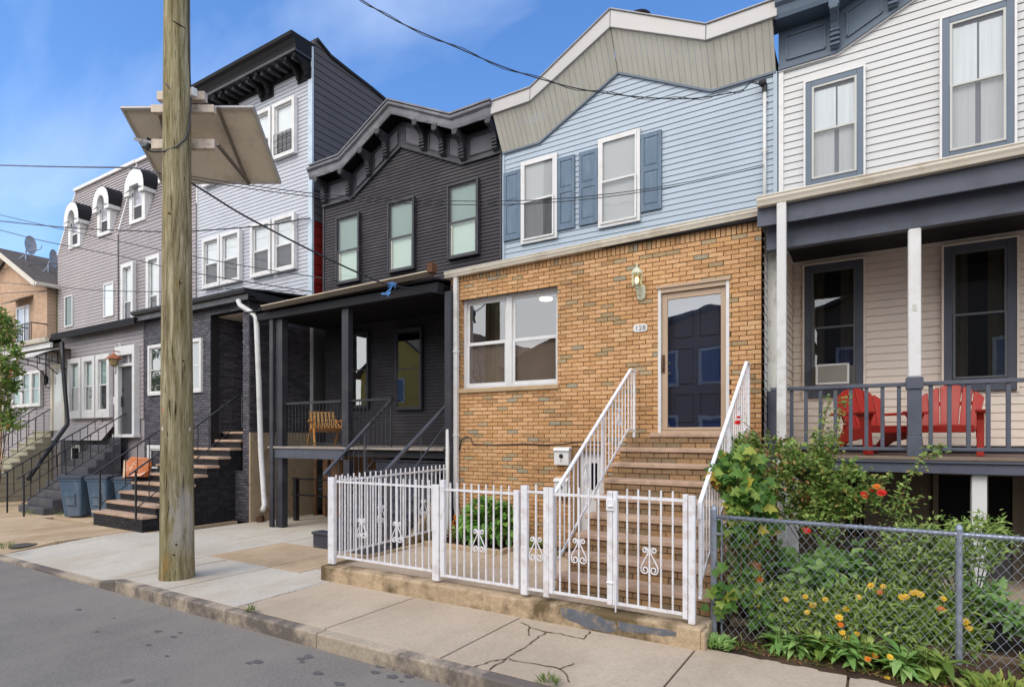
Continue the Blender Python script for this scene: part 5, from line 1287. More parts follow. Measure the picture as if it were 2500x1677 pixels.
m = MB(); m.prism([(GX0, YB-.24, 5.22), (GX0, YU-.02, 5.50), (GX0, YU-.02, 5.54), (GX0, YB-.24, 5.26)], (GX1-GX0+.05, 0, 0)); m.box(GX0-.06, GX1+.04, YB-.28, YB-.241, 5.06, 5.26); m.build('porch_roof', ROOFK, ra)
gx = [(176.5, 208), (211, 242), (245, 278)]
for a, b in gx:
    xa, xb = xs(a, YB), xs(b, YB); window(ra, (xa, xb, 2.56, 4.42), YB-.016, WHITE, .15, .12, sash=WHITE, sw=.035, glass=GLASS, up=paint('teal gray curtain', (150, 168, 166), .8, .1, .1, 2, stretch=(6, 1, .5)), low=SCREEN, split=.5, bottom_fw=.22)
d0, d1 = xs(294, YB), xs(342, YB)
m = MB(); m.box(d0, d0+.20, YB-.16, YB-.001, 2.07, 4.56); m.box(d1-.12, d1, YB-.16, YB-.001, 2.07, 4.56); m.box(d0+.2, d1-.12, YB-.16, YB-.001, 4.30, 4.56); m.box(d0+.2, d1-.12, YB-.14, YB-.001, 3.98, 4.06); m.box(d0-.05, d1+.05, YB-.2, YB-.001, 1.98, 2.069)
fr_ = m.build('door_frame', WHITE, ra, bevel=.01)
m = MB(); m.box(d0+.2, d1-.12, YB-.05, YB-.016, 2.07, 3.98); dl = m.build('door', paint('graphite door', (66, 66, 72), .5, .35, .06), fr_)
m = MB(); hx = d0+.27; m.beam((hx, YB-.09, 2.85), (hx, YB-.09, 3.15), .03, .03); m.box(hx-.03, hx+.03, YB-.07, YB-.05, 3.3, 3.38); m.build('handle', BLACKM, fr_)
m = MB(); m.box(d0+.2, d1-.12, YB-.03, YB-.016, 4.06, 4.30); tr_ = m.build('transom', paint('transom pane', (128, 130, 134), .1, .6, .2, 2), fr_)
m = MB(); m.box((d0+d1)/2, (d0+d1)/2+.04, YB-.06, YB-.031, 4.061, 4.299); m.build('mullion', WHITE, fr_)
glyphs('122', d0+.055, YB-.165, 4.1, .07, .11, paint('gray numeral dark', (110, 110, 114), .6, .3), fr_, r=.010, vertical=True)
m = MB(); lxx = P(278, 876, YB-.3); m.lathe((lxx.x, YB-.3, lxx.z-.22), [(.03, 0), (.10, .05), (.13, .22), (.05, .24)], 6); lt = m.build('wall_lamp', paint('amber glass', (150, 128, 92), .2, .5, .15, 6), ra)
m = MB(); m.lathe((lxx.x, YB-.3, lxx.z+.02), [(.20, -.03), (.19, 0), (.06, .10), (.02, .14)], 6); m.tube([(lxx.x, YB-.3, lxx.z+.15), (lxx.x, YB-.3, lxx.z+.22), (lxx.x, YB-.02, lxx.z+.22)], .015, 5); m.build('lamp_cap', paint('rust copper', (150, 88, 56), .6, .4, .2, 8), lt)
m = MB(); mm_ = P(284, 978, YB); m.box(mm_.x-.09, mm_.x+.09, YB-.05, YB-.015, mm_.z-.12, mm_.z+.12); m.build('meter_plate', WHITE, ra, bevel=.02)
glyphs('18', P(283, 858, YB).x, YB-.03, P(283, 858, YB).z, .14, .2, WHITE, ra, r=.02)
# basement front below the skirt
m = MB(); m.box(GX0, GX1-.9, YB-.02, YB+.019, .0, 1.9); m.build('basement_wall', paint('basement gray', (84, 86, 94), .7, .2, .12, 1.5), ra)
for a, b in ((xs(178, YB), xs(200, YB)), (xs(218, YB), xs(240, YB))):
    m = MB(); m.box(a, b, YB-.05, YB-.021, .7, 1.75); f_ = m.build('basement_window', WHITE, ra); m = MB(); m.box(a+.1, b-.1, YB-.06, YB-.0501, .8, 1.65); m.build('pane', DARKIN, f_)
m = MB(); m.tube([P(152, 835, YB-.3), P(154, 900, YB-.3), P(165, 1025, YB-.3), P(165, 1036, YB-.4), PX(100, 1125, -20.9), PX(68, 1170, -20.6)], .058, 8); m.build('downspout', BLACKM, ra, smooth=True)
# steps of the mansard house
sp = thing('front_steps', 'dark gray painted steps of the mansard house beside the blue bins', 'steps', (-18.8, 7.5, 0))
DK2 = paint('dark gray steps', (72, 72, 78), .6, .3, .12, 2, dirt=(100, 98, 98), dirt_amt=.5, ds=3)
for k in range(10):
    yf = 6.5+.2*k; zt_ = .17+.2*k
    m = MB(); m.box(-19.6, -18.05, yf, YB-.21, zt_-.17 if k == 0 else zt_-.2, zt_); m.build('tread', DK2, sp, bevel=.012)
A = PX(40, 1170, -18.15); B = PX(318, 1002, -18.15)
hand_rail('stair_railing', 'right black iron railing of the mansard house steps, beside the blue bins', A, B, 0, low=((A.x, A.y+.1, A.z-.62), (B.x, B.y-.05, B.z-.66)), step=.19, posts=[((A.x, A.y+.15), 0, A.z+.1), ((B.x, B.y), B.z-1, B.z)], flat=(B.x+.02, B.y+.22, B.z), r=.010, w=.05)
A = PX(0, 1161, -19.5); B = PX(272, 1005, -19.5)
hand_rail('stair_railing', 'left black iron railing of the mansard house steps', A, B, 0, low=((A.x, A.y+.1, A.z-.62), (B.x, B.y-.05, B.z-.66)), step=.19, posts=[((A.x, A.y+.15), 0, A.z+.1), ((B.x, B.y), B.z-.9, B.z)], flat=(B.x+.02, B.y+.2, B.z), r=.010, w=.05)
# ---- ground floor of the end house
BX0, BX1 = -26.9, -22.36
m = MB(); siding(m, BX0, BX1, .1, [(BX0, 5.05), (BX1, 5.05)], .118, .014, fplace(YB)); m.build('porch_wall', MANS, rb, fix=False)
m = MB(); m.box(BX0, BX1-.02, YB+.02, YU, .0, 5.05); m.build('porch_body', MANS, rb)
m = MB(); m.box(BX0-.14, BX0, YB-.04, YB+.1, .0, 4.9); m.build('corner_trim', WHITE, rb)
m = MB(); m.prism([(BX0-.6, YB-.3, 5.10), (BX0-.6, YU-.02, 5.36), (BX0-.6, YU-.02, 5.40), (BX0-.6, YB-.3, 5.14)], (BX1-BX0+.55, 0, 0)); m.build('porch_roof', ROOFK, rb)
m = MB(); gut2(m, BX0-.6, BX1-.05, YB-.3, 5.16, 5.16, .13); m.build('gutter', GUT, rb); m = MB(); m.box(BX0-.6, BX1-.05, YB-.28, YB-.20, 4.86, 5.02); m.build('eaves', WHITE, rb)
tx = [37, 60, 83.5, 107]
for a, b in zip(tx[:-1], tx[1:]):
    w = window(rb, (xs(a, YB)+.003, xs(b, YB)-.003, 3.02, 4.22), YB-.016, WHITE, .09, .09, sash=WHITE, sw=.02, glass=GLASS, up=paint('teal curtain', (112, 150, 150), .7, .2, .25, 1.2, stretch=(3, 1, .5)), low=MATS['teal curtain'], split=.5)
d0, d1 = xs(128, YB), xs(162, YB)
m = MB(); m.box(d0, d0+.14, YB-.06, YB-.001, 2.2, 4.34); m.box(d1-.1, d1, YB-.06, YB-.001, 2.2, 4.34); m.box(d0+.14, d1-.1, YB-.06, YB-.001, 4.2, 4.34); fr_ = m.build('door_frame', paint('cream frame', (214, 206, 186), .5, .3, .05), rb)
m = MB(); m.box(d0+.14, d1-.1, YB-.03, YB-.016, 2.2, 4.2); m.build('door', WHITE, fr_); m = MB(); m.box(d0+.3, d1-.24, YB-.035, YB-.0301, 3.1, 4.05); m.build('door_glass', paint('pale pane', (176, 184, 180), .1, .6, .1), fr_)
# door canopy with scroll brackets
cz0 = P(80, 886, YB-.9).z; 
m = MB(); N = 8; cxa, cxb = d0-.5, d1+.35
prv = [(0, .36), (-.25, .34), (-.5, .26), (-.75, .13), (-.95, 0)]
for (a, za), (b, zb) in zip(prv[:-1], prv[1:]): m.prism([(cxa, YB+a, 4.42+za), (cxa, YB+b, 4.42+zb), (cxa, YB+b, 4.44+zb), (cxa, YB+a, 4.44+za)], (cxb-cxa, 0, 0))
cn_ = m.build('door_canopy', paint('opal canopy', (216, 210, 200), .4, .4, .05), rb)
for x in (cxa+.05, (cxa+cxb)/2, cxb-.05):
    m = MB(); m.tube([(x, YB+a, 4.39+z_) for a, z_ in prv], .018, 5); m.tube([(x, YB, 4.0), (x, YB-.3, 4.3), (x, YB-.9, 4.41)], .018, 5); m.tube([(x, YB-.02, 4.0), (x, YB-.02, 4.75)], .018, 5)
    for q in (.25, .5): m.tube([(x, YB-q, 4.26+.1*q), (x, YB-q, 4.62-.2*q)], .012, 4)
    m.build('canopy_bracket', BLACKM, cn_)
m = MB(); v = P(113, 925, YB-.12); m.lathe((v.x, YB-.14, v.z-.2), [(.02, 0), (.07, .05), (.08, .25), (.03, .33)], 6); m.tube([(v.x, YB-.02, v.z-.3), (v.x, YB-.14, v.z-.28), (v.x, YB-.14, v.z-.2)], .015, 5); m.build('wall_lamp', BLACKM, rb)
s2 = thing('front_steps', 'pale stone steps of the end mansard house at the far left', 'steps', (-23.6, 7.5, 0))
STN = paint('pale stone', (172, 166, 146), .85, .2, .1, 3, bump=.3, bs=40)
for k in range(11):
    zt_ = .2+.2*k; yf = 6.45+.2*k
    m = MB(); m.box(-24.3, -22.95, yf, YB-.03, zt_-.2, zt_-.05); m.box(-24.33, -22.92, yf-.03, YB-.03, zt_-.0499, zt_); m.build('tread', STN, s2, bevel=.01)
A = PX(0, 1071, -23.0); B = PX(128, 995, -23.0)
hand_rail('stair_railing', 'right black iron railing of the pale stone steps at the far left', A-(B-A)*.35, B, 0, low=(A-(B-A)*.35-Vector((0, 0, .75)), B-Vector((0, 0, .75))), step=.22, posts=[((B.x, B.y), B.z-.9, B.z)], flat=(B.x+.6, B.y+.1, B.z), r=.012, w=.05)
A = PX(0, 1051, -24.2); B = PX(90, 996, -24.2)
hand_rail('stair_railing', 'left black iron railing of the pale stone steps at the far left', A-(B-A)*.35, B, 0, low=(A-(B-A)*.35-Vector((0, 0, .75)), B-Vector((0, 0, .75))), step=.22, posts=[((B.x, B.y), B.z-.9, B.z)], flat=(B.x+.9, B.y+.1, B.z), r=.012, w=.05)

# ================================================================ GABLED BRICK HOUSE
gh = thing('gabled_house', 'salmon brick gabled house with shingle roof and small balcony at the far left', 'house', (-31.2, 10, 0))
gY = 10.0; gx1 = -27.42; gxp = -31.1; gx0 = 2*gxp-gx1; gze = 7.75; gzp = 9.55
SM = NT('salmon brick wall'); bt = SM.n('ShaderNodeTexBrick'); bt.inputs['Scale'].default_value = 1; bt.inputs['Brick Width'].default_value = .21; bt.inputs['Row Height'].default_value = .07; bt.inputs['Mortar Size'].default_value = .008
bt.inputs['Color1'].default_value = lin((204, 170, 142)); bt.inputs['Color2'].default_value = lin((188, 152, 124)); bt.inputs['Mortar'].default_value = lin((196, 172, 150))
cv = SM.n('ShaderNodeTexCoord'); sx = SM.n('ShaderNodeSeparateXYZ'); cb = SM.n('ShaderNodeCombineXYZ'); SM.l(cv.outputs['Object'], sx.inputs[0]); SM.l(sx.outputs['X'], cb.inputs['X']); SM.l(sx.outputs['Z'], cb.inputs['Y']); SM.l(cb.outputs[0], bt.inputs['Vector'])
SM.bsdf(SM.mix(1., bt.outputs['Color'], SM.ramp(SM.noise(SM.coord(), 2.5, 5, .7), [(.3, gray(.78)), (.7, gray(1.))]), 'MULTIPLY'), .9, .2)
m = MB(); m.prism([(gx0, gY, 0), (gx1, gY, 0), (gx1, gY, gze), (gxp, gY, gzp), (gx0, gY, gze)], (0, .3, 0)); m.build('brick_wall', SM.m, gh)
m = MB(); siding(m, gY+.3, 20, 3, [(gY+.3, gze), (20, gze)], .15, .015, splace(gx1-.02)); m.build('side_siding', paint('olive siding', (150, 148, 104), .6, .3, .06, 2), gh, fix=False)
m = MB(); m.box(gx0+.1, gx1-.04, gY+.31, 20, 0, gze); m.build('house_body', MATS['olive siding'], gh)
yf = gY-.5
def roofpt(x, dz=0): t = abs(x-gxp)/(gx1-gxp); return gzp+.25-(gzp-gze)*t+dz
e = .35
m = MB()
for s in (-1, 1):
    xe = gxp+s*(gx1-gxp+e); m.prism([(gxp, yf, roofpt(gxp)), (xe, yf, roofpt(xe)), (xe, yf, roofpt(xe)+.06), (gxp, yf, roofpt(gxp)+.06)], (0, 13, 0))
m.build('roof', SHING, gh)
m = MB()
for s in (-1, 1):
    xe = gxp+s*(gx1-gxp+e); m.prism([(gxp, yf-.04, roofpt(gxp)-.16), (xe, yf-.04, roofpt(xe)-.16), (xe, yf-.04, roofpt(xe)+.05), (gxp, yf-.04, roofpt(gxp)+.05)], (0, .039, 0)); m.prism([(gxp, yf, roofpt(gxp)-.02), (xe, yf, roofpt(xe)-.02), (xe, yf, roofpt(xe)-.001), (gxp, yf, roofpt(gxp)-.001)], (0, .5, 0))
xe = gx1+e; m.box(xe, xe+.14, yf-.02, 20, roofpt(xe)-.10, roofpt(xe)+.03); m.build('barge_board', paint('cream barge', (206, 198, 184), .6, .3, .06), gh)
m = MB(); v = P(57, 790, gY); 
wA, wB = xs(43, gY), xs(74, gY); wz0_, wz1_ = 4.4, P(57, 748, gY).z
f = MB(); f.box(wA, wA+.1, gY-.06, gY-.001, wz0_, wz1_); f.box(wB-.1, wB, gY-.06, gY-.001, wz0_, wz1_); f.box(wA+.1, wB-.1, gY-.06, gY-.001, wz1_-.1, wz1_); w = f.build('window', WHITE, gh)
f = MB(); f.box(wA+.1, wB-.1, gY-.03, gY-.001, wz0_, wz1_-.1); f.build('pane', paint('blue gray pane', (150, 160, 176), .1, .6, .15, 1.5, stretch=(4, 1, .4)), w)
f = MB(); f.box((wA+wB)/2+.1, (wA+wB)/2+.18, gY-.05, gY-.031, wz0_, wz1_-.101); f.build('mullion', WHITE, w)
f = MB(); f.prism([(wA-.2, gY, wz1_+.35), (wA-.2, gY-.5, wz1_+.1), (wA-.2, gY-.5, wz1_+.06), (wA-.2, gY, wz1_+.29)], (wB-wA+.5, 0, 0)); f.build('window_hood', paint('hood', (120, 108, 96), .7, .3, .2, 4), gh)
f = MB(); ba, bb = xs(34, gY-.5), xs(77, gY-.5); bz0, bz1 = P(55, 845, gY-.5).z, P(55, 792, gY-.5).z
for z_ in (bz0, bz1): f.beam((ba, gY-.5, z_), (bb, gY-.5, z_), .04, .04); f.beam((ba, gY-.5, z_), (ba, gY, z_), .04, .04); f.beam((bb, gY-.5, z_), (bb, gY, z_), .04, .04)
for i in range(11): x = ba+(bb-ba)*i/10; f.tube([(x, gY-.5, bz0), (x, gY-.5, bz1)], .014, 4)
f.box(ba, bb, gY-.5, gY-.001, bz0-.08, bz0-.03); f.build('balcony', BLACKM, gh)
f = MB(); f.box(gx0, BX0-.2, YB+.1, gY-.001, 0, 4.9); f.build('lower_wall', SM.m, gh); f = MB(); f.prism([(gx0, YB, 4.9), (gx0, gY-.002, 5.2), (gx0, gY-.002, 5.25), (gx0, YB, 4.98)], (BX0-.2-gx0, 0, 0)); f.build('lower_roof', WHITE, gh)
def dish(loc, rz, label, s=1.):
    root = thing('satellite_dish', label, 'satellite dish', loc); M = Matrix.Translation(loc) @ Matrix.Rotation(rz, 4, 'Z') @ Matrix.Scale(s, 4)
    m = MB(); n = 20; rings = [(0, 0), (.15, .012), (.3, .05), (.42, .10)]
    for r_, d in rings[1:]:
        for k in range(n): a = 2*math.pi*k/n; m.v.append((r_*math.cos(a)*.85, d-.1, .75+r_*math.sin(a)*1.1))
    for i in range(2):
        for k in range(n): m.f.append((i*n+k, i*n+(k+1) % n, (i+1)*n+(k+1) % n, (i+1)*n+k))
    m.f.append(tuple(range(n))); m.xf(M); o = m.build('reflector', paint('dish gray', (190, 190, 194), .5, .4, .1), root, smooth=True)
    m = MB(); m.tube([(0, -.08, .75), (0, -.25, .45), (0, -.25, -.05)], .035, 6); m.tube([(0, -.12, .4), (0, .5, .55), (0, .55, .72)], .02, 5); m.tube([(0, -.25, .35), (-.35, -.3, -.05)], .02, 5); m.tube([(0, -.25, .35), (.35, -.3, -.05)], .02, 5); m.xf(M); m.build('mount', STEEL, root)
dx_, dy_ = -29.6, 11.2
v = PX(75, 640, -29.9); dish((-29.9, v.y, roofpt(-29.9)+.10), R(-60), 'gray satellite dish standing high on the shingle roof, clear of the mansard house', .85)
v = PX(131, 665, -28.6); dish((-28.6, v.y, roofpt(-28.6)+.1), R(-50), 'gray satellite dish on the shingle roof right beside the mansard house wall', .8)
# ================================================================ UTILITY POLE
px_, py_ = -8.46, 4.63
t = NT('weathered pole wood'); v = t.coord((1, 1, .07))
n1 = t.noise(v, 17, 9, .75); n2 = t.noise(t.coord((1, 1, .22)), 1.5, 6, .6); n3 = t.noise(t.coord((1, 1, .04)), 26, 4, .8)
cc = t.ramp(n1, [(.36, lin((84, 74, 54))), (.45, lin((128, 117, 88))), (.53, lin((154, 143, 113))), (.64, lin((190, 179, 150)))])
cc = t.mix(t.ramp(n2, [(.42, gray(0)), (.62, gray(.45))]), cc, lin((112, 106, 62)))
cc = t.mix(t.ramp(t.noise(t.coord((1, 1, .3)), 2.3, 5, .6), [(.60, gray(0)), (.68, gray(.6))]), cc, lin((176, 132, 70)))
cc = t.mix(t.ramp(n3, [(.34, gray(1)), (.40, gray(0))]), cc, lin((56, 48, 34)))
# pale worn paint low on the street side
tcx = t.n('ShaderNodeTexCoord'); sx = t.n('ShaderNodeSeparateXYZ'); t.l(tcx.outputs['Object'], sx.inputs[0])
def smooth(x, a, b, inv=False):
    m_ = t.n('ShaderNodeMapRange'); m_.inputs['From Min'].default_value = a; m_.inputs['From Max'].default_value = b; m_.inputs['To Min'].default_value = 1 if inv else 0; m_.inputs['To Max'].default_value = 0 if inv else 1; t.l(x, m_.inputs['Value']); return m_.outputs['Result']
def mul(a, b): q = t.n('ShaderNodeMath'); q.operation = 'MULTIPLY'; t.l(a, q.inputs[0]); t.l(b, q.inputs[1]); return q.outputs[0]
k = mul(mul(mul(smooth(sx.outputs['Z'], 1.1, 1.5, True), smooth(sx.outputs['Z'], .3, .6)), smooth(sx.outputs['X'], .08, .16)), t.ramp(t.noise(t.coord((1, 1, .25)), 9, 6, .7), [(.42, gray(0)), (.5, gray(.62))]))
cc = t.mix(k, cc, lin((172, 168, 162)))
hgt = t.mix(.5, n1, n3)
t.bsdf(cc, .9, .15, 0, t.bump(hgt, .9, .02)); POLE = t.m
pole = thing('utility_pole', 'weathered greenish wooden utility pole standing on the sidewalk near the curb', 'utility pole', (px_, py_, 0))
m = MB(); q = random.Random(2); N = 20
zs_ = [-.05, .02, .3, .8, 1.5, 2.5, 3.5, 4.5, 5.5, 6.5, 7.5, 8.5, 9.6, 10.6]
for z_ in zs_:
    r_ = .222-.0068*z_+(.008 if z_ < .1 else 0)
    for k in range(N):
        a = 2*math.pi*k/N; rr = r_*(1+.012*math.sin(3*a+z_*.3)+q.uniform(-.006, .006)); m.v.append((px_+rr*math.cos(a), py_+rr*math.sin(a), z_))
for i in range(len(zs_)-1):
    for k in range(N): m.f.append((i*N+k, i*N+(k+1) % N, (i+1)*N+(k+1) % N, (i+1)*N+k))
m.f.append(tuple((len(zs_)-1)*N+k for k in range(N)))
m.build('shaft', POLE, pole, smooth=True)
def on_pole(px, py, lift=.02):
    """point on the front of the pole shaft along a sight line"""
    d = Vector((ray(px)[0], ray(px)[1])); c = Vector((px_, py_)); s = d.dot(c)/d.dot(d)
    for _ in range(12):
        z_ = EYE+(HOR-py)/FO*s; r_ = .222-.0068*z_
        off = (c-d*(d.dot(c)/d.dot(d))).length; h_ = math.sqrt(max(1e-6, r_*r_-off*off)) if off < r_ else 0
        s = d.dot(c)/d.dot(d)-(h_+lift)/d.length
    return Vector((d.x*s, d.y*s, EYE+(HOR-py)/FO*s))
m = MB(); m.tube([on_pole(px, py, .006) for px, py in ((461, -40), (460, 60), (462, 150), (466, 225))], .010, 6); m.build('riser_cable', BLACKM, pole, smooth=True)
m = MB(); m.tube([on_pole(466, 240, .03), on_pole(464, 300, .03), on_pole(459, 320, .02), on_pole(452, 340, .015), on_pole(432, 358, .012), on_pole(400, 370, .015), on_pole(372, 371, .03), on_pole(358, 366, .08), on_pole(355, 358, .10), on_pole(362, 350, .08)], .014, 6); m.build('riser_cable', paint('gray cable', (70, 70, 68), .5, .4), pole, smooth=True)
m = MB(); a = on_pole(470, 228, .04); m.box(a.x-.06, a.x+.06, a.y-.04, a.y+.04, a.z-.06, a.z+.06); m.build('insulator', WHITE, pole, bevel=.01)
for (a, b) in (((423, 52), (452, 69)), ((400, 200), (414, 217))):
    m = MB(); m.tube([on_pole(*a, .0), on_pole((a[0]+b[0])/2, (a[1]+b[1])/2, .015), on_pole(*b, .004)], .007, 5); m.build('staple', BLACKM, pole)
for px, py, c_ in ((398, 1028, (190, 130, 112)), (396, 1046, (214, 210, 204)), (463, 1047, (214, 210, 204)), (398, 1000, (200, 196, 188))):
    m = MB(); a, b, c1_, d_ = (on_pole(px-6 if c_[1] == 130 else px-2, py-4, .003), on_pole(px+6 if c_[1] == 130 else px+2, py-4, .003), on_pole(px+6 if c_[1] == 130 else px+2, py+5, .003), on_pole(px-6 if c_[1] == 130 else px-2, py+5, .003)); m.poly([a, b, c1_, d_]); m.build('tag', paint('tag %d' % px, c_, .6, .3), pole, fix=False)

q = random.Random(41)
for i in range(16):
    px = q.uniform(404, 458); py = q.uniform(40, 1330); L_ = q.uniform(14, 60); m = MB()
    m.tube([on_pole(px, py, .000), on_pole(px+q.uniform(-2, 2), py+L_*.4, .001), on_pole(px+q.uniform(-3, 3), py+L_, -.001)], [.002, .006, .002], 4); m.build('crack', paint('dark split wood', (58, 48, 34), .95, .05, .1), pole)  # thin dark tubes sunk into the shaft as cracks in the wood
for px, py in ((430, 1328), (424, 1353), (440, 690), (413, 520), (447, 880)):
    m = MB(); m.tube([on_pole(px-2, py, .002), on_pole(px+3, py+2, .003)], .010, 5); m.build('knot', MATS['dark split wood'], pole)
# solar panel fixed behind the pole, tilted away from the viewer's side
u = Vector((cP, sP, 0)); f_ = Vector((-sP, cP, 0))
pzc = f_.dot(Vector((px_, py_, 0))); pu = u.dot(Vector((px_, py_, 0)))
sp_ = thing('solar_panel', 'tilted solar panel with beige back mounted on arms behind the utility pole', 'solar panel', (px_, py_, 6))
z1_, z2_ = pzc+.42, (pzc+.42)/.894
def cpt(px, py, z): return u*((px-CX)/FO*z)+f_*z+Vector((0, 0, EYE+(HOR-py)/FO*z))
TL, TR, BR, BL = cpt(295, 261, z1_), cpt(620, 259, z1_), cpt(687, 447, z2_), cpt(396, 447, z2_)
nrm = (TR-TL).cross(BL-TL).normalized()
if nrm.z < 0: nrm = -nrm
PBK = paint('beige panel back', (216, 203, 182), .6, .3, .06, 1.5, dirt=(140, 126, 106), dirt_amt=.3, ds=2)
m = MB(); m.prism([TL, TR, BR, BL], nrm*.012); m.build('back_sheet', PBK, sp_)
m = MB()
for a, b in ((TL, TR), (TR, BR), (BR, BL), (BL, TL)):
    c = (TL+BR)/2; ins = ((c-(a+b)/2).normalized())*.016
    m.beam(a+ins-nrm*.012, b+ins-nrm*.012, .035, .045, nrm)
m.build('frame', paint('panel frame', (184, 178, 170), .4, .5, .06, metal=.3), sp_, bevel=.003)
m = MB(); m.prism([TL+nrm*.013, TR+nrm*.013, BR+nrm*.013, BL+nrm*.013], nrm*.006); m.build('cells', paint('cells', (24, 30, 52), .1, .6), sp_)
ARM = paint('arm beige', (206, 190, 172), .55, .3, .10, 5, dirt=(88, 76, 66), dirt_amt=.5, ds=6)
za = pzc+.27
for (pa, pb, py0, py1) in ((372, 525, 259, 278), (373, 526, 343, 366)):
    m = MB(); a, b = cpt(pa, (py0+py1)/2, za), cpt(pb, (py0+py1)/2, za); hh = (py1-py0)/FO*za; m.beam(a, b, .08, hh); m.build('arm', ARM, sp_, bevel=.006)
m = MB(); a, b = cpt(387, 238, za), cpt(503, 238, za); m.beam(a, b, .10, .13); m.build('box', ARM, sp_, bevel=.008)
for (a, b) in ((cpt(530, 352, za), cpt(609, 448, z2_-.02)), (cpt(531, 262, z1_-.05), cpt(606, 450, z2_-.04)), (cpt(385, 352, za), cpt(330, 340, z1_+.3)), (cpt(388, 270, z1_-.05), cpt(430, 440, z2_-.05))):
    m = MB(); m.beam(a, b, .04, .04); m.build('strut', paint('strut gray', (120, 110, 100), .45, .5, .12, 4, metal=.4), sp_)
m = MB(); a = cpt(360, 350, z1_+.12); m.box(a.x-.08, a.x+.08, a.y-.05, a.y+.05, a.z-.06, a.z+.05); m.build('junction_box', BLACKM, sp_)

# ================================================================ OVERHEAD WIRES
def wire(label, pts, A, B, r=.011, twist=False, group=None, m=BLACKM):
    A, B = Vector(A), Vector(B); d = B-A; out = []
    for px, py in pts:
        rx, ry = ray(px); s = (A.x*d.y-A.y*d.x)/(rx*d.y-ry*d.x)
        out.append(Vector((rx*s, ry*s, EYE+(HOR-py)/FO*s)))
    if pts[0][0] <= 0: e_ = (out[0]-out[1]).normalized(); out = [out[0]+e_*14+Vector((0, 0, .5)), out[0]+e_*5]+out
    # smooth
    for _ in range(2):
        o2 = []
        for i in range(len(out)-1):
            p0, p1, p2, p3 = out[max(i-1, 0)], out[i], out[i+1], out[min(i+2, len(out)-1)]
            o2 += [p1, p1*.5625+p2*.5625-p0*.0625-p3*.0625]
        out = o2+[out[-1]]
    q = MB(); q.tube(out, r, 6)
    if twist: q.tube([p+Vector((0, .02*math.cos(i*1.1), .03*math.sin(i*1.1))) for i, p in enumerate(out)], r*.7, 5)
    o = q.build('overhead_wire', m, None, smooth=True, loc=out[0]); tag(o, label, 'wire', 'overhead wires'); return o
wire('twisted service drop crossing the sky down to the weatherhead of the blue house', [(860, -14), (882, 0), (968, 52), (1100, 110), (1226, 163), (1353, 203), (1462, 226), (1596, 240), (1692, 241), (1770, 230), (1815, 219), (1838, 199), (1862, 215)], (-7.6, 4.6), (-1.62, 10.17), .008, True)
wire('straight dark wire running from far left to the back of the solar panel', [(0, 404), (120, 407), (250, 409), (330, 411), (392, 424)], (-30, 5.2), (-8.6, 4.8), .012)
wire('heavy wire sagging from the far left past the dormers to the tall house corner', [(0, 540), (99, 550), (212, 559), (394, 566), (462, 565), (604, 555), (680, 546), (730, 537), (757, 533)], (-40, 5.5), (-12.42, 10.2), .017)
wire('thin wire from the far left crossing behind the pole down to the charcoal house', [(0, 525), (99, 548), (153, 560), (270, 585), (394, 611), (465, 625), (619, 653), (767, 676), (823, 685)], (-40, 5.5), (-11.5, 10.1), .012)
wire('lowest long wire from the far left ending at the red siding', [(0, 562), (112, 590), (291, 625), (394, 650), (465, 664), (563, 682), (700, 703), (762, 712)], (-40, 5.5), (-12.4, 10.1), .014)
rag_wire = wire('thick wire sloping from the pole down to the brick house gutter, carrying the blue rag', [(462, 444), (520, 480), (600, 529), (752, 608), (839, 650), (900, 677), (949, 696), (1010, 705), (1089, 718)], (-8.40, 4.8), (-6.6, 8.35), .014)
wire('upper of two thin wires drooping from the pole to the conduit of the blue house', [(463, 430), (537, 442), (741, 470), (950, 486), (1107, 491), (1284, 490), (1450, 478), (1616, 456), (1740, 432), (1864, 402)], (-8.35, 4.75), (-1.55, 10.17), .006)
wire('lower of two thin wires drooping from the pole to the conduit of the blue house', [(463, 436), (537, 450), (741, 478), (950, 495), (1107, 500), (1284, 498), (1450, 485), (1616, 461), (1740, 436), (1866, 406)], (-8.35, 4.75), (-1.53, 10.17), .006)
wire('thin wire along the mansard houses below their second floor windows', [(0, 690), (130, 700), (245, 709), (394, 712), (560, 706), (720, 712)], (-45, 8), (-12.4, 9.9), .012)
wire('thin wire crossing the gabled house above its balcony window', [(0, 717), (60, 713), (136, 708)], (-45, 9), (-26.9, 10.0), .014)
wire('short wire passing before the shingle roof of the gabled house', [(0, 659), (60, 650), (140, 641)], (-45, 9), (-27.1, 10.1), .014)
RAG = paint('blue rag', (92, 140, 196), .8, .2, .25, 12)
v = Vector((0, 0, 0)); A, B = Vector((-8.40, 4.8)), Vector((-6.6, 8.35)); d = B-A
def onw(px, py): rx, ry = ray(px); s = (A.x*d.y-A.y*d.x)/(rx*d.y-ry*d.x); return Vector((rx*s, ry*s, EYE+(HOR-py)/FO*s))
m = MB()
for pts, w_ in (([(945, 692), (955, 702), (950, 712), (945, 720), (948, 724)], .05), ([(948, 694), (962, 698), (965, 704)], .04), ([(950, 706), (940, 717), (932, 718), (931, 725)], .03), ([(944, 694), (952, 690), (966, 695)], .035)):
    P3 = [onw(*p) for p in pts]; q = random.Random(int(pts[0][0]))
    for i, (a, b) in enumerate(zip(P3[:-1], P3[1:])):
        s_ = Vector((w_*q.uniform(.5, 1), w_*q.uniform(-.6, .6), q.uniform(-.02, .02))); m.prism([a-s_, a+s_, b+s_*.8, b-s_*.8], (0, .006, .003))
tag(m.build('rag', RAG, None, loc=onw(948, 697)), 'torn pale blue rag caught on the wire before the charcoal porch', 'rag')

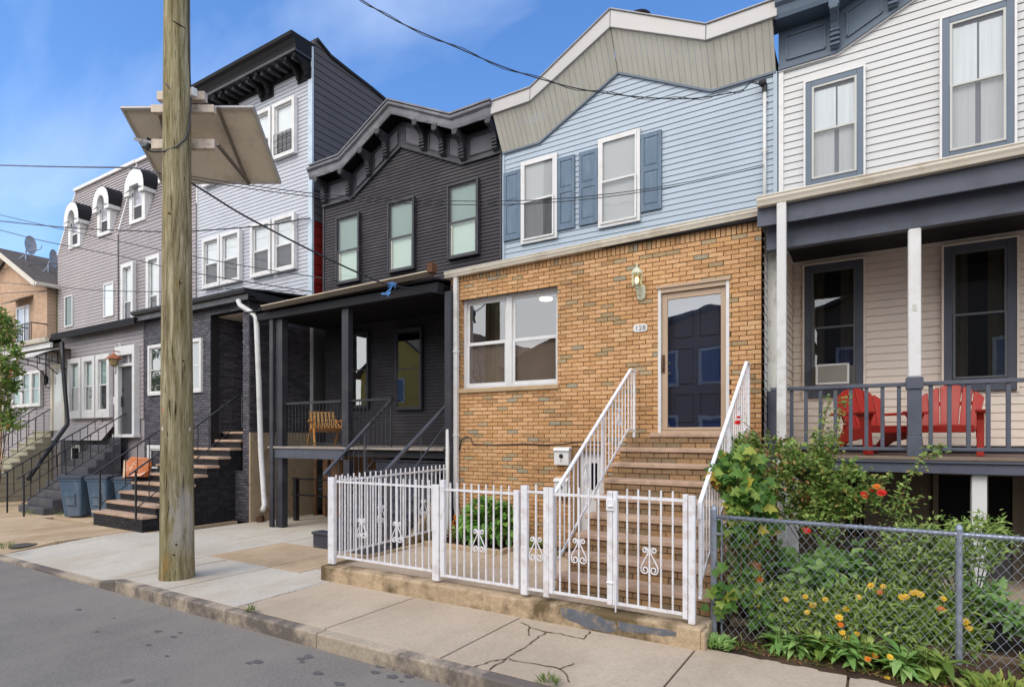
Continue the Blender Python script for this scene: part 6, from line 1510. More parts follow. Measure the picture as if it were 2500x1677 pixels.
# ================================================================ TRASH BINS
BIN = paint('slate blue bin plastic', (78, 100, 120), .5, .4, .10, 1.4, stretch=(1.5, 1, .5), dirt=(128, 134, 142), dirt_amt=.45, ds=2.2)
BINL = paint('dark bin lid', (58, 60, 68), .55, .35, .10, 2, dirt=(90, 92, 98), dirt_amt=.5, ds=4)
def bin_(loc, rz, label, s=1.):
    root = thing('trash_bin', label, 'trash bin', loc, 'blue wheeled trash bins by the stoop'); M = Matrix.Translation(loc) @ Matrix.Rotation(rz, 4, 'Z') @ Matrix.Scale(s, 4)
    def fin(m, nm, mt, par=root, bev=.012, sm=False): m.xf(M); return m.build(nm, mt, par, bevel=bev, smooth=sm)
    m = MB(); b, t_ = .215, .295; h_ = .98
    m.add([(-b, -b, .03), (b, -b, .03), (b, b+.02, .03), (-b, b+.02, .03), (-t_, -t_, h_), (t_, -t_, h_), (t_, t_+.02, h_), (-t_, t_+.02, h_)], [(0,3,2,1),(4,5,6,7),(0,1,5,4),(1,2,6,5),(2,3,7,6),(3,0,4,7)]); fin(m, 'body', BIN, bev=.04)
    m = MB(); m.box(-t_-.012, t_+.012, -t_-.012, t_+.03, h_-.06, h_-.001); m.add([(-.13, -.262, .62), (.13, -.262, .62), (.13, -.24, .30), (-.13, -.24, .30), (-.13, -.30, .62), (.13, -.30, .62), (.10, -.272, .32), (-.10, -.272, .32)], [(0,3,2,1),(4,5,6,7),(0,1,5,4),(1,2,6,5),(2,3,7,6),(3,0,4,7)]); m.box(-.11, .11, -.315, -.298, .545, .565); fin(m, 'rim', BIN)
    m = MB(); m.prism([(-.32, -.33, h_), (-.32, .33, h_), (-.32, .33, h_+.05), (-.32, .1, h_+.085), (-.32, -.25, h_+.06), (-.32, -.33, h_+.02)], (.64, 0, 0)); fin(m, 'lid', BINL, bev=.02)
    m = MB(); m.tube([(-.28, .38, h_+.01), (.28, .38, h_+.01)], .018, 6); m.beam((-.22, .3, h_-.02), (-.22, .38, h_), .03, .03); m.beam((.22, .3, h_-.02), (.22, .38, h_), .03, .03); fin(m, 'handle', BINL, bev=0)
    for sx in (-1, 1):
        m = MB(); m.lathe((0, 0, 0), [(.02, -.025), (.09, -.025), (.10, -.015), (.10, .015), (.09, .025), (.02, .025)], 16); m.xf(Matrix.Translation((sx*.25, .24, .10)) @ Matrix.Rotation(R(90), 4, 'Y')); fin(m, 'wheel', BINL, bev=0)
    return root
bin_((-16.95, 6.85, 0), R(28), 'slate blue trash bin standing nearest the sidewalk, in full view left of the stoop')
bin_((-16.25, 7.15, 0), R(22), 'blue trash bin seen through the left stoop railing, second from the sidewalk')
bin_((-15.6, 7.45, 0), R(20), 'blue trash bin squeezed against the stoop under the orange cushions', .98)
ORN = paint('orange leather', (196, 112, 58), .45, .4, .12, 4, dirt=(224, 206, 190), dirt_amt=.7, ds=6)
oc = P(330, 1150, 7.3); root = thing('chair_back', 'torn orange leather chair back lying on the trash bins', 'chair back', (oc.x, 7.3, 1.05)); M = Matrix.Translation((oc.x, 7.3, 1.04)) @ Matrix.Rotation(R(25), 4, 'Z') @ Matrix.Rotation(R(-14), 4, 'X')
m = MB(); m.prism([(-.28, 0, 0), (.28, 0, 0), (.33, 0, .30), (.26, 0, .47), (-.22, 0, .50), (-.32, 0, .34)], (0, .10, 0)); m.xf(M); m.build('back_cushion', ORN, root, bevel=.03)
m = MB(); m.prism([(-.34, .02, -.02), (-.29, .02, -.02), (-.34, .02, .42), (-.40, .02, .40)], (0, .08, 0)); m.xf(M); m.build('side_frame', paint('split wood', (206, 180, 150), .7, .2, .15, 6), root)
m = MB(); m.prism([(-.1, -.16, -.02), (.30, -.2, -.02), (.32, -.02, .14), (-.05, -.02, .16)], (0, .06, .05)); m.xf(M); m.build('seat_cushion', ORN, root, bevel=.03)
# rusty clay drain pipe end lying by the porch post
CLAY = paint('rusty pipe', (92, 68, 54), .85, .2, .22, 6, bump=.4, bs=30)
a = G(632, 1268, .07); b = G(662, 1240, .09); m = MB(); m.tube([a, b], [.075, .068], 12); m.tube([b+Vector((.0, .0, -.02)), b+Vector((.06, .05, .05)), b+Vector((.08, .06, .35))], [.07, .07, .06], 10); tag(m.build('drain_pipe', CLAY, None, smooth=False, loc=a), 'rusty brown elbow of drain pipe lying at the foot of the charcoal porch post', 'pipe')

# ================================================================ WHITE IRON FENCE
FY = 5.72
fence = thing('fence', 'white iron picket fence with heart scrolls and gates on the concrete base wall', 'fence', (-4, FY, .2))
def post(px0, px1, top, bot, y=FY, w=None, z0=None):
    x0, x1 = xs(px0, y), xs(px1, y)
    m = MB(); m.box(x0, x1, y-.028, y+.028, P(px0, bot, y).z if z0 is None else z0, P(px0, top, y).z); return m.build('post', WHITEM, fence, bevel=.004)
FZ = .2
def panel(name, x0, x1, zb, zt, n, sc_at, y=FY, parent=None, frame=None, top_extra=.085):
    root = MB(); root.beam((x0, y, zt), (x1, y, zt), .022, .028); root.beam((x0, y, zb), (x1, y, zb), .022, .028)
    b = root
    for i in range(n):
        x = x0+(x1-x0)*(i+.5)/n if frame is None else x0+(x1-x0)*(i+1)/(n+1)
        b.box(x-.008, x+.008, y-.008, y+.008, zb, zt+top_extra)
    p = root.build(name, WHITEM, parent or fence)
    for x, z in sc_at:
        s = MB(); scroll(s, (x, y-.004, z), (1, 0, 0), 1.05, .0075); s.build('scroll', WHITEM, p, smooth=True)
    return p
pa, pb = xs(823, FY), xs(1056, FY)
panel('panel', pa, pb, .335, 1.375, 16, [(pa+(pb-pa)*(4.5/16), .62), (pa+(pb-pa)*(10.5/16), .62)])
post(804, 818, 1164, 1374); post(1058, 1074, 1182, 1415)
ga, gb = xs(1083, FY), xs(1262, FY)
g1 = panel('gate', ga, gb, .30, 1.355, 9, [(ga+(gb-ga)*5/10, .63)], frame=1)
def gpost(x0, x1, top, z0, par):
    m = MB(); m.box(x0, x1, FY-.026, FY+.026, z0, top); m.build('gate_stile', WHITEM, par, bevel=.004)
gpost(xs(1077, FY), xs(1087, FY), 1.47, .285, g1); gpost(xs(1256, FY), xs(1268, FY), 1.395, .285, g1)
post(1274, 1289, 1184, 1449)
sa, sb = xs(1289, FY), xs(1329, FY); panel('panel', sa, sb, .30, 1.385, 1, [((sa+sb)/2, .61)])
post(1329, 1341.5, 1189, 1455); 
ga, gb = xs(1345, FY), xs(1486, FY)
g2 = panel('gate', ga, gb, .305, 1.375, 5, [(ga+(gb-ga)*3/6, .64)], frame=1)
gpost(xs(1342, FY), xs(1352, FY), 1.445, .29, g2); gpost(xs(1484, FY), xs(1497, FY), 1.44, .27, g2)
ga, gb = xs(1505, FY), xs(1672, FY)
g3 = panel('gate', ga, gb, .29, 1.385, 5, [(ga+(gb-ga)*3/6, .62)], frame=1)
gpost(xs(1498, FY), xs(1508, FY), 1.44, .27, g3); gpost(xs(1668, FY), xs(1680, FY), 1.445, .25, g3)
m = MB(); x = xs(1493, FY); m.box(x-.045, x+.045, FY-.04, FY-.0265, 1.24, 1.36); m.tube([(x-.02, FY-.05, 1.29), (x+.03, FY-.05, 1.29)], .012, 6); m.build('lock_plate', WHITEM, g2, bevel=.004)
m = MB(); x = xs(1506, FY); m.tube([(x, FY-.035, .21), (x, FY-.035, .55)], .008, 6); m.tube([(x-.10, FY-.03, .50), (x-.03, FY-.03, .50)], .010, 6); m.build('drop_bolt', WHITEM, g3)
post(1682, 1698, 1209, 1521)
# side run along the boundary
sy0, sy1 = FY+.03, 8.42; X0_ = -6.52
m = MB(); m.beam((X0_, sy0, 1.375), (X0_, sy1, 1.43), .022, .028); m.beam((X0_, sy0, .335), (X0_, sy1, .40), .022, .028); n = 24
for i in range(n): y = sy0+(sy1-sy0)*(i+.5)/n; tt = (y-sy0)/(sy1-sy0); m.box(X0_-.008, X0_+.008, y-.008, y+.008, .335+.065*tt, 1.46+.055*tt)
sp2 = m.build('panel', WHITEM, fence)
for t_ in (8.5/24, 17.5/24):
    m = MB(); scroll(m, (X0_+.004, sy0+(sy1-sy0)*t_, .66), (0, 1, 0), 1.05, .0075); m.build('scroll', WHITEM, sp2, smooth=True)
m = MB(); m.box(X0_-.028, X0_+.028, 8.43, 8.486, .97, 1.54); m.build('post', STEEL, fence)
# ---------------------------------------------------------------- white stair railings
def iron_stair(label, X, scr):
    root = thing('stair_railing', label, 'railing', (X, 7, .4))
    yl, zl, yh, zh = 5.86, 1.36, 8.40, 3.07
    sl = (zh-zl)/(yh-yl)
    dz = -.80
    bz = lambda y: zl+sl*(y-yl)+dz
    m = MB(); m.beam((X, yl-.02, zl), (X, yh-.15, zl+sl*(yh-.13-yl)), .042, .030); m.beam((X, yl-.02, zl+.005), (X, yl-.05, zl-.16), .042, .030); m.beam((X, yh-.15, zl+sl*(yh-.13-yl)), (X, yh, zl+sl*(yh-.13-yl)), .042, .030)
    m.build('handrail', WHITEM, root, bevel=.006)
    m = MB(); m.beam((X, yl+.08, bz(yl+.08)), (X, yh-.25, bz(yh-.25)), .014, .034); m.beam((X, yh-.25, bz(yh-.25)), (X, yh, bz(yh-.25)), .014, .034); m.build('bottom_rail', WHITEM, root)
    m = MB(); n = 21
    for i in range(1, n):
        y = yl+(yh-yl)*i/n; zt_ = min(zl+sl*(y-yl), zl+sl*(yh-.13-yl))
        m.box(X-.007, X+.007, y-.007, y+.007, max(bz(min(y, yh-.25)), .42+0*y), zt_)
    m.build('bars', WHITEM, root)
    for y0, z0, z1 in ((yl, .42, zl-.02), (yh, bz(yh-.25)-.12, zl+sl*(yh-.13-yl)), (yl+1.35, bz(yl+1.35)-.05, zl+sl*1.35)):
        m = MB(); m.box(X-.016, X+.016, y0-.016, y0+.016, z0, z1); m.build('post', WHITEM, root)
    m = MB(); m.tube([(X, yh, 2.98), (X, YB-.016, 2.98)], .012, 6); m.tube([(X, yl, .46), (X+.02, FY+.03, .46)], .014, 6); m.build('wall_bracket', WHITEM, root)
    for t_ in scr:
        y = yl+(yh-yl)*t_; zc_ = zl+sl*(y-yl)-.52; m = MB(); scroll(m, (X, y, zc_), (0, 1, 0), .95, .0065); m.build('scroll', WHITEM, root, smooth=True)
    return root
iron_stair('white iron stair railing on the left side of the brick stoop', -3.06, (7/21, 16/21))
iron_stair('white iron stair railing on the right side of the brick stoop, beside the garden', -1.46, (7/21, 16/21))

# ================================================================ CHAIN LINK FENCE
CY0, CY1 = 6.02, 6.14
cl_ = thing('chain_link_fence', 'gray steel chain link fence in front of the flower garden', 'fence', (0, 6.05, 0))
cxa, cxb = -1.36, 4.4
def cy(x): return CY0+(CY1-CY0)*(x-cxa)/(.6-cxa)
ztop = lambda x: 1.21-.012*(x-cxa)
m = MB(); m.tube([(cxa, cy(cxa), ztop(cxa)), (cxb, cy(cxb), ztop(cxb))], .021, 10); m.build('top_rail', STEEL, cl_, smooth=True)
for x, r_, zt_ in ((cxa-.01, .032, 1.30), (.585, .026, 1.25), (2.6, .026, 1.23)):
    m = MB(); m.lathe((x, cy(x), -.05), [(r_, 0), (r_, zt_+.02), (r_*1.1, zt_+.03), (r_*.7, zt_+.065), (.004, zt_+.075)], 12); m.build('post', STEEL, cl_, smooth=False)
m = MB(); m.box(cxa+.06, cxa+.072, cy(cxa)-.012, cy(cxa)+.012, .05, 1.2)
for z_ in (.2, .42, .72, 1.05): m.box(cxa-.01, cxa+.065, cy(cxa)-.034, cy(cxa)-.03, z_-.012, z_+.012)
m.build('tension_bar', STEEL, cl_)
WIRE = paint('dull wire', (138, 144, 152), .5, .5, .12, 10)
pit = .036; n = int((cxb-cxa-.06)/pit); m = MB(); hw = pit/2
zb_ = .03; 
for i in range(n):
    x0 = cxa+.07+i*pit; pts = []
    k = 0; z_ = ztop(x0)+.035
    while z_ > zb_:
        sgn = 1 if (k+i) % 2 == 0 else -1
        pts.append((x0+sgn*hw*1.04, cy(x0)-.026+.006*(1 if k % 2 else -1), z_)); z_ -= .048; k += 1
    m.tube(pts, .0023, 4, False)
m.build('mesh', WIRE, cl_, fix=False)
# ================================================================ PLANTS
rg = random.Random(11)
def leaf(mb, p, d, up, L, W, droop=.25, fold=.25, st=3):
    """one leaf as a small folded, curved blade"""
    d = d.normalized(); s = d.cross(up)
    if s.length < 1e-4: s = Vector((1, 0, 0))
    s.normalize(); n = s.cross(d)
    wd = {2: [0, 1, 0], 3: [.05, 1, .72, 0], 4: [.05, .8, 1, .62, 0]}[st]
    b = len(mb.v); k = len(wd)
    for i, w in enumerate(wd):
        t = i/(k-1); c = p+d*(L*t)-n*(droop*L*t*t); w_ = W*.5*w
        mb.v += [tuple(c-s*w_+n*(fold*w_)), tuple(c), tuple(c+s*w_+n*(fold*w_))]
    for i in range(k-1):
        a = b+i*3; mb.f += [(a, a+1, a+4, a+3), (a+1, a+2, a+5, a+4)]
def lobed(mb, p, d, up, S, q):
    d = d.normalized(); s = d.cross(up).normalized(); n = s.cross(d); b = len(mb.v)
    prof = [(0, .0), (-.32, .0), (-.55, .18), (-.34, .34), (-.58, .62), (-.26, .62), (0, 1.0), (.26, .62), (.58, .62), (.34, .34), (.55, .18), (.32, .0)]
    mb.v.append(tuple(p+d*(S*.4)+n*(-.05*S)))
    for x, y in prof: mb.v.append(tuple(p+s*(x*S)+d*(y*S)+n*(S*(.10*abs(x)*2-.25*y*y+q.uniform(-.03, .03)))))
    for i in range(len(prof)): mb.f.append((b, b+1+i, b+1+(i+1) % len(prof)))
def rdir(q, zmin=-.4, zmax=1):
    a = q.uniform(0, 2*math.pi); z = q.uniform(zmin, zmax); r = math.sqrt(max(0, 1-z*z)); return Vector((r*math.cos(a), r*math.sin(a), z))
L_ROSE = leafmat('rose leaf', [(0, (84, 108, 50)), (.5, (128, 158, 76)), (.85, (172, 194, 108)), (1, (172, 146, 80))])
L_VINE = leafmat('vine leaf', [(0, (66, 104, 44)), (.6, (108, 148, 66)), (.88, (156, 176, 84)), (.97, (206, 186, 72)), (1, (176, 112, 74))])
L_MARI = leafmat('marigold leaf', [(0, (104, 130, 58)), (.6, (156, 184, 86)), (1, (196, 210, 122))])
L_PALE = leafmat('pale leaf', [(0, (116, 158, 82)), (.6, (152, 192, 106)), (1, (182, 210, 134))])
L_LIME = leafmat('lime leaf', [(0, (110, 140, 58)), (.6, (146, 168, 74)), (1, (176, 178, 84))])
L_DARK = leafmat('dark leaf', [(0, (70, 112, 48)), (.5, (114, 160, 70)), (1, (160, 196, 98))])
L_SHRUB = leafmat('shrub leaf', [(0, (108, 136, 66)), (.6, (152, 178, 92)), (1, (192, 206, 126))])
L_GRASS = leafmat('grass blade', [(0, (84, 112, 52)), (.6, (112, 138, 64)), (1, (160, 150, 90))])
L_DRY = leafmat('dry leaf', [(0, (116, 84, 56)), (.6, (146, 104, 66)), (1, (176, 140, 96))], trans=.1)
L_RUST = leafmat('rusty leaf', [(0, (176, 62, 36)), (.5, (206, 96, 42)), (1, (222, 150, 60))])
STEM = paint('green stem', (96, 104, 60), .7, .2, .15, 8); WOOD = paint('brown cane', (104, 82, 60), .8, .2, .2, 8)
YELF = leafmat('yellow petals', [(0, (244, 198, 50)), (.6, (248, 210, 70)), (1, (246, 184, 40))], trans=.25); ORGF = leafmat('orange petals', [(0, (226, 112, 28)), (1, (240, 146, 40))], trans=.25)
REDF = leafmat('red petals', [(0, (196, 22, 20)), (.6, (226, 40, 30)), (1, (240, 70, 50))], trans=.25)
def flower(mb, p, r, q, nrm=None, dbl=False):
    nrm = nrm or Vector((q.uniform(-.4, .4), -.7, .7)).normalized()
    a0 = Vector((0, 0, 1)).cross(nrm).normalized(); b0 = nrm.cross(a0)
    for ring, n in ((1, 10),)+(((.6, 8), (.3, 6)) if dbl else ((.45, 7),)):
        for k in range(n):
            a = 2*math.pi*k/n+ring; d = a0*math.cos(a)+b0*math.sin(a); leaf(mb, p+nrm*(.004+(1-ring)*.012), (d+nrm*(.25+(1-ring)*.9)), nrm, r*ring, r*.55, .2, .2, 2)
def canes(mb, base, tips, r, q, sag=.1):
    for t_ in tips:
        b = base+Vector((q.uniform(-.06, .06), q.uniform(-.06, .06), 0)); m_ = b.lerp(t_, .5)+Vector((q.uniform(-.06, .06), q.uniform(-.06, .06), sag)); pts = []
        for i in range(7):
            t = i/6; pts.append(b*(1-t)**2+m_*2*t*(1-t)+t_*t*t)
        mb.tube(pts, [r*(1-.6*i/6) for i in range(7)], 5)
        yield pts
def bush(name, label, cat, base, blobs, nleaf, L, W, lm, seed, sm=WOOD, tips=14, fl=(), group=None, kind='leaf', droop=.25, r=.008, inner=.35, extra=None):
    q = random.Random(seed); root = thing(name, label, cat, base, group); base = Vector(base)
    lv, stm = MB(), MB(); allp = []
    tp = []
    tot = sum(b[1][0]*b[1][1]*b[1][2] for b in blobs)
    for c, rad, in blobs:
        for _ in range(max(2, int(tips*(rad[0]*rad[1]*rad[2])/tot))):
            d = rdir(q, -.3); tp.append(Vector(c)+Vector((d.x*rad[0], d.y*rad[1], d.z*rad[2]))*q.uniform(.6, 1.05))
    for pts in canes(stm, base, tp, r, q): allp.append(pts)
    for c, rad in blobs:
        n = int(nleaf*(rad[0]*rad[1]*rad[2])/tot); c = Vector(c)
        ncl = max(6, n//14); cl = []
        for _ in range(ncl):
            d = rdir(q, -.8); cl.append(c+Vector((d.x*rad[0], d.y*rad[1], d.z*rad[2]))*q.uniform(inner, 1.08)**.7)
        for i in range(n):
            o = cl[i % ncl]; p = o+rdir(q, -1)*q.uniform(.01, .085)*(L/.04)**.5
            d = ((p-c).normalized()*.6+rdir(q, -.6)*.8+Vector((0, -.25, .1))); up = Vector((q.uniform(-.5, .5), q.uniform(-.8, .2), 1))
            s = q.uniform(.65, 1.25)
            if kind == 'lobed': lobed(lv, p, d+Vector((0, 0, -.5)), Vector((q.uniform(-.4, .4), -.9, .6)), L*s, q)
            else: leaf(lv, p, d, up, L*s, W*s, droop, .3, 3)
    if extra: extra(lv, stm, q)
    stm.build('stem', sm, root); lv.build('leaves', lm, root, fix=False)
    for i, (p, rr, mt, db) in enumerate(fl):
        m = MB(); flower(m, Vector(p), rr, q, None, db); m.build('flower', mt, root, fix=False)
    return root
r4 = lambda x, y: (1680+x/2.851, 1200+y/2.851)
r3 = lambda x, y: (1700+x/2.9225, 850+y/2.9225)
# garden bed
soil = MB(); N = 40; M_ = 16
for j in range(M_+1):
    for i in range(N+1):
        x = -1.34+(6)*i/N; y = 5.64+2.83*j/M_+(rg.uniform(-.02, .03) if j == 0 else 0)
        soil.v.append((x, y, (-.004 if j == 0 else (.015 if y < 6.15 else .14)+rg.uniform(-.015, .02))))
for j in range(M_):
    for i in range(N): soil.f.append((j*(N+1)+i, j*(N+1)+i+1, (j+1)*(N+1)+i+1, (j+1)*(N+1)+i))
structure('soil', soil, SOIL, smooth=True, fix=False)
tm = MB(); tm.beam((-1.25, 6.17, .10), (.55, 6.27, .10), .05, .20); tm2 = MB(); tm2.beam((.57, 6.27, .09), (3.2, 6.4, .09), .05, .19)
TIMB = paint('weathered timber', (112, 96, 78), .85, .2, .2, 6, stretch=(.3, 1, 3), bump=.4, bs=30)
tag(tm.build('timber_edging', TIMB, None, loc=(-.4, 6.2, 0), bevel=.008), 'weathered timber board edging the garden bed behind the chain link fence, between its two posts', 'timber edging')
tag(tm2.build('timber_edging', TIMB, None, loc=(1.6, 6.3, 0), bevel=.008), 'weathered timber board edging the garden bed right of the middle fence post', 'timber edging')
# rose bush with its long shoots
c0 = P(1950, 1180, 7.1); c1 = P(1880, 1120, 7.3); c2 = P(2060, 1190, 7.0); c3 = P(2120, 1225, 6.9)
def shoots(lv, stm, q):
    for pts, n, s in (([P(2000, 1150, 7.2), P(2005, 1075, 7.3), P(2012, 1030, 7.35), P(2025, 975, 7.4)], 130, .05), ([P(2020, 1130, 7.2), P(2040, 1060, 7.3), P(2052, 1010, 7.35), P(2065, 972, 7.4)], 110, .048), ([P(2180, 1250, 6.9), P(2210, 1190, 6.9), P(2250, 1120, 6.95), P(2302, 1092, 7.0)], 150, .052), ([P(2090, 1230, 6.9), P(2130, 1190, 6.9), P(2175, 1160, 6.9)], 90, .05), ([P(1880, 1130, 7.0), P(1850, 1060, 6.9), P(1815, 1030, 6.75)], 16, .035), ([P(2200, 1235, 6.9), P(2230, 1225, 6.9), P(2260, 1212, 6.9)], 40, .045)):
        fine = []
        for a, b in zip(pts[:-1], pts[1:]): fine += [a.lerp(b, i/5) for i in range(5)]
        fine.append(pts[-1]); stm.tube(fine, [.007*(1-.5*i/len(fine)) for i in range(len(fine))], 5)
        for i in range(n):
            p = fine[q.randrange(len(fine))]+rdir(q, -.6)*q.uniform(.01, .09); leaf(lv, p, rdir(q, -.5)+Vector((0, -.2, 0)), Vector((q.uniform(-.4, .4), -.5, 1)), s*q.uniform(.6, 1.2), s*.6, .25, .3, 3)
fl = [(P(2110, 1208, 6.75), .045, REDF, True), (P(2152, 1203, 6.72), .052, REDF, True), (P(2140, 1188, 6.78), .04, ORGF, True), (P(2130, 1196, 6.74), .03, REDF, True), (P(*r4(825, 270), 6.5), .045, REDF, True), (P(1801, 1032, 6.7), .042, REDF, True), (P(1803, 1019, 6.7), .025, REDF, True)]
bush('rose_bush', 'sprawling rose bush with red blooms and long shoots, rising before the white house porch', 'shrub', (-.35, 7.3, .14),
     [(c0, (.40, .40, .36)), (c1, (.34, .3, .26)), (c2, (.30, .32, .26)), (c3, (.20, .25, .16)), (P(1985, 1250, 6.9), (.35, .35, .25)), (P(1830, 1100, 7.4), (.25, .25, .18)), (P(1960, 1120, 7.2), (.28, .25, .16)), (P(2015, 1100, 7.2), (.16, .16, .2))], 6000, .052, .036, L_ROSE, 4, tips=34, fl=fl, extra=shoots)
rose = [o for o in bpy.data.objects if o.name.startswith('rose_bush') and o.parent is None][0]
q = random.Random(19); m = MB()
for k in range(260):
    c = (c0, c1, P(1860, 1150, 7.0), P(1900, 1200, 6.9))[k % 4]; d = rdir(q, -.6); leaf(m, c+Vector((d.x*.34, d.y*.3-.06, d.z*.26)), rdir(q, -1, .2), Vector((q.uniform(-.5, .5), -.5, 1)), .045, .028, .5, .4, 3)
m.build('dry_leaves', L_DRY, rose, fix=False)
# vine over the fence corner
def vdry(lv, stm, q):
    for i in range(16):
        a = P(q.uniform(1750, 1800), q.uniform(1285, 1330), 6.12); b = P(q.uniform(1745, 1790), q.uniform(1400, 1440), 6.12); stm.tube([a, a.lerp(b, .5)+Vector((q.uniform(-.06, .06), 0, 0)), b], .003, 4)
bush('vine', 'large leaved green and yellow vine climbing over the left corner of the chain link fence', 'vine', (-1.22, 6.25, .05),
     [(P(1805, 1160, 6.45), (.22, .24, .20)), (P(1830, 1215, 6.35), (.20, .2, .18)), (P(1800, 1300, 6.3), (.14, .12, .22)), (P(1815, 1480, 6.2), (.22, .12, .14)), (P(1765, 1450, 5.95), (.10, .08, .14)), (P(1850, 1270, 6.4), (.12, .14, .16)), (P(1820, 1390, 6.25), (.12, .1, .2))], 820, .105, .1, L_VINE, 6, tips=16, kind='lobed', extra=vdry)
# broad pale plant, leafy bush, potted plant
bush('leafy_plant', 'bright green broad leaved plant in the middle of the bed below the red rose', 'plant', (-.15, 6.85, .14), [(P(2010, 1385, 6.8), (.30, .22, .16)), (P(1960, 1410, 6.7), (.18, .16, .12)), (P(2050, 1360, 6.85), (.16, .16, .12))], 230, .16, .11, L_PALE, 8, sm=STEM, tips=12)
bush('shrub', 'loose light green shrub growing around the middle fence post before the white pier', 'shrub', (.75, 6.9, .14), [(P(2260, 1330, 6.9), (.36, .3, .26)), (P(2390, 1320, 6.8), (.24, .22, .22)), (P(2230, 1390, 6.7), (.22, .2, .2)), (P(2420, 1290, 6.8), (.10, .1, .14)), (P(2350, 1360, 6.6), (.2, .2, .2))], 2600, .062, .026, L_SHRUB, 9, sm=STEM, tips=26)
bush('shrub', 'dark green undergrowth shrub low in the shade behind the leafy plant', 'shrub', (.1, 7.3, .14), [(P(2100, 1410, 7.0), (.5, .3, .26)), (P(1900, 1400, 7.0), (.4, .3, .26)), (P(2200, 1450, 6.9), (.35, .3, .2))], 1700, .07, .042, L_DARK, 10, sm=STEM, tips=20)
pc = P(2420, 1560, 6.62); pot = thing('flower_pot', 'black plastic flower pot standing at the right of the garden bed', 'pot', (pc.x, 6.62, .13)); m = MB(); m.lathe((pc.x, 6.62, .12), [(.12, 0), (.16, .26), (.175, .27), (.175, .30), (.15, .30), (.14, .24), (.01, .24)], 18); m.build('pot', paint('black plastic', (34, 33, 36), .5, .4, .1), pot, smooth=False)
bush('potted_plant', 'pale green rosette plant spilling out of the black pot', 'plant', (pc.x, 6.62, .38), [(P(2415, 1490, 6.6), (.26, .22, .15)), (P(2400, 1440, 6.65), (.18, .18, .12))], 260, .12, .055, L_PALE, 12, sm=STEM, tips=12)
bush('shrub', 'leafy green shrub farther along the chain link fence, past the black pot', 'shrub', (1.9, 6.8, .14), [((1.9, 6.7, .55), (.4, .3, .35)), ((2.4, 6.8, .45), (.4, .3, .3))], 1300, .07, .035, L_SHRUB, 14, sm=STEM, tips=20)
bush('shrub', 'low leafy shrub at the far end of the chain link fence', 'shrub', (3.2, 6.8, .14), [((3.1, 6.7, .45), (.5, .3, .3)), ((3.8, 6.9, .5), (.4, .3, .3))], 1300, .07, .035, L_DARK, 15, sm=STEM, tips=20)
# flower drift: each marigold plant on its own
mk = 0
MAR = [((1885, 1470), 6.55), ((1925, 1480), 6.45), ((1965, 1490), 6.5), ((2005, 1500), 6.45), ((2050, 1490), 6.5), ((2095, 1480), 6.6), ((2140, 1480), 6.6), ((2185, 1475), 6.6), ((2230, 1480), 6.6), ((2275, 1480), 6.62), ((2320, 1490), 6.6), ((1960, 1530), 6.3), ((2030, 1540), 6.3), ((2110, 1530), 6.35), ((2190, 1530), 6.35), ((2265, 1535), 6.4), ((2325, 1545), 6.45)]
FLW = [(500, 615), (680, 750), (815, 730), (870, 790), (955, 750), (1050, 840), (1050, 875), (1060, 925), (1075, 980), (1105, 1020), (1155, 1030), (1175, 990), (1275, 655), (1360, 660), (1335, 700), (1490, 735), (1520, 730), (1565, 705), (1615, 715), (1590, 700), (1775, 745), (1760, 820), (1185, 735), (640, 985), (1930, 905), (1955, 950), (830, 840), (1100, 820)]
fpos = [r4(*f) for f in FLW]; used = set()
POSW = ['at the left end of the drift behind the vine', 'second from the vine', 'left of the leafy plant', 'below the leafy plant', 'right below the leafy plant', 'before the dark undergrowth', 'in the tall middle of the drift', 'right of the drift middle', 'two plants left of the middle post', 'next left of the middle post', 'hugging the middle fence post', 'low at the front left', 'low at the front below the rose', 'low at the front centre', 'low at the front right of centre', 'low at the front near the post', 'low at the foot of the middle post']
for i, ((a, b), y) in enumerate(MAR):
    c = P(a, b, y); c.z = max(c.z, .26); fl = []
    for j, f in enumerate(fpos):
        if j in used: continue
        near = min(range(len(MAR)), key=lambda k: abs(MAR[k][0][0]-f[0])+.7*abs(MAR[k][0][1]-20-f[1]))
        if near == i: fl.append((P(f[0], f[1], y-.24), .032 if j % 3 else .04, YELF if j % 7 else ORGF, False)); used.add(j)
    def tall(lv, stm, q, fl=fl, c=c, y=y):
        for f in fl:
            p = Vector(f[0]); stm.tube([(p.x+q.uniform(-.04, .04), y, .2), (p.x, y-.1, (p.z+.2)/2), p], .0035, 4)
    bush('marigold_plant', 'bushy marigold plant '+POSW[i], 'flower', (c.x, y, .14), [(c, (.22, .16, .20)), ((c.x, y, .24), (.22, .18, .12))], 620, .09, .024, L_MARI, 30+i, sm=STEM, tips=12, fl=fl, group='marigolds in the garden bed', extra=tall, droop=.4, r=.004)
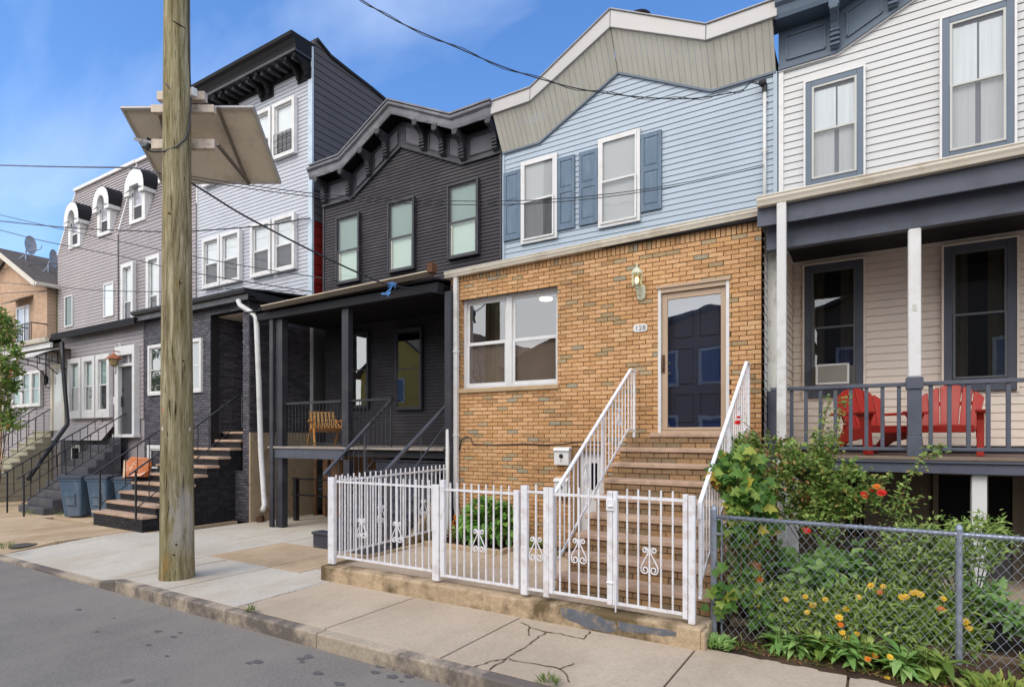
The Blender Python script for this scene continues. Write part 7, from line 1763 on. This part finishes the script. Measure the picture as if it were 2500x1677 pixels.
# broad leaved calendulas in front of the fence
CAL = [((1950, 1610), 5.93, 'under the left part of the fence'), ((2010, 1620), 5.95, 'left of centre'), ((2080, 1632), 5.9, 'with open orange flower'), ((2130, 1600), 5.98, 'between the two orange flowers'), ((2200, 1640), 5.9, 'nearest the sidewalk joint at right'), ((2240, 1590), 6.0, 'leaning on the mesh by the middle post'), ((1905, 1590), 5.97, 'leftmost, beside the green weed clump'), ((2290, 1632), 5.95, 'just left of the middle post'), ((2045, 1592), 6.0, 'half behind the mesh below the marigolds')]
cf = [(r4(1250, 1165), 2), (r4(1300, 1140), 3), (r4(1405, 1150), 4), (r4(1385, 1300), 4)]
for i, ((a, b), y, w_) in enumerate(CAL):
    q = random.Random(90+i); c = P(a, b, y); base = Vector((c.x, y, .02)); root = thing('calendula', 'broad leaved calendula below the chain link fence, '+w_, 'flower', base, 'calendulas along the chain link fence'); lv = MB(); stm = MB()
    for k in range(42):
        d = rdir(q, .05, .9); L = q.uniform(.10, .23); leaf(lv, base+Vector((q.uniform(-.05, .05), q.uniform(-.05, .05), q.uniform(.01, .16))), d, Vector((0, 0, 1)), L, L*.33, .55, .2, 4)
    for k in range(5): d = rdir(q, .5); stm.tube([base, base+d*.12, base+d*.2+Vector((0, 0, .06))], .005, 5)
    stm.build('stem', STEM, root); lv.build('leaves', L_MARI if i % 2 else L_PALE, root, fix=False)
    for f, o in cf:
        if o == i: m = MB(); flower(m, P(f[0], f[1], y-.12), .03, q); m.build('flower', ORGF if o < 4 else YELF, root, fix=False)
def tuft(name, label, pos, rad, n, L, W, lm, seed, group=None):
    q = random.Random(seed); root = thing(name, label, 'weed', pos, group); base = Vector(pos); lv = MB()
    for k in range(n):
        o = Vector((q.uniform(-1, 1)*rad, q.uniform(-1, 1)*rad*.7, 0)); d = Vector((o.x*.8+q.uniform(-.3, .3)*rad, o.y*.8-.02, rad*q.uniform(.5, 1.6))); leaf(lv, base+o*.8+Vector((0, 0, q.uniform(0, L*.9))), d+rdir(q, 0)*rad*.5, Vector((q.uniform(-.3, .3), -.4, 1)), L*q.uniform(.6, 1.2), W, .4, .2, 3)
    lv.build('leaves', lm, root, fix=False); return root
g = G(1745, 1585, 0.0); tuft('weed', 'bright green weed clump at the left foot of the chain link fence', (-1.33, 5.80, .0), .20, 260, .07, .02, L_PALE, 1)
tuft('weed', 'yellow green weed clump at the lower right edge below the fence', (.82, 5.92, .0), .26, 240, .08, .024, L_LIME, 2)
tuft('weed', 'tall yellow green weed at the far right behind the fence mesh', (1.25, 6.25, .1), .28, 260, .09, .024, L_LIME, 3)
gp = G(1336, 1672, 0); tuft('weed', 'small grass tuft growing from the curb joint at the bottom edge', (gp.x, 4.22, 0), .09, 110, .05, .007, L_GRASS, 4)
for i, (a, b, w_) in enumerate(((70, 1256, 'by the foot of the mansard steps'), (150, 1262, 'before the first blue bin'), (20, 1342, 'beside the curb at the left edge'), (613, 1495, 'on the curb line before the iron fence'), (372, 1292, 'against the foot of the brownstone stoop'))):
    gp = G(a, b, 0); tuft('weed', 'small green weed in the sidewalk joint '+w_, (gp.x, gp.y, 0), .06 if i == 3 else .16, 46, .06 if i == 3 else .10, .012, L_GRASS, 10+i, 'weeds in the sidewalk joints')
# low weeds on the soil strip along the walk
q = random.Random(77); lv = MB(); dr = MB()
for k in range(1500):
    x = q.uniform(-1.3, 1.6); y = q.uniform(5.74, 6.15); o = Vector((x, y, .02))
    if q.random() < .45: leaf(lv, o, rdir(q, .2), Vector((0, 0, 1)), q.uniform(.04, .12), .014, .4, .2, 2)
    else: leaf(dr, o+Vector((0, 0, .005)), rdir(q, -.05, .25), Vector((0, 0, 1)), q.uniform(.02, .06), q.uniform(.01, .025), .3, .3, 2)
o = lv.build('ground_cover', L_GRASS, None, fix=False); o['kind'] = 'stuff'; o['label'] = 'sparse low weeds on the soil strip under the chain link fence'; o['category'] = 'ground cover'
o = dr.build('leaf_litter', L_DRY, None, fix=False); o['kind'] = 'stuff'; o['label'] = 'brown leaf litter along the edge of the sidewalk by the garden'; o['category'] = 'leaf litter'
# courtyard planting
c = P(1195, 1285, 8.05)
def big(lv, stm, q):
    for k in range(150):
        d = rdir(q, -.35); p = Vector((c.x+d.x*.46, 8.05+d.y*.32-.02, c.z+d.z*.40)); leaf(lv, p, d+Vector((0, -.6, -.35)), Vector((q.uniform(-.3, .3), -.6, .8)), q.uniform(.11, .19), q.uniform(.09, .13), .35, .2, 4)
bush('hydrangea', 'round dark green leafy bush at the foot of the brick wall behind the iron fence', 'shrub', (c.x, 8.2, .23), [((c.x, 8.05, c.z), (.36, .24, .32)), ((c.x-.25, 8.0, c.z-.15), (.24, .2, .2)), ((c.x+.22, 8.05, c.z+.12), (.22, .2, .22)), ((c.x+.05, 8.0, c.z+.3), (.2, .16, .14))], 420, .14, .10, L_DARK, 55, sm=STEM, tips=16, extra=big)
c = P(1108, 1290, 8.1); bush('croton', 'small rust red and orange leaved plant beside the downspout in the courtyard bed', 'plant', (c.x, 8.1, .23), [((c.x, 8.1, c.z), (.10, .1, .22))], 60, .09, .05, L_RUST, 57, sm=STEM, tips=6)
c = P(1128, 1325, 7.9); bush('groundcover_plant', 'low mixed green plant at the left end of the courtyard bed', 'plant', (c.x, 7.95, .23), [((c.x, 7.95, .38), (.22, .14, .14)), ((c.x-.4, 7.85, .36), (.2, .1, .12))], 200, .06, .035, L_SHRUB, 58, sm=STEM, tips=10)
c = P(1225, 1355, 7.95); tuft('weed', 'grassy weed on the courtyard bed edge right of the leafy bush', (P(1306, 1340, 8.2).x, 8.2, .22), .16, 160, .10, .014, L_LIME, 60)
# street tree at the left edge
tc_ = P(-2, 900, 6.6)
def trunk(lv, stm, q): stm.tube([(tc_.x-.3, 6.6, 0), (tc_.x-.28, 6.6, 1.2), (tc_.x-.2, 6.6, 2.4), (tc_.x-.1, 6.6, 3.4)], [.09, .075, .06, .03], 8)
fl = [(P(28, 908, 6.2), .06, REDF, True), (P(26, 918, 6.2), .05, REDF, True), (P(20, 1040, 6.2), .04, REDF, True)]
bush('street_tree', 'green leafy young tree with a few red blossoms at the left edge', 'tree', (tc_.x-.3, 6.6, 0), [(P(-12, 810, 6.6), (.62, .6, .62)), (P(6, 920, 6.5), (.50, .5, .5)), (P(-4, 1010, 6.5), (.50, .5, .5)), (P(-50, 930, 6.6), (.7, .6, 1.1)), (P(25, 870, 6.4), (.3, .3, .22)), (P(20, 1040, 6.4), (.25, .25, .25))], 5200, .16, .075, L_ROSE, 61, tips=40, fl=fl, extra=trunk, inner=.25)
# ================================================================ ACROSS THE STREET (behind the viewer; seen as reflections in the panes)
def far_house(name, label, x0, x1, yf, h, pk, wallm, roofm):
    root = thing(name, label, 'house', ((x0+x1)/2, yf, 0)); xm = (x0+x1)/2
    m = MB(); m.prism([(x0, yf, 0), (x1, yf, 0), (x1, yf, h), (xm, yf, pk), (x0, yf, h)], (0, -8, 0)); m.build('wall', wallm, root)
    m = MB()
    for s in (-1, 1): xe = xm+s*((x1-x0)/2+.4); ze = pk-(pk-h)*((x1-x0)/2+.4)/((x1-x0)/2); m.prism([(xm, yf+.4, pk+.03), (xe, yf+.4, ze+.03), (xe, yf+.4, ze+.18), (xm, yf+.4, pk+.18)], (0, -8.8, 0))
    m.build('roof', roofm, root)
    n = 3
    for fl_ in range(2):
        for i in range(n):
            x = x0+(x1-x0)*(i+.5)/n; z = 1.3+fl_*2.9
            if z+1.6 > h: continue
            f = MB(); f.box(x-.55, x-.42, yf+.001, yf+.08, z, z+1.6); f.box(x+.42, x+.55, yf+.001, yf+.08, z, z+1.6); f.box(x-.42, x+.42, yf+.001, yf+.08, z, z+.12); f.box(x-.42, x+.42, yf+.001, yf+.08, z+1.48, z+1.6); w = f.build('window', WHITE, root)
            f = MB(); f.box(x-.42, x+.42, yf+.001, yf+.03, z+.12, z+1.48); f.build('pane', paint('far pane', (58, 96, 150), .1, .6, .2, 1), w)
far_house('gabled_house', 'pale yellow gabled house across the street, seen only reflected in the charcoal porch panes', -30, -23, -8.5, 6.2, 8.6, paint('yellow siding', (214, 188, 96), .6, .3, .05), SHING)
far_house('gabled_house', 'white gabled house across the street, seen only reflected in the charcoal porch panes', -22, -16.4, -8.0, 5.6, 7.6, paint('far white', (206, 208, 206), .6, .3, .05), SHING)
far_house('row_house', 'brown house across the street, seen only reflected in the brick house window', -15.6, -9.6, -8.5, 5.8, 7.0, paint('far brown', (120, 84, 70), .8, .2, .12, 3), paint('far roof', (110, 66, 54), .8, .2, .1, 3))
far_house('row_house', 'tan brick house across the street, seen only reflected in the storm door', -8.8, -3.0, -8.5, 6.6, 7.4, paint('far brick', (138, 108, 84), .8, .2, .12, 3), SHING)
far_house('row_house', 'gray house across the street, seen only reflected in the white house panes', -2.2, 5.6, -8.5, 7.4, 8.6, paint('far gray', (104, 92, 84), .7, .2, .08), SHING)
bt_ = thing('bare_tree', 'bare branching tree across the street, seen only as a reflection in the panes', 'tree', (-14.2, -5.6, 0)); q = random.Random(3); m = MB()
def limb(p, d, L, r, k):
    pts = [p]; 
    for i in range(4): d = (d+rdir(q, -.2)*.22).normalized(); p = p+d*(L/4); pts.append(p)
    m.tube(pts, [r*(1-.12*i) for i in range(5)], 6 if k > 2 else 3)
    if k > 0:
        for _ in range(3 if k > 1 else 4): limb(pts[q.randrange(2, 5)], (d+rdir(q, -.1)*.9).normalized(), L*.68, r*.5, k-1)
limb(Vector((-14.2, -5.6, 0)), Vector((.05, .05, 1)), 3.0, .16, 5); m.build('branches', WOOD, bt_)
